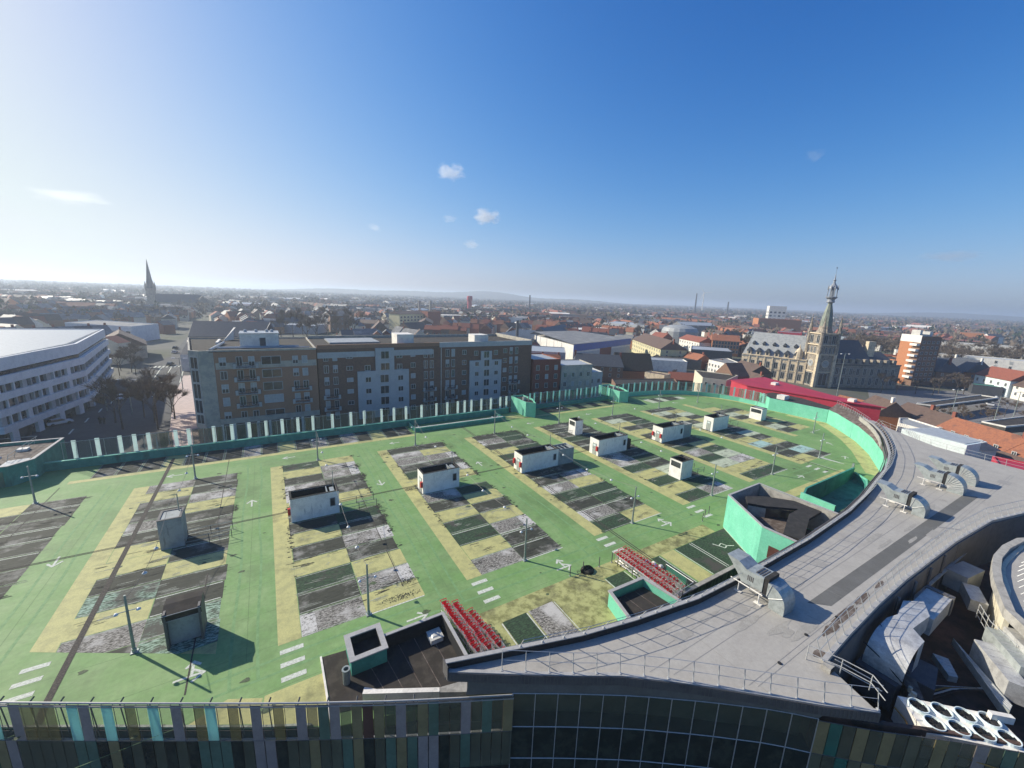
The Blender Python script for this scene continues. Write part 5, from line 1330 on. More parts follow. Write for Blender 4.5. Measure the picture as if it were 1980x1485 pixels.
simple_block('apartment_building', 'grey apartment block with zinc roof, third from the long brown one', 'apartment building', [(76.6,97.2),(88,96.0),(91,106),(78.4,109)], 7.0, 'beige', 'zinc', (0,1), (-2,.7,3.6), 2.7)
simple_block('apartment_building', 'low pale blue block at the end of the row behind the screen', 'apartment building', [(88.3,98),(94,97.5),(97,108),(91,109)], 4.0, 'panel_grey', 'zinc', (0,), (-2,.7), 2.4)

# banded office building on the left
t = thing('office_building', 'pale office building of stacked white bands and dark window strips, far left', 'office building', (-52,150,-5))
A, B_, C_, D_ = (-62,113), (-40.0,140.5), (-44.5,186), (-75,190)
def band(off, z0, z1, mname, nm, mb=None):
    P_ = [Vector(A), Vector((-47,124)), Vector(B_), Vector(C_), Vector(D_), Vector((-80,150))]
    c_ = Vector((-58,155)); poly = [p+(p-c_).normalized()*off for p in P_]
    (mb or MB()).prism([(p.x, p.y) for p in poly], z0, z1).build(nm, mname, t)
A = (-49,110); 
P_office = [(-44.6,113.5),(-39.2,140.0),(-45.0,184),(-70,187),(-80,140),(-66,112)]
def offp(k): 
    c_ = Vector((-58,148)); return [tuple((Vector(p)+(Vector(p)-c_).normalized()*k)) for p in P_office]
MB().prism(offp(-1.2), -5, 9.0).build('core', 'window', t)
zz = [(-2.6,-1.3,0),(.6,2.0,-.1),(3.7,5.1,-.2),(6.7,8.3,-.3),(9.2,11.0,-1.2)]
for z0, z1, k in zz: MB().prism(offp(k), z0, z1).build('white_band', 'office_white', t)
MB().prism(offp(-3.5), 11.0, 11.6).build('roof', 'zinc', t)
m = MB(); m.wall(offp(-1.2), .5, 11.0, 11.7, closed=True); m.build('parapet', 'office_white', t)
for i, (a, b) in enumerate(((P_office[0],P_office[1]),(P_office[1],P_office[2]))):
    F = Face(t, a, b)
    for (z0, z1) in ((-1.3,.6),(2.0,3.7),(5.1,6.7)):
        n = 12 if i == 0 else 10
        for k in range(n): piece(F, 'window_pier', (k+.2)*F.L/n, (k+.2)*F.L/n+(.35 if k % 3 else 1.2), z0, z1, -.95, -.35, rw.choice(['shutter','slate_light','office_white']))
    for k in range(4): piece(F, 'pillar', (k+.3)*F.L/4, (k+.3)*F.L/4+1.6, -5, -2.6, -1.5, -.2, 'office_white')

# helpers for pitched-roof houses ---------------------------------------------------------------
def gable_roof(m, cx, cy, w, d, ang, z, rise, over=.35, hip=0.0, mi=0, th=.25):
    """ridge along the local x axis (length w), slopes over the depth d"""
    def T(x, y, zz): return (cx+x*math.cos(ang)-y*math.sin(ang), cy+x*math.sin(ang)+y*math.cos(ang), zz)
    a, b = w/2+(over if not hip else over), d/2+over; h = w/2+over-hip
    ez = z-over*rise/(d/2)
    p = [T(-a,-b,ez),T(a,-b,ez),T(a,b,ez),T(-a,b,ez),T(-h,0,z+rise),T(h,0,z+rise)]
    q = [T(-a,-b,ez-th),T(a,-b,ez-th),T(a,b,ez-th),T(-a,b,ez-th)]
    o = p+q
    m.add(o, [(0,1,5,4),(2,3,4,5),(1,2,5),(3,0,4),(0,6,7,1),(1,7,8,2),(2,8,9,3),(3,9,6,0),(6,9,8,7)], mi)
def gable_wall(m, cx, cy, w, d, ang, z0, z1, rise, mi=0):
    def T(x, y, zz): return (cx+x*math.cos(ang)-y*math.sin(ang), cy+x*math.sin(ang)+y*math.cos(ang), zz)
    a, b = w/2, d/2
    m.add([T(-a,-b,z0),T(a,-b,z0),T(a,b,z0),T(-a,b,z0),T(-a,-b,z1),T(a,-b,z1),T(a,b,z1),T(-a,b,z1),T(-a,0,z1+rise-.3),T(a,0,z1+rise-.3)],
          [(0,1,5,4),(1,2,6,5),(2,3,7,6),(3,0,4,7),(5,6,9),(7,4,8)], mi)
def house(name, label, cat, cx, cy, w, d, ang, z1, rise, wall, roof, hip=0.0, chim=1, nwin=0, wz=(), group=None, sky=0, wframe='window_frame', z0=GZ, wsize=(.95,1.4), sides=(0,)):
    t = thing(name, label, cat, (cx, cy, z0), group=group)
    m = MB(); gable_wall(m, cx, cy, w, d, ang, z0, z1, rise if not hip else .3); m.build('wall', wall, t)
    m = MB(); gable_roof(m, cx, cy, w, d, ang, z1, rise, hip=hip); rf_ = m.build('roof', roof, t)
    def T(x, y): return (cx+x*math.cos(ang)-y*math.sin(ang), cy+x*math.sin(ang)+y*math.cos(ang))
    for k in range(chim):
        x = (-w/2+.7) if k == 0 else (w/2-.7); p = T(x, 0.25); m = MB(); m.box(p[0]-.4, p[0]+.4, p[1]-.3, p[1]+.3, z1+rise*.6, z1+rise+1.1, rot=ang); m.build('chimney', 'brick_red' if wall != 'brick_orange' else 'offwhite', rf_)
    for k in range(sky):
        u = (k+1)/(sky+1)-.5; p0 = T(w*u-.4, -d/2*.75); p1 = T(w*u+.4, -d/2*.75); p2 = T(w*u+.4, -d/2*.45); p3 = T(w*u-.4, -d/2*.45)
        zA = z1+rise*.25+.06; zB = z1+rise*.55+.06; MB().quad((*p0,zA),(*p1,zA),(*p2,zB),(*p3,zB)).build('skylight', 'lamp_white', rf_)
    for sd_ in sides:
        a, b = (T(-w/2,-d/2), T(w/2,-d/2)) if sd_ == 0 else ((T(w/2,d/2), T(-w/2,d/2)) if sd_ == 1 else ((T(-w/2,d/2), T(-w/2,-d/2)) if sd_ == 2 else (T(w/2,-d/2), T(w/2,d/2))))
        if nwin:
            F = Face(t, a, b); n = nwin if sd_ < 2 else 2
            for z in wz:
                for k in range(n): win(F, (k+.5)*F.L/n, z, *wsize, 'dark', wframe)
    return t

# ---- red roofed annex behind the deck
t = thing('red_building', 'long building with bright crimson roof behind the right end of the deck', 'building', (133,56,-5))
rpoly = [(127.5,74.2),(124.2,66.9),(128.9,42.9),(131.9,36.0),(135.5,49.5),(145.7,73.0)]
MB().prism([(127.3,73.6),(124.5,66.8),(129.1,43.2),(131.8,37.0),(135.0,49.6),(145.2,72.4)], -5, 3.6).build('wall', 'red_wall', t)
MB().prism(rpoly, 3.601, 3.8).build('roof', 'red_roof', t)
for (x, y) in [(134.5,64),(131.4,43)]: MB().box(x-1.0, x+1.0, y-.7, y+.7, 3.8, 4.5).build('roof_hatch', 'offwhite', t)
simple_block('shop_building', 'cream box shaped building left of the crimson roof, three small windows', 'building', [(124.0,81.5),(128.0,75.6),(142,80),(136,93)], 3.0, 'cream', 'bitumen', (0,), (1.2,), 2.1, (.8,.9), kind='dark')
t = thing('red_terrace', 'crimson low roof beyond the curved railing, beside the grey roof', 'roof', (112,30,2))
MB().prism([(108.8,34.2),(116,37.5),(122,36.5),(112,27),(104,24.5),(99.5,24.2),(106.7,30.6)], 1.0, 2.4).build('roof', 'red_roof', t)
railing('terrace_railing', 'pink railing in front of the crimson roof by the curved green wall', [(121,42.5),(114.5,36.6),(107.5,31.6)], 4.1, .1, 1.1, 1.1)
railing('terrace_railing', 'white railing along the crimson terrace before the brown gabled house', [(114,28.6),(107.5,25.2),(101.5,22.5)], 3.9, .1, 1.1, 1.1)
MB_ = MB(); MB_.prism([(124.5,30.5),(122.2,19.6),(130,18.2),(134,27)], -5, 1.0)
t = thing('white_wall_building', 'long white walled annex just beyond the grey roof edge', 'building', (126,24,-5)); MB_.build('wall', 'white_panel', t); MB().prism([(124.8,30),(122.6,20),(129.8,18.7),(133.5,26.8)], 1.001, 1.1).build('roof', 'zinc', t)
house('shed_house', 'small grey roofed white house with two windows before the orange roofs', 'house', 130.5, 22, 8, 7, R(60), -0.3, 1.5, 'offwhite', 'slate_light', chim=0, nwin=2, wz=(-1.9,), sides=(1,))
house('gabled_house', 'house with big brown grey roof and orange brick gable beyond the railing', 'house', 151, 42, 8.8, 9, R(46), -0.8, 3.8, 'brick_orange', 'tile_brown', chim=1, nwin=4, wz=(-2.4,), sides=(1,), wframe='window_frame')
house('low_house', 'low orange roofed house next to the crimson roof', 'house', 160.5, 50.5, 12, 8, R(75), -2.4, 2.2, 'offwhite', 'tile_orange', chim=1)
house('gabled_house', 'brown roofed house with yellowish chimney behind the blue grey shed', 'house', 157, 35.5, 8, 8.4, R(57), -0.8, 2.6, 'brick_red', 'tile_brown', chim=1)
house('gabled_house', 'second brown roofed house joined to the long orange roofs', 'house', 153, 30.2, 7.5, 8.4, R(57), -1.2, 2.8, 'offwhite', 'tile_brown', chim=1)
simple_block('shed', 'blue grey corrugated shed in front of the brown roofs', 'shed', [(138,29.5),(139.5,35),(146.5,37),(149,35.8),(144.2,28.2)], -1.2, 'offwhite', 'slate_light')
house('long_house', 'long house with bright orange tile roof and small skylight, centre right edge', 'house', 145.8, 20.6, 16, 9.5, R(56), -1.6, 3.1, 'white_panel', 'tile_orange', chim=1, sky=1, nwin=5, wz=(-2.2,), sides=(1,))
house('long_house', 'second long bright orange roofed house at the right edge', 'house', 136.8, 7.6, 15, 9.5, R(56), -1.8, 3.1, 'white_panel', 'tile_orange', chim=2, nwin=4, wz=(-2.4,), sides=(1,))
house('long_house', 'white walled row below the orange roofs with small dark windows', 'house', 131, 11, 14, 5, R(56), -2.6, 1.4, 'white_panel', 'tile_brown', chim=0, nwin=6, wz=(-3.6,), sides=(1,), wsize=(.8,1.0))
simple_block('red_kiosk', 'low crimson annex roof at the right edge of the grey roof', 'building', [(108,12.5),(119,15.5),(121,6),(109,2)], .4, 'red_wall', 'red_roof')
simple_block('canopy', 'long dark flat canopy with pale edge in the square', 'canopy', [(177,41.5),(178.5,37.5),(222,31.5),(222,36)], -1.2, 'concrete_dark', 'bitumen', pm='offwhite', z0=-2.2)
simple_block('canopy', 'dark flat roof with pale edge behind the orange roofs', 'canopy', [(164,25),(163,20.5),(187,14.5),(190,20)], -.9, 'concrete_dark', 'bitumen', pm='offwhite', z0=-2.6)

# ---- chamber of commerce with its tall tower
t = thing('belfry_hall', 'ornate stone hall with steep grey roof and dormers, left of the tall clock tower', 'hall', (198,95,-5))
ha, hb = Vector((193.2,108.5)), Vector((200.2,84)); u_ = (hb-ha).normalized(); nn = Vector((-u_.y, u_.x))*1.0
if nn.x < 0: nn = -nn
hc = [(ha.x,ha.y),(hb.x,hb.y),(hb.x+nn.x*13,hb.y+nn.y*13),(ha.x+nn.x*13,ha.y+nn.y*13)]
MB().prism(hc, -5, 5.2).build('wall', 'stone', t)
mid = (ha+hb)/2+nn*6.5; hang = math.atan2(u_.y, u_.x)
m = MB(); gable_roof(m, mid.x, mid.y, 25, 12.6, hang, 5.4, 10.2, hip=2.4); rf_ = m.build('roof', 'slate_light', t)
F = Face(t, tuple(ha), tuple(hb))
if F.n.dot(nn) > 0: F.n = -F.n
for k in range(8):
    s = 1.6+k*3.15; 
    for z in (-3.8, .2): 
        o = win(F, s, z, 1.5, 3.0); 
    piece(F, 'pilaster', s+1.35, s+1.85, -5, 5.2, 0, .25, 'stone')
piece(F, 'cornice', 0, F.L, 5.2, 5.7, -.2, .4, 'stone'); piece(F, 'string_course', 0, F.L, -.5, -.2, 0, .15, 'stone_grey')
for k in range(6):
    s = 2.8+k*3.7; o = piece(F, 'dormer', s-.9, s+.9, 5.7, 7.6, -1.8, .1, 'stone')
    m = MB(); p = F.a+F.u*s-F.n*.85; gable_roof(m, p.x, p.y, 2.1, 1.9, F.ang+R(90), 7.6, 1.3, over=.15); m.build('dormer_roof', 'slate', o)
    q_ = F.a+F.u*s+F.n*.13; mm_ = MB(); mm_.prism([tuple(q_-F.u*.4), tuple(q_+F.u*.4), tuple(q_+F.u*.4+F.n*.05), tuple(q_-F.u*.4+F.n*.05)], 6.0, 7.3); mm_.build('dormer_window', 'window', o)
for k in range(5):
    s = 3.6+k*4.1; p = F.a+F.u*s-F.n*3.4; m = MB(); gable_roof(m, p.x, p.y, 1.6, 1.2, F.ang+R(90), 10.9, .9, over=.1); m.box(p.x-.5,p.x+.5,p.y-.5,p.y+.5,10.0,10.9,rot=F.ang); m.build('small_dormer', 'slate', rf_)
m = MB()
for e in (1.4, 22.8): p = F.a+F.u*e-F.n*6.5; m.tube((p.x,p.y,15),(p.x,p.y,20),.08,5); m.lathe([(.5,14.5),(.3,15.8),(.1,16.6)], 6, (p.x,p.y))
m.build('finial', 'lead', t)
m = MB(); p = F.a+F.u*22-F.n*1.0; m.lathe([(1.6,5.4),(1.6,7.6),(1.5,8.6),(.9,9.8),(.3,10.6),(.05,12)], 10, (p.x,p.y)); m.build('corner_turret', 'stone', t)
p = F.a+F.u*25.3+F.n*.2
# flagpole
t2 = thing('flag_pole', 'thin tall flag pole in front of the ornate stone hall', 'flag pole', (190,104,-5)); MB().tube((190,104,-5),(190,104,15),.12,6,r2=.05).build('pole', 'pole_paint', t2)
# tower
TX, TY = 202.6, 80.6; TA = R(-28)
t = thing('clock_tower', 'tall ornate clock tower with green grey spire and open lantern on top', 'tower', (TX,TY,-5))
def TT(x, y): return (TX+x*math.cos(TA)-y*math.sin(TA), TY+x*math.sin(TA)+y*math.cos(TA))
hw = 3.5
def sq(h): return [TT(-h,-h),TT(h,-h),TT(h,h),TT(-h,h)]
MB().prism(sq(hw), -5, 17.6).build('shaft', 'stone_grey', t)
m = MB()
for (sx, sy) in ((-1,-1),(1,-1),(1,1),(-1,1)):
    c_ = TT(sx*hw, sy*hw); m.prism([TT(sx*hw-.6, sy*hw-.6),TT(sx*hw+.6, sy*hw-.6),TT(sx*hw+.6, sy*hw+.6),TT(sx*hw-.6, sy*hw+.6)], -5, 12.5)
m.build('buttress', 'stone', t)
m = MB()
for z, e in ((1.2,.25),(8.6,.35),(12.6,.6),(17.3,.55)): m.prism(sq(hw+e), z, z+.45)
m.build('cornice', 'stone', t)
faces = [(sq(hw)[0], sq(hw)[1]), (sq(hw)[1], sq(hw)[2]), (sq(hw)[3], sq(hw)[0])]
for (a, b) in faces:
    F = Face(t, a, b)
    win(F, F.L/2, -4.4, 3.6, 5.2, out=.05)
    for k in range(4): win(F, F.L*(k+.5)/4, 9.3, .9, 2.6, out=.04)
    for k in range(2): win(F, F.L*(k+.5)/2, 13.4, 1.7, 3.4, out=.05)
    p = F.a+F.u*F.L/2+F.n*.1; m = MB()
    cl = MB()
    q = Vector((F.n.x, F.n.y, 0)).to_track_quat('Z', 'Y')
    for (r_, d_, mi) in ((1.7,.0,0),(1.45,.12,1)):
        o_ = Vector((p.x, p.y, 4.9)); cl.add([o_+q @ Vector((r_*math.cos(2*math.pi*k/20), r_*math.sin(2*math.pi*k/20), d_)) for k in range(20)], [tuple(range(20))], mi)
    o_ = Vector((p.x, p.y, 4.9)); 
    for ang_, l in ((R(60),.8),(R(150),1.15)): e_ = o_+q @ Vector((l*math.cos(ang_), l*math.sin(ang_), .16)); cl.tube(o_+q @ Vector((0,0,.16)), e_, .06, 4, mi=2)
    cl.build('clock_face', ['stone','slate_light','black'], t)
m = MB()
for (sx, sy) in ((-1,-1),(1,-1),(1,1),(-1,1)):
    m.lathe([(.7,9),(.85,10),(.85,17.5),(1.05,18),(.85,18.3),(.65,19.5),(.7,20.4),(.35,22),(.18,24),(.02,25.4)], 8, TT(sx*hw, sy*hw))
m.build('corner_turret', 'stone_grey', t)
m = MB(); m.lathe([(3.2,17.8),(2.5,19.3),(2.3,20.6)], 8, (TX,TY), rot=TA+R(22.5)); m.build('octagon_base', 'stone_grey', t)
m = MB(); m.lathe([(2.3,20.6),(2.15,22.5),(1.45,27.0),(.85,29.4),(.8,30.2)], 8, (TX,TY), rot=TA+R(22.5)); m.build('spire', 'copper', t)
m = MB(); m.lathe([(1.3,30.2),(1.5,30.6),(1.3,31),(1.3,31.6),(2.0,32.2),(2.1,32.6),(1.7,32.7)], 12, (TX,TY)); m.build('gallery', 'lead', t)
m = MB()
for k in range(8): a = k*math.pi/4; m.tube((TX+1.75*math.cos(a),TY+1.75*math.sin(a),32.6),(TX+1.6*math.cos(a),TY+1.6*math.sin(a),36.0),.16,5); m.lathe([(.3,35.4),(.2,36.6),(.02,37.6)], 5, (TX+1.75*math.cos(a),TY+1.75*math.sin(a)))
m.lathe([(.7,32.6),(.7,36)], 8, (TX,TY)); m.build('lantern', 'lead', t)
m = MB(); m.lathe([(1.7,36.0),(1.5,36.6),(1.0,37.4),(.45,38.2),(.4,39.0),(.6,39.3),(.25,39.8),(.12,41.3),(.02,42.2)], 10, (TX,TY)); m.tube((TX,TY,42),(TX,TY,44.5),.05,4); m.box(TX-.7,TX+.5,TY-.03,TY+.03,44.0,44.4); m.build('lantern_cap', 'lead', t)
# dark right wing
t = thing('belfry_wing', 'shadowed wing of the ornate hall with dark mansard roofs, right of the clock tower', 'hall', (220,74,-5))
wa, wb = Vector((206,76.2)), Vector((232,62)); wu = (wb-wa).normalized(); wn = Vector((-wu.y, wu.x)); 
if wn.y < 0: wn = -wn
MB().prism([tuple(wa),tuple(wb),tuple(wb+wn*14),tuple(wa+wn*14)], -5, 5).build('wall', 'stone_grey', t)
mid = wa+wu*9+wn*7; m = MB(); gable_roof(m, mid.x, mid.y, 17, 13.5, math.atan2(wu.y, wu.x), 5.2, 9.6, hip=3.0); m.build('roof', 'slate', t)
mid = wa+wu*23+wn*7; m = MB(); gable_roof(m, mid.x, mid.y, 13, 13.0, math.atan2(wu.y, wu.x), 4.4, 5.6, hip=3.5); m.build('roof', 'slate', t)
F = Face(t, tuple(wa), tuple(wb)); 
if F.n.dot(wn) > 0: F.n = -F.n
for k in range(9): win(F, 1.8+k*3.1, -3.8, 1.4, 3.2); piece(F, 'dormer', 1.2+k*3.1, 2.6+k*3.1, 5.0, 7.2, -1.6, .1, 'stone_grey'); win(F, 1.8+k*3.1, .4, 1.4, 3.0)
piece(F, 'cornice', 0, F.L, 5.0, 5.4, -.2, .4, 'stone_grey')
m = MB(); p = wa+wu*19+wn*5; m.box(p.x-1.6,p.x+1.6,p.y-.8,p.y+.8,8,14.6,rot=math.atan2(wu.y,wu.x)); m.build('chimney', 'stone', t)
# brown houses in front of the hall
house('gabled_house', 'brown roofed house directly in front of the ornate stone hall', 'house', 181, 97, 14, 10, R(63), 0.2, 3.2, 'brick_dark', 'tile_brown', chim=1, sky=1)
house('gabled_house', 'smaller brown roofed house with bright skylight beside the crimson roof', 'house', 163, 84.5, 7, 6, R(63), -0.6, 2.6, 'brick_dark', 'tile_brown', chim=1, sky=1)
simple_block('flat_house', 'grey and white flat roofed building with many windows before the stone hall', 'building', [(176.4,106.5),(186.5,105.5),(196,117),(180,116.5)], 1.5, 'offwhite', 'flat_grey', (0,3), (-3.2,-.9), 1.9, (1.0,1.3))
house('gabled_house', 'low cream house with brown roof left of the stone hall', 'house', 190, 118, 8, 7, R(63), -1.6, 2.4, 'cream', 'tile_brown')
# brick tower block
t = thing('brick_tower_block', 'orange and purple brick tower block with white balconies, right of the clock tower', 'tower block', (252,66,-5))
tb = [(255,70.3),(250,62),(262.5,58.5),(267.5,67)]
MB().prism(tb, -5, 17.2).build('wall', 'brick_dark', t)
F = Face(t, tb[0], tb[1]); 
if F.n.x > 0: F.n = -F.n
cx_, cy_ = 258.5, 64.4
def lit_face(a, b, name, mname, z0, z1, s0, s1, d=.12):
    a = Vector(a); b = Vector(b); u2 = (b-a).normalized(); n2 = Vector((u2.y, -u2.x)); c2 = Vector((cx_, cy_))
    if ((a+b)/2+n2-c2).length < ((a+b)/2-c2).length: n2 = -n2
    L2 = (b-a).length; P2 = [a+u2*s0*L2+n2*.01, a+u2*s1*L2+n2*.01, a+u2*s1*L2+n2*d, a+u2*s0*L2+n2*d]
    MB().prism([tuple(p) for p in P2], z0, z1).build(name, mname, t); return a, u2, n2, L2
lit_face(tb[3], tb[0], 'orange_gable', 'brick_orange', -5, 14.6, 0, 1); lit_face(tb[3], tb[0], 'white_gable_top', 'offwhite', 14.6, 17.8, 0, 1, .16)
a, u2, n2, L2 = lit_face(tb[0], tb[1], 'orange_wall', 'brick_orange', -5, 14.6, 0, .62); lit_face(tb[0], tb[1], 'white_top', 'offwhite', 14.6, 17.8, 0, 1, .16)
for k in range(7):
    z = 0+2.45*k-1.6
    P2 = [a+u2*L2*.64+n2*.02, a+u2*L2*.98+n2*.02, a+u2*L2*.98+n2*1.5, a+u2*L2*.64+n2*1.5]
    MB().prism([tuple(p) for p in P2], z, z+1.0).build('balcony', 'offwhite', t)
F = Face(t, tb[1], tb[2])
if (F.n.y) > 0: F.n = -F.n
for k in range(8):
    for s in (2.0, 5.0, 8.0, 11.0): win(F, s, -3+2.45*k, 1.6, 1.3)
MB().box(254,257,64,67,17.2,20).build('roof_room', 'offwhite', t); MB().box(259,263,62,65,17.2,19.4).build('roof_room', 'offwhite', t); MB().prism([(255,69.8),(250.5,62.2),(262.3,58.9),(267,66.8)], 17.201, 17.3).build('roof', 'bitumen', t)
simple_block('low_brick_building', 'low orange brick building joined to the left of the tower block', 'building', [(255.3,70.8),(262,81),(276,78),(268,67.5)], 5.0, 'brick_orange', 'bitumen', (0,3), (1.5,), 5)
house('mansard_house', 'dark blue mansard roofed house right of the brick tower block', 'house', 271, 58.5, 11, 10, R(48), 2, 5, 'brick_dark', 'slate', hip=2, nwin=4, wz=(-3,-.4), sides=(1,2))
house('turret_house', 'grey slate roofed villa with a pointed turret', 'house', 281, 52, 15, 11, R(48), 2.6, 5.0, 'brick_orange', 'slate', hip=1.0, chim=2, nwin=5, wz=(-3.4,-.4), sides=(1,2))
house('white_house', 'white three storey house with red brown roof at the right edge', 'house', 267.5, 37, 16, 11, R(48), 2.4, 3.6, 'white_panel', 'tile_red', chim=1, nwin=5, wz=(-3.6,-.6), sides=(1,2), sky=1)
house('white_house', 'white house with arched shop front, rightmost of the square', 'house', 257.5, 25.5, 13, 10, R(48), .8, 3.2, 'offwhite', 'tile_brown', chim=1, nwin=4, wz=(-3.4,-.8), sides=(1,2))
house('cream_house', 'yellowish house behind the tower block, right side', 'house', 300, 66, 14, 9, R(-70), 3.0, 2.6, 'yellow_wall', 'slate', chim=1, nwin=4, wz=(-2,.5), sides=(0,2))
simple_block('white_block', 'long pale low rise housing block behind the tower block', 'apartment building', [(330,92),(345,40),(356,43),(341,96)], 4.5, 'offwhite', 'zinc', (3,0,1), (-3,0,2.4), 5)
simple_block('white_block', 'longer pale housing block further back on the right', 'apartment building', [(430,120),(450,50),(462,54),(442,124)], 7, 'offwhite', 'zinc', (3,0,1), (-2,1,4), 6)
simple_block('blue_building', 'blue teal kiosk on the square beside the white house', 'kiosk', [(255,44),(258,36),(263,38),(260,46)], -1.4, 'slate', 'teal_dark_wall')

# ---- buildings in the middle
t = thing('sports_hall', 'big white hall with blue upper wall panel and grey flat roof', 'hall', (150,180,-5))
sh = [(127,153),(186,172),(176,212),(136,200)]
MB().prism(sh, -5, 5.8).build('wall', 'offwhite', t)
m = MB(); m.add([(126.5,152.5,6.2),(186.5,171.8,5.9),(176.3,212.4,7.2),(135.5,200.4,8.0)], [(0,1,2,3)]); m.wall([(127,153),(186,172),(176,212),(136,200)], .3, 5.8, 6.1, closed=True); m.build('roof', 'flat_grey', t)
F = Face(t, sh[0], sh[1]); piece(F, 'blue_panel', 0, F.L, 2.6, 6.0, 0, .3, 'blue_panel'); piece(F, 'brown_panel', F.L*.42, F.L*.62, -4, 2.5, 0, .2, 'brick_red'); piece(F, 'lower_panel', 0, F.L*.41, -4.6, 1.6, 0, .12, 'panel_grey'); piece(F, 'lower_panel', F.L*.63, F.L, -4.6, 1.6, 0, .12, 'panel_grey')
F = Face(t, sh[3], sh[0])
for k in range(4): piece(F, 'wall_joint', 8+k*9, 8.4+k*9, -4, 5.6, 0, .1, 'shutter'); win(F, 10+k*9, -3, 1.4, 2)
t = thing('factory_hall', 'long black hall with white pointed gable and row of white skylights', 'hall', (130,215,-5))
house('factory_hall', 'dark long hall roof with pale gable behind the white sports hall', 'hall', 176, 236, 62, 22, R(38), 2, 6.5, 'offwhite', 'slate', chim=0)
COL.objects.unlink(t) if False else None
MB().prism([(104,206),(122,186),(180,240),(162,262)], -5, 3.5).build('wall', 'slate', t)
m = MB()
for k in range(12):
    u0 = k/12; x = 106+u0*56; y = 206+u0*54; m.add([(x,y,3.5),(x+16,y-18,3.5),(x+16,y-18,4.6),(x,y,4.6),(x+3.6,y+3.4,3.5),(x+19.6,y-14.6,3.5)], [(0,1,2,3),(3,2,5,4),(0,3,4),(1,5,2)])
m.build('sawtooth_roof', 'zinc', t)
m = MB(); m.add([(103.4,206.4,-5),(121.8,185.6,-5),(121.8,185.6,2.4),(112.6,196.0,8.2),(103.4,206.4,5)], [(0,1,2,3,4)]); m.build('white_gable', 'offwhite', t)
t = thing('chimney_stack', 'dark factory chimney rising by the white sports hall', 'chimney', (136,200,-5)); MB().tube((128,207,-5),(128,207,14),1.0,10,r2=.8).build('stack', 'slate', t)
simple_block('glass_roof_house', 'cluster of grey glass roofed outbuildings behind the long apartment block', 'building', [(98,150),(112,140),(124,156),(110,168)], 4, 'panel_grey', 'zinc', (0,), (-1,1.6), 2.2)
house('yellow_building', 'long pale yellow building with brown hipped roof and rows of windows', 'building', 200, 164, 54, 14, R(58.5), 3.6, 4.2, 'yellow_wall', 'tile_brown', hip=3, chim=2, nwin=14, wz=(-3.6,-1.2,1.2), sides=(1,2), wsize=(1.0,1.5))
t = thing('round_tank', 'pale grey round ended store building behind the brown roofs', 'store', (288,215,-5)); m = MB(); m.lathe([(14,-5),(14,6),(12.5,8.6),(8,10.4),(.1,11)], 20, (288,215)); m.build('tank', 'slate_light', t)
house('arched_building', 'red brick building with a row of arches and orange roof', 'building', 263.5, 161, 16, 12, R(-51), 5, 3.4, 'brick_orange', 'tile_orange', chim=1, nwin=9, wz=(-3,0,2.4), sides=(0,3), wsize=(1.3,2.0))
house('arched_building', 'pale striped row with red roof left of the arched brick building', 'building', 262, 181, 28, 11, R(64), 2.8, 2.8, 'offwhite', 'tile_red', chim=1, nwin=8, wz=(-3,0), sides=(1,))
house('gabled_house', 'red roofed gabled house above the yellow building', 'house', 249, 201, 12, 10, R(85), 3, 3.4, 'brick_dark', 'tile_red')
house('gabled_house', 'orange roofed house right of the yellow building', 'house', 196.5, 144, 13, 9, R(57), -0.2, 3.2, 'brick_red', 'tile_orange')
house('gabled_house', 'two part orange roofed house before the steel shed roof', 'house', 191.5, 131, 11, 9, R(75), -0.4, 3.0, 'brick_red', 'tile_orange', sky=1)
simple_block('steel_shed', 'grey vaulted steel shed roof left of the stone hall', 'shed', [(216,152),(232,136),(250,150),(236,166)], 1.0, 'slate', 'zinc')
simple_block('black_house', 'black walled long building with pink rounded gable end', 'building', [(170,142),(186,124),(196,132),(182,148)], -.4, 'slate', 'bitumen_dark')
house('mansard_house', 'dark mansard terrace with pale windows behind the end of the apartments', 'house', 118, 126, 20, 10, R(-38), 1.5, 4.0, 'brick_dark', 'slate', hip=1.5, chim=2, nwin=6, wz=(-3,-.6,), sides=(0,))
house('steep_house', 'steep black roofed house with one orange lit gable', 'house', 136, 124, 15, 13, R(-32), -.8, 6.4, 'brick_orange', 'bitumen_dark', chim=0)
simple_block('white_store', 'long grey white store building behind the steep black roof', 'building', [(150,140),(172,122),(178,129),(157,147)], 0, 'offwhite', 'zinc')
simple_block('long_shed', 'long black shed just behind the glass screen', 'shed', [(103,100),(128,93.5),(134,100),(109,108)], -1.4, 'brick_dark', 'bitumen_dark')
simple_block('stone_facade', 'sunlit stepped stone gable beside the long black shed', 'building', [(130,111),(132,103),(137,104),(135,112)], -.6, 'stone', 'tile_brown')
house('low_house', 'dark red roofed shed between the stone gable and the bare tree', 'house', 146, 104, 12, 7, R(-40), -2.5, 2.4, 'brick_red', 'tile_red', chim=0)

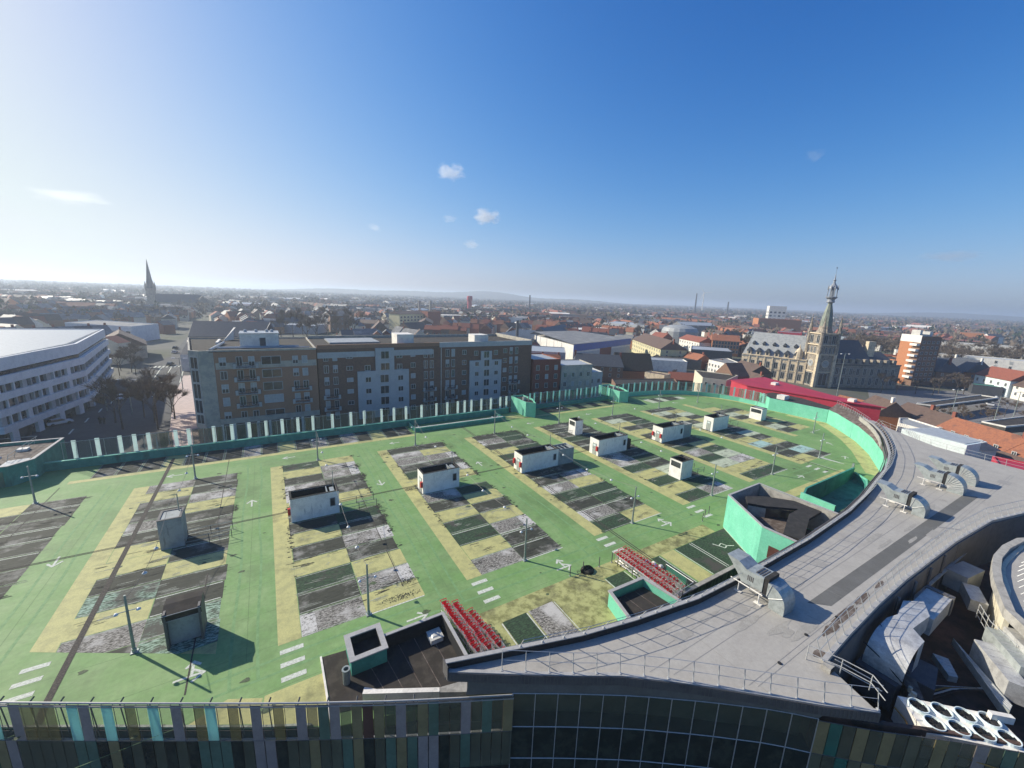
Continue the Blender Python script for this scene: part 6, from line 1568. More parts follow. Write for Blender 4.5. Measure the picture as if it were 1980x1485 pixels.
# ---- behind the long apartment block
house('yellow_factory', 'ochre yellow block with brick end wall and twin stacks in the distance', 'building', 120, 398, 36, 14, R(28), 8, 2.5, 'yellow_wall', 'tile_brown', chim=2, nwin=8, wz=(-2,1,4), sides=(0,3), wsize=(2.4,1.8))
simple_block('brick_factory', 'tall plain brick factory wall right of the ochre block', 'building', [(138,392),(156,404),(150,424),(132,412)], 10, 'brick_red', 'bitumen')
for i, (x, y) in enumerate([(142,430),(160,446)]): 
    t = thing('chimney_stack', ['left of two pale stacks behind the brick factory','right of two pale stacks behind the brick factory'][i], 'chimney', (x,y,-5)); MB().tube((x,y,-5),(x,y,20),1.6,10,r2=1.2).build('stack', 'beige', t)
house('pink_row', 'row of pale pink houses in front of the brick factory', 'house', 122, 352, 40, 12, R(70), 3, 3, 'offwhite', 'tile_brown', chim=2, nwin=9, wz=(-3,0), sides=(0,1,2))
house('gabled_house', 'dark wide roofed house with white end wall left of the pink row', 'house', 100, 318, 22, 16, R(30), 0, 5, 'offwhite', 'tile_brown', chim=1, nwin=4, wz=(-3,), sides=(0,2))
house('villa', 'dark villa with pale window frames behind the roof terrace', 'house', 50, 352, 14, 14, R(0), 8, 3, 'brick_dark', 'slate', hip=3, nwin=4, wz=(-3,1,5), sides=(0,))
house('half_timbered_house', 'dark gabled chalet with white windows among bare trees', 'house', 74, 318, 14, 12, R(80), 0, 6, 'brick_dark', 'tile_brown', nwin=4, wz=(-3,1), sides=(0,2))
simple_block('low_school', 'low flat roofed dark building right behind the apartment roof', 'building', [(60,200),(100,188),(106,204),(66,216)], 1.5, 'concrete_dark', 'bitumen', pm='offwhite')
simple_block('low_school', 'low flat school building with skylight row beyond the lift house', 'building', [(-2,190),(30,186),(32,204),(0,208)], 1.0, 'brick_dark', 'flat_grey')
# pointed dark turret house behind the first lift house
house('turret_house', 'dark house with steep pointed gable right behind the first apartment block', 'house', 1.5, 196, 6, 6, R(90), 7, 6, 'brick_dark', 'slate', hip=0, chim=0, nwin=2, wz=(3,), sides=(0,2))
house('gabled_house', 'wide black gabled roof behind the left apartment block', 'house', -13, 232, 30, 18, R(-8), 5, 6, 'brick_dark', 'slate', chim=0)
# left street
house('gabled_house', 'brown roofed house with three bright skylights behind the office building', 'house', -55, 240, 20, 16, R(-78), 1, 5, 'beige', 'tile_brown', chim=1, sky=3, nwin=4, wz=(-3,-.6), sides=(0,3))
simple_block('modern_block', 'low banded flat roofed building beyond the office building', 'building', [(-95,320),(-62,292),(-54,312),(-88,342)], 3.5, 'office_white', 'flat_grey', (0,3), (-3,0), 4, (3,1.2))
# church
t = thing('church', 'grey church with tall pointed spire on the left skyline', 'church', (-105,640,-5))
CX, CY = -113.5, 640
m = MB(); m.box(CX-3.8, CX+3.8, CY-3.8, CY+3.8, -5, 21); m.build('tower', 'stone_grey', t)
m = MB(); m.lathe([(4.4,21),(3.6,24),(2.3,34),(1.2,44),(.1,54)], 8, (CX,CY)); m.build('spire', 'slate', t)
m = MB()
for sx in (-1,1):
    for sy in (-1,1): m.lathe([(.9,18),(.9,24),(.1,29)], 6, (CX+sx*3.6,CY+sy*3.6))
m.build('pinnacle', 'stone_grey', t)
m = MB(); gable_wall(m, CX+25, CY+4, 44, 16, R(8), -5, 6, 9); m.build('nave', 'stone_grey', t); m = MB(); gable_roof(m, CX+25, CY+4, 44, 16, R(8), 6, 9); m.build('roof', 'slate', t)
m = MB(); gable_wall(m, CX+47, CY+8, 12, 26, R(98), -5, 6, 8); m.build('transept', 'stone_grey', t); m = MB(); gable_roof(m, CX+47, CY+8, 26, 12, R(98), 6, 8); m.build('transept_roof', 'slate', t)
# red cylinder, far towers, wind turbine
t = thing('red_tower', 'small bright red water tower in the middle distance', 'tower', (330,700,-5)); MB().lathe([(4,-5),(4,18),(5,19),(5,26),(4,27)], 14, (322,690)).build('tank', 'red_wall', t)
t = thing('chimney_stack', 'tall thin dark chimney beside the white wind turbine on the skyline', 'chimney', (1010,720,-5)); MB().tube((1010,715,-5),(1010,715,58),2.4,10,r2=1.6).build('stack', 'slate', t)
t = thing('chimney_stack', 'thin dark chimney left of centre on the far plain', 'chimney', (430,620,-5)); MB().tube((420,640,-5),(420,640,33),1.6,10,r2=1.1).build('stack', 'slate', t)
t = thing('chimney_stack', 'second short dark chimney right of the wind turbine', 'chimney', (1100,700,-5)); MB().tube((1120,690,-5),(1120,690,40),2.4,10,r2=1.8).build('stack', 'slate', t)
t = thing('wind_turbine', 'white three bladed wind turbine on the skyline', 'wind turbine', (1500,1040,-5)); MB().tube((1500,1030,-5),(1500,1030,76),2.2,10,r2=1.3).build('tower', 'offwhite', t)
for k in range(3):
    a = R(55+120*k); MB().tube((1497,1028,76),(1497-30*math.cos(a)*.45,1028+30*math.cos(a)*.85,76+30*math.sin(a)),1.1,5,r2=.3).build('blade', 'offwhite', t)
simple_block('tower_block', 'distant white tower block on the skyline left of the clock tower', 'tower block', [(640,330),(652,312),(672,326),(660,344)], 30, 'offwhite', 'flat_grey', (0,3), (0,5,10,15,20), 5, (3,2.5))
simple_block('brick_estate', 'red brick estate blocks below the distant white tower block', 'apartment building', [(560,300),(590,262),(606,276),(576,316)], 13, 'brick_orange', 'tile_red')
simple_block('red_shop', 'bright red and blue grey retail box left of the clock tower', 'building', [(420,205),(428,188),(448,198),(440,215)], 5, 'red_wall', 'flat_grey')
simple_block('retail_building', 'blue grey retail box beside the bright red one', 'building', [(428.3,187.6),(440,162),(460,172),(448.5,197)], 5, 'slate', 'flat_grey')
simple_block('brick_block', 'orange brick block by the right edge of the far plain', 'building', [(690,140),(694,122),(712,126),(708,144)], 8, 'brick_orange', 'flat_grey')
simple_block('red_hangar', 'long dark red roofed works on the right of the far plain', 'building', [(520,170),(560,96),(610,112),(572,190)], 4, 'slate', 'tile_red')
simple_block('white_sheds', 'long row of white sheds behind the park trees', 'shed', [(470,215),(500,140),(512,146),(482,222)], 1.5, 'white_panel', 'zinc')
simple_block('white_sheds', 'brilliant white long shed roofs left of the church', 'shed', [(-252,985),(-190,900),(-172,912),(-232,1005)], 3, 'white_panel', 'lamp_white')
simple_block('brick_block', 'tall red brick block above the dark hall in the middle distance', 'building', [(300,390),(318,378),(328,392),(310,405)], 7, 'brick_red', 'flat_grey', (0,), (0,3), 4, (2,1.5))

# ================================================================== TERRACES, FAR TOWN, TREES
KEEP = [(38,110,62,'r'),(-52,150,48,'o'),(160,185,42,'o'),(148,150,24,'o'),(172,68,26,'o'),(186,82,16,'o'),(172,152,18,'o'),(130,222,42,'o'),(200,164,30,'o'),(286,215,22,'o'),(258,180,24,'o'),(205,95,34,'o'),(225,70,24,'o'),(253,66,20,'o'),(215,45,52,'o'),(270,45,26,'o'),
        (300,66,14,'o'),(345,68,32,'o'),(446,87,42,'o'),(-85,640,50,'o'),(120,398,26,'o'),(145,408,22,'o'),(122,352,26,'o'),(100,318,18,'o'),(80,203,30,'o'),(15,198,24,'o'),(-13,232,20,'o'),(-55,240,16,'o'),
        (-74,316,30,'o'),(650,328,26,'o'),(583,290,32,'o'),(434,200,18,'o'),(450,180,20,'o'),(562,140,52,'o'),(490,180,44,'o'),(700,132,20,'o'),(-212,950,70,'o'),(314,392,20,'o'),(232,152,22,'o'),(170,95,20,'o'),(50,352,12,'o'),(74,318,14,'o'),
        (232,176,11,'o'),(214,140,10,'o'),(203,130,10,'o'),(184,135,16,'o'),(164,132,20,'o'),(136,124,14,'o'),(118,126,14,'o'),(118,100,26,'o'),(146,104,10,'o'),(150,30,30,'o'),(133,56,26,'o')]
PARK = [(395,108,62),(30,300,42),(300,110,26),(8,255,24)]
def free(x, y, r=8):
    if y < 98 and x < 142 and y > -40: return False
    if x < 98 and y < 128 and x > -70: return False
    if -53 < x+0.045*(y-150)*0 < -24 and 90 < y < 235: return False
    xr = -36-(y-235)*.06 if y > 235 else -34
    if y >= 235 and abs(x-xr) < 9+r*.4 and y < 900: return False
    if y < 0.16*x: return False
    for k in KEEP:
        if (x-k[0])**2+(y-k[1])**2 < (k[2]+r*.6)**2: return False
    for k in PARK:
        if (x-k[0])**2+(y-k[1])**2 < (k[2])**2: return False
    return True
LM = [(-39.5,141,'the office building'),(-30,300,'the left street'),(0,110,'the first brown apartment block'),(38,110,'the long apartment block'),(122,398,'the ochre factory'),(85,105,'the small apartment blocks'),(155,180,'the white sports hall'),(200,164,'the pale yellow building'),(258,178,'the arched brick building'),(205,90,'the clock tower'),(253,66,'the brick tower block'),(272,35,'the white house')]
LM = [(math.atan2(a, b), c, math.hypot(a, b)) for a, b, c in LM]
WALLS = [('brick_red','brick'),('brick_orange','orange brick'),('offwhite','white'),('cream','cream'),('brick_dark','dark brick'),('beige','beige')]
ROOFS = [('tile_orange','orange tiled'),('tile_brown','brown tiled'),('tile_red','red tiled'),('slate','slate'),('flat_grey','grey')]
rt = random.Random(77)
HP = {}
def hproto(wk, rk, w, d, e, r, wins):
    key = (wk, rk, w, d, e, r)
    if key in HP: return HP[key]
    m = MB(); gable_wall(m, 0, 0, w, d, 0, 0, e, r); W_ = m.build('wall', wk, None)
    m = MB(); gable_roof(m, 0, 0, w, d, 0, e, r, over=.15); m2 = m.build('roof', rk, None)
    m = MB(); m.box(w/2-1.0, w/2-.3, -.1, .5, e+r*.6, e+r+1.0); ch = m.build('chimney', 'brick_red', None)
    m = MB(); ww = MB()
    HP[key] = (W_.data, m2.data, ch.data)
    for o in (W_, m2, ch): bpy.data.objects.remove(o)
    return HP[key]
wdata = None
def windata():
    global wdata
    if wdata is None:
        m = MB(); m.box(-.45,.45,-.03,.0,.06,1.44,1); 
        for a in ((-.5,.5,0,.08),(-.5,.5,1.42,1.5),(-.5,-.42,.08,1.42),(.42,.5,.08,1.42)): m.box(a[0],a[1],-.05,.02,a[2],a[3],0)
        o = m.build('window', ['window_frame','window'], None); wdata = o.data; bpy.data.objects.remove(o)
    return wdata
nh = 0; terr = []
tries = 0
while nh < 262 and tries < 6000:
    tries += 1
    a = R(rt.uniform(-20, 80)); 
    dd = rt.uniform(130, 470)
    if rt.random() < .35: dd = rt.uniform(130, 300)
    x, y = math.sin(a)*dd, math.cos(a)*dd
    ang = rt.choice([R(20), R(110), R(-50), R(58), R(-30)]) if x > 60 else rt.choice([R(5), R(95), R(40)])
    n = rt.randint(3, 7); w = rt.choice([6.0, 7.0, 8.0]); ux, uy = math.cos(ang), math.sin(ang)
    ok = all(free(x+ux*w*(k-(n-1)/2), y+uy*w*(k-(n-1)/2), 9) for k in range(n))
    if ok:
        for t_ in terr:
            for k in range(n):
                px, py = x+ux*w*(k-(n-1)/2), y+uy*w*(k-(n-1)/2)
                if any((px-q[0])**2+(py-q[1])**2 < 11.5**2 for q in t_[1]): ok = False; break
            if not ok: break
    if not ok: continue
    pts = [(x+ux*w*(k-(n-1)/2), y+uy*w*(k-(n-1)/2)) for k in range(n)]
    terr.append(((x, y, ang, w, n, dd, a), pts)); nh += n
terr.sort(key=lambda t_: t_[0][5])
cnt = {}
for (x, y, ang, w, n, dd, a), pts in terr:
    lm = min(LM, key=lambda l: abs(l[0]-a)+(0.25 if l[2] > dd+20 else 0)); cnt[lm[1]] = cnt.get(lm[1], 0)+1
    rank = ORD[min(15, cnt[lm[1]]-1)] if cnt[lm[1]] <= 16 else 'far'
    e0 = rt.choice([5.2, 6.2, 7.6]); r0 = rt.choice([2.8, 3.4, 4.0]); d_ = rt.choice([8.0, 9.0])
    # order from the left as seen
    order = sorted(range(n), key=lambda k: math.atan2(pts[k][0], pts[k][1]))
    rk0 = rt.choice([0,0,1,1,2,2,3,3,4] if x > 60 else [3,3,3,1,1,4])
    grp = 'houses of the %s terrace beyond %s' % (rank, lm[1])
    for j, k in enumerate(order):
        px, py = pts[k]; wk, wn_ = rt.choice(WALLS); rk, rn = ROOFS[rk0 if rt.random() < .7 else rt.randrange(5)]
        e = e0+(rt.choice([0,0,.6]) ); dat = hproto(wk, rk, w, d_, e, r0, 0)
        lab = '%s house with %s roof, %s from left in the %s terrace beyond %s' % (wn_, rn, ORD[j], rank, lm[1])
        h = thing('terraced_house', lab, 'house', (px, py, GZ), ang, group=grp)
        if len(lab.split()) > 16: h['label'] = '%s house, %s from left in the %s terrace beyond %s' % (wn_, ORD[j], rank, lm[1])
        for nm, dt in zip(('wall','roof'), dat[:2]):
            o = bpy.data.objects.new(nm, dt); COL.objects.link(o); o.parent = h
            if nm == 'roof' and rt.random() < .75: c = bpy.data.objects.new('chimney', dat[2]); COL.objects.link(c); c.parent = o
        if dd < 330:
            side = -1 if (-math.sin(ang)*-1*px+math.cos(ang)*-1*py)*1 < 0 else 1
            # the long side that looks at the camera
            sgn = -1 if ((math.sin(ang))*(-px)+(-math.cos(ang))*(-py)) > 0 else 1
            for zz_ in (1.0, 3.6):
                for s in (-w*.25, w*.25):
                    o = bpy.data.objects.new('window', windata()); COL.objects.link(o); o.parent = h
                    o.location = (s, sgn*(d_/2+.03), zz_); o.rotation_euler = (0, 0, 0 if sgn < 0 else math.pi)

# the town beyond: too many houses to count one by one
far = MB(); rt = random.Random(5)
FM = ['brick_red','offwhite','cream','brick_dark','tile_orange','tile_brown','tile_red','slate','flat_grey','zinc','brick_orange']
def fast_house(m, cx, cy, w, d, ang, e, r, wi, ri):
    c, s = math.cos(ang), math.sin(ang)
    def T(x, y, z): return (cx+x*c-y*s, cy+x*s+y*c, z)
    a, b = w/2, d/2; z0 = GZ-.3; o = len(m.v)
    m.v += [T(-a,-b,z0),T(a,-b,z0),T(a,b,z0),T(-a,b,z0),T(-a,-b,GZ+e),T(a,-b,GZ+e),T(a,b,GZ+e),T(-a,b,GZ+e),T(-a,0,GZ+e+r),T(a,0,GZ+e+r)]
    for f, mi in (((0,1,5,4),wi),((1,2,6,9,5),wi),((2,3,7,6),wi),((3,0,4,8,7),wi),((4,5,9,8),ri),((6,7,8,9),ri)):
        m.f.append(tuple(o+i for i in f)); m.m.append(mi)
near_pts = [p for t_ in terr for p in t_[1]]
grid_near = set((int(p[0]//12), int(p[1]//12)) for p in near_pts)
nfar = 0
for _ in range(2900):
    u = rt.random()
    dd = 180+2900*u**1.35; a = R(rt.uniform(-24, 86)); x, y = math.sin(a)*dd, math.cos(a)*dd
    zone = math.sin(x*.006+1)+math.sin(y*.008+x*.003)
    ang = R(40*zone)+rt.choice([0, R(90)])
    n = rt.randint(4, 9); w = rt.choice([6, 7, 9]); d_ = rt.choice([8, 9, 10]); e = rt.choice([5,6,6,7,8]); r = rt.choice([2.5,3.5,4.2])
    rk = rt.choice([4,5,5,6,6,7,7,8,5]) if a > R(22) else rt.choice([7,7,7,5,5,6,8])
    for k in range(n):
        px, py = x+math.cos(ang)*w*(k-(n-1)/2), y+math.sin(ang)*w*(k-(n-1)/2)
        if not free(px, py, 7): continue
        g_ = (int(px//12), int(py//12))
        if dd < 520 and any((g_[0]+i, g_[1]+j) in grid_near for i in (-1,0,1) for j in (-1,0,1)): continue
        fast_house(far, px, py, w, d_, ang, e+rt.uniform(-.3,.5), r, rt.choice([0,1,0,2,3,10]), rk if rt.random() < .75 else rt.choice([4,5,6,7]))
        nfar += 1
for _ in range(420):     # flat sheds and works
    dd = 330+3000*rt.random(); a = R(rt.uniform(-24, 86)); x, y = math.sin(a)*dd, math.cos(a)*dd; ang = rt.uniform(0, 3)
    if not free(x, y, 30): continue
    fast_house(far, x, y, rt.uniform(20, 70), rt.uniform(14, 34), ang, rt.uniform(5, 11), rt.choice([.3,.3,1.5,3]), rt.choice([1,1,8,0,9]), rt.choice([8,9,9,1,7]))
tag(far.build('distant_town', FM), 'distant sea of small houses and sheds stretching to the hills', 'town', kind='stuff')
# chimneys and poles on the plain
# leafless woods and parks: twiggy clumps
def clump(m, x, y, r, h, n, rg, s=1.0, mi=0):
    for _ in range(n):
        t = rg.uniform(0, 6.283); ph = rg.random(); rr_ = r*rg.random()**.4
        px = x+rr_*math.cos(t)*math.sin(math.pi*(.15+.8*ph)); py = y+rr_*math.sin(t)*math.sin(math.pi*(.15+.8*ph)); pz = GZ+h*(.22+.78*ph)*rg.uniform(.85,1.05)
        q = rg.uniform(.35, .9)*s; a1 = rg.uniform(0, 6.283)
        m.add([(px-q*math.cos(a1), py-q*math.sin(a1), pz-q*.4), (px+q*math.cos(a1), py+q*math.sin(a1), pz-q*.2), (px+rg.uniform(-.4,.4)*q, py+rg.uniform(-.4,.4)*q, pz+q*1.1)], [(0,1,2)], mi)
w_ = MB()
for _ in range(3600):
    dd = 400+3400*rt.random()**.9; a = R(rt.uniform(-24, 86)); x, y = math.sin(a)*dd, math.cos(a)*dd
    s = .7+dd/420
    for k in range(rt.randint(1, 3)): clump(w_, x+rt.uniform(-9,9)*s, y+rt.uniform(-9,9)*s, 4.5+dd*.003, rt.uniform(9, 15), 22, rt, s*1.2, 0 if rt.random() < .8 else 1)
tag(w_.build('distant_trees', ['twig','evergreen']), 'distant leafless trees and woods scattered through the far town', 'woods', kind='stuff')
# trees one can tell apart
TP = []
def tree_proto(seed, h, r, twm='twig', leafy=False):
    rg = random.Random(seed); tk = MB(); tw = MB()
    tk.tube((0,0,0),(rg.uniform(-.2,.2),rg.uniform(-.2,.2),h*.4),.18,7,r2=.12)
    tips = []
    def br(p, d, L, r_, lv):
        q = Vector(p)+Vector(d)*L; tk.tube(p, q, r_, 4, r2=r_*.6, cap=False)
        if lv == 0: tips.append((q, Vector(d))); return
        for _ in range(3 if lv > 1 else 4):
            nd = (Vector(d)+Vector((rg.uniform(-.75,.75), rg.uniform(-.75,.75), rg.uniform(-.1,.55)))).normalized(); br(q, nd, L*rg.uniform(.6,.85), r_*.55, lv-1)
    for k in range(5):
        a = k*1.257+rg.uniform(-.3,.3); br((0,0,h*(.28+.04*k)), Vector((math.cos(a)*.6, math.sin(a)*.6, .9)).normalized(), h*.22, .07, 2)
    for q, d_ in tips:
        for _ in range(22 if not leafy else 26):
            nd = (d_+Vector((rg.uniform(-1,1), rg.uniform(-1,1), rg.uniform(-.4,1)))).normalized(); L = rg.uniform(.5, 1.5)*r/4
            s0 = q-d_*rg.uniform(0,1.2); e_ = s0+nd*L; side = nd.cross(Vector((rg.uniform(-1,1),rg.uniform(-1,1),.3))).normalized()*(.03 if not leafy else .28)
            tw.add([s0-side, s0+side, e_+side*.4, e_-side*.4], [(0,1,2,3)])
    A = tk.build('trunk', 'bark', None); B = tw.build('crown', twm, None); d = (A.data, B.data)
    for o in (A, B): bpy.data.objects.remove(o)
    return d
TP = [tree_proto(1, 10, 4), tree_proto(2, 12, 5), tree_proto(3, 9, 3.6), tree_proto(4, 13, 5)]
EV = [tree_proto(8, 12, 5, 'evergreen', True)]
def tree(label, x, y, s=1.0, kind=None, group=None, z=GZ):
    t = thing('bare_tree' if kind is None else 'evergreen_tree', label, 'tree', (x, y, z), rt.uniform(0, 6.28), group=group)
    d = rt.choice(TP) if kind is None else EV[0]
    for nm, dt in zip(('trunk','crown'), d): o = bpy.data.objects.new(nm, dt); COL.objects.link(o); o.parent = t; o.scale = (s, s, s)
    return t
pos = [(-31.5,124),(-29,118),(-27,127),(-24,121),(-22.5,115),(-26,133),(-22,129),(-20.5,122)]
for i, (x, y) in enumerate(pos): tree('leafless brown tree by the left street, %s of the clump before the pink pavement' % ORD[i], x, y, rt.uniform(.85, 1.15), group='leafless trees before the pink pavement')
for i, (x, y) in enumerate([(-45,189),(-43,195),(-40.5,188),(-47,200),(-46,210)]): tree('%s leafless tree from the camera beside the office building end' % ORD[i], x, y, .8, group='leafless trees beside the office building')
for i, (x, y) in enumerate([(20,262),(26,275),(34,290),(40,300),(14,285),(46,278),(30,312),(52,296),(22,325),(8,305)]): tree('leafless park tree behind the long apartment roof, near the half timbered house', x, y, 1.7, group='leafless park trees behind the apartment roof')
for i in range(60):
    a = rt.uniform(0, 6.28); r_ = 60*rt.random()**.5; tree('leafless tree in the brown park wood behind the clock tower', 395+r_*math.cos(a), 108+r_*math.sin(a), rt.uniform(1.1,1.5), group='leafless trees in the park wood behind the clock tower')
for i, (x, y) in enumerate([(150,99),(99,119),(147,110)]): tree(['bare bushy tree before the dark red shed','small bare tree beside the small apartment blocks','bare tree behind the stone gable'][i], x, y, .6)
for i, (x, y) in enumerate([(226,54),(231,50),(238,50),(243,46),(249,45),(213,61),(219,58)]): tree('leafless tree in the shade below the belfry wing, %s from the left' % ORD[i], x, y, .75, group='leafless trees below the belfry wing')
for i, (x, y) in enumerate([(176,30),(181,26),(186,33),(192,27),(199,31),(207,27),(195,21),(168,33),(216,26)]): tree('small leafless tree on the square beyond the dark canopy', x, y, .5, group='small leafless trees on the square')
for i, (x, y) in enumerate([(292,152),(300,146),(297,158),(307,150),(290,162)]): tree('dense dark evergreen behind the stone hall roof, %s from the left' % ORD[i], x, y, 1.0, 'ev', group='evergreens behind the stone hall')
for i in range(14): tree('leafless tree between the pale housing blocks and the tower block', 318+rt.uniform(-14,60), 72+rt.uniform(-10,22)-i*.8, 1.1, group='leafless trees by the pale housing blocks')
for i in range(12):
    a = rt.uniform(-.3,1.2); d_ = rt.uniform(260, 420); x, y = math.sin(a)*d_, math.cos(a)*d_
    if free(x, y, 3): tree('lone leafless tree among the houses of the middle distance', x, y, 1.2, group='lone leafless trees among the houses')
# street lamps
sp = None
for (x, y, h, lab) in [(180.5,64,17,'tall double headed street light before the belfry wing'),(181,34,10,'slim street light on the square left of the canopy edge'),(172,24,11,'slim street light behind the orange roofs'),(189,23,11,'double street light in the square near the right edge'),(-23.6,158,10,'street light on the pink pavement beside the apartment block'),(-36,137,9,'street light by the dark road before the office building'),(-30,131,9,'street light between the bare trees of the left street')]:
    t = thing('street_light', lab, 'street light', (x, y, GZ)); MB().tube((x,y,GZ),(x,y,GZ+h),.13,6,r2=.08).build('pole', 'pole_paint', t)
    MB().tube((x-1.4,y+.6,GZ+h-.2),(x+1.4,y-.6,GZ+h-.2),.06,4).build('arm', 'pole_paint', t)
    for sg in (-1, 1): MB().box(x+sg*1.5-.45, x+sg*1.5+.45, y-sg*.65-.2, y-sg*.65+.2, GZ+h-.28, GZ+h-.1).build('lamp_head', 'lamp_white', t)
# cars
def car(label, x, y, rz, paint):
    t = thing('parked_car', label, 'car', (x, y, GZ+.01), rz, group='cars in the left street and on the square')
    m = MB(); prof = [(-2.1,.35),(-2.1,.85),(-1.6,.95),(1.0,.95),(2.0,.8),(2.15,.4)]; n = len(prof)
    m.v = [(a, -.85, b) for a, b in prof]+[(a, .85, b) for a, b in prof]; m.f = [tuple(range(n)), tuple(range(2*n-1, n-1, -1))]+[(i, n+i, n+(i+1) % n, (i+1) % n) for i in range(n)]; m.m = [0]*len(m.f); m.build('body', paint, t, local=True)
    m = MB(); m.add([(-1.7,-.78,.95),(1.0,-.78,.95),(1.0,.78,.95),(-1.7,.78,.95),(-1.3,-.66,1.42),(.35,-.66,1.42),(.35,.66,1.42),(-1.3,.66,1.42)], [(0,1,5,4),(1,2,6,5),(2,3,7,6),(3,0,4,7)]); m.build('window', 'window', t, local=True)
    MB().box(-1.3,.35,-.66,.66,1.421,1.46).build('roof', paint, t, local=True)
    for sx in (-1.3, 1.35):
        for sy in (-.86, .74): MB().tube((sx,sy,.33),(sx,sy+.12,.33),.33,10).build('wheel', 'black', t, local=True)
    return t
cd = [(-34,208,1.5,'car_paint_dark','dark car crossing at the far end of the left street'),(-36,150,1.6,'car_paint_white','white car near the office building in the shade'),(-41,152,1.6,'car_paint_dark','dark car parked beside the office building'),(-41.5,127,.6,'car_paint_white','pale car at the left before the office pillars'),(-38,246,1.5,'car_paint_white','pale car parked in the far part of the left street'),(-40,262,1.5,'car_paint_dark','dark car parked in the far part of the left street'),
      (228,34,.3,'car_paint_white','white car on the square by the pale canopy'),(233,36,.4,'car_paint_dark','dark car next to the white one on the square'),(236,40,.3,'car_paint_dark','dark car before the white house'),(202,22,1.2,'car_paint_white','white van like car behind the orange roofs'),(196,18,1.2,'car_paint_white','pale car at the right edge of the square')]
for x, y, a, p_, l in cd: car(l, x, y, a, p_)
# people waiting at the corner
def person(label, x, y, cloth):
    t = bpy.data.objects.new('tmp', None)
    me = MB(); 
    for s in (-.1, .1): me.lathe([(.07,0),(.09,.45),(.12,.85)], 8, (x+s, y))
    me.lathe([(.17,.82),(.2,1.1),(.22,1.4),(.1,1.5),(.07,1.53),(.11,1.6),(.12,1.7),(.06,1.78)], 8, (x, y))
    for s in (-.27, .27): me.lathe([(.045,.8),(.06,1.1),(.07,1.4)], 6, (x+s, y))
    me.v = [(a, b, c+GZ+.01) for a, b, c in me.v]
    e = thing('person', label, 'person', (x, y, GZ)); bpy.data.objects.remove(t); me.build('body', cloth, e)
person('person in dark clothes standing by the dark road before the bare trees', -34.2, 124.5, 'black'); person('second person in dark clothes beside the bare tree clump', -33.4, 124.0, 'car_paint_dark')

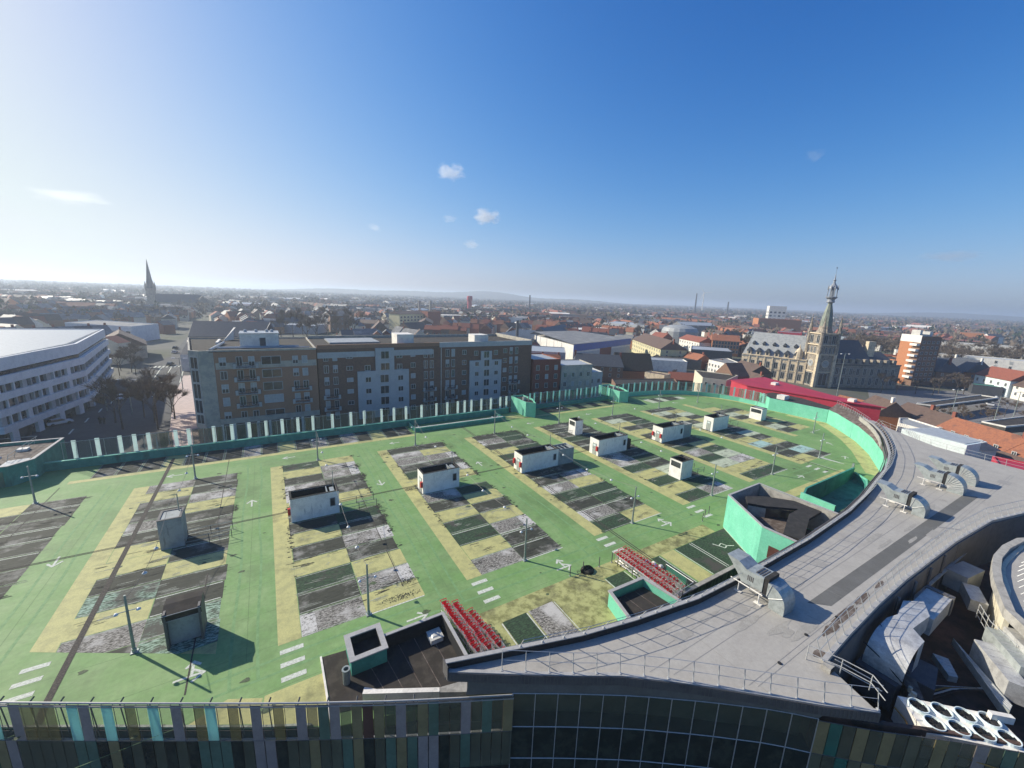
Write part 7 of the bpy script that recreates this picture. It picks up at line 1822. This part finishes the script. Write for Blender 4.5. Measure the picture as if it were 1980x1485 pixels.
# ------------------------------------------------------------------ clouds
def cloudmat():
    m = bpy.data.materials.new('cloud'); m.use_nodes = True; n = m.node_tree; n.nodes.clear()
    o = n.nodes.new('ShaderNodeOutputMaterial'); v = n.nodes.new('ShaderNodeVolumePrincipled'); v.inputs['Color'].default_value = (1,1,1,1); v.inputs['Anisotropy'].default_value = .45
    g_ = n.nodes.new('ShaderNodeTexCoord'); no = n.nodes.new('ShaderNodeTexNoise'); no.inputs['Scale'].default_value = 1.7; no.inputs['Detail'].default_value = 7; no.inputs['Roughness'].default_value = .6
    oi = n.nodes.new('ShaderNodeObjectInfo'); sc_ = n.nodes.new('ShaderNodeVectorMath'); sc_.operation = 'SCALE'; sc_.inputs['Scale'].default_value = .0137; n.links.new(oi.outputs['Location'], sc_.inputs[0])
    ad_ = n.nodes.new('ShaderNodeVectorMath'); ad_.operation = 'ADD'; n.links.new(g_.outputs['Object'], ad_.inputs[0]); n.links.new(sc_.outputs[0], ad_.inputs[1]); n.links.new(ad_.outputs[0], no.inputs['Vector'])
    ln = n.nodes.new('ShaderNodeVectorMath'); ln.operation = 'LENGTH'; n.links.new(g_.outputs['Object'], ln.inputs[0])
    a = n.nodes.new('ShaderNodeMath'); a.operation = 'MULTIPLY_ADD'; a.inputs[1].default_value = 3.1; n.links.new(no.outputs['Fac'], a.inputs[0])
    b = n.nodes.new('ShaderNodeMath'); b.operation = 'MULTIPLY'; b.inputs[1].default_value = -1.45; n.links.new(ln.outputs['Value'], b.inputs[0]); n.links.new(b.outputs[0], a.inputs[2])
    r = n.nodes.new('ShaderNodeMapRange'); r.inputs[1].default_value = .42; r.inputs[2].default_value = .95; r.inputs[3].default_value = 0
    at_ = n.nodes.new('ShaderNodeAttribute'); at_.attribute_type = 'OBJECT'; at_.attribute_name = 'thick'
    n.links.new(a.outputs[0], r.inputs[0]); mu = n.nodes.new('ShaderNodeMath'); mu.operation = 'MULTIPLY'; n.links.new(r.outputs[0], mu.inputs[0]); n.links.new(at_.outputs['Fac'], mu.inputs[1])
    n.links.new(mu.outputs[0], v.inputs['Density']); n.links.new(v.outputs[0], o.inputs['Volume']); MT['cloud'] = m
cloudmat()
cm = None
def cloud(u, v, wpx, hpx, thick, label, dist=5200):
    d = az*787.1+ax*(u-990)+ay*(v-742.5); d.normalize(); p = Vector((0,0,27))+d*dist
    global cm
    if cm is None:
        bm = bmesh.new(); bmesh.ops.create_icosphere(bm, subdivisions=3, radius=1.0); me = bpy.data.meshes.new('cloud'); bm.to_mesh(me); bm.free(); me.materials.append(MT['cloud']); cm = me
    o = bpy.data.objects.new('cloud', cm); COL.objects.link(o); o.location = p
    k = dist/900; o.scale = (wpx*k*.92, wpx*k*.7, hpx*k*.98); o.rotation_euler = (0, 0, math.atan2(-p.x, p.y)*1.0)
    o['thick'] = thick; tag(o, label, 'cloud')
cloud(940, 419, 36, 20, .0075, 'brightest small white cloud in the middle of the sky')
cloud(872, 333, 36, 20, .005, 'soft white cloud, highest of the middle ones')
cloud(912, 472, 22, 11, .0045, 'small flat cloud lowest in the middle')
cloud(725, 440, 18, 10, .0032, 'tiny faint cloud left of the middle ones')
cloud(870, 423, 20, 10, .0026, 'tiny faint cloud left of the brightest cloud')
cloud(143, 381, 54, 14, .0009, 'long pale cloud at the far left')
cloud(1843, 496, 46, 11, .0024, 'long faint cloud low on the right')
cloud(1575, 301, 20, 12, .0017, 'barely visible cloud puff high on the right')

# ------------------------------------------------------------------ haze
hz = bpy.data.materials.new('haze'); hz.use_nodes = True; n = hz.node_tree; n.nodes.clear()
o = n.nodes.new('ShaderNodeOutputMaterial'); v = n.nodes.new('ShaderNodeVolumePrincipled')
v.inputs['Color'].default_value = (.78, .88, 1, 1); v.inputs['Density'].default_value = .00034; v.inputs['Anisotropy'].default_value = .35
n.links.new(v.outputs[0], o.inputs['Volume']); MT['haze'] = hz
b = MB(); b.box(-9500, 17000, -9500, 15500, -6.2, 85); tag(b.build('haze', 'haze'), kind='stuff')
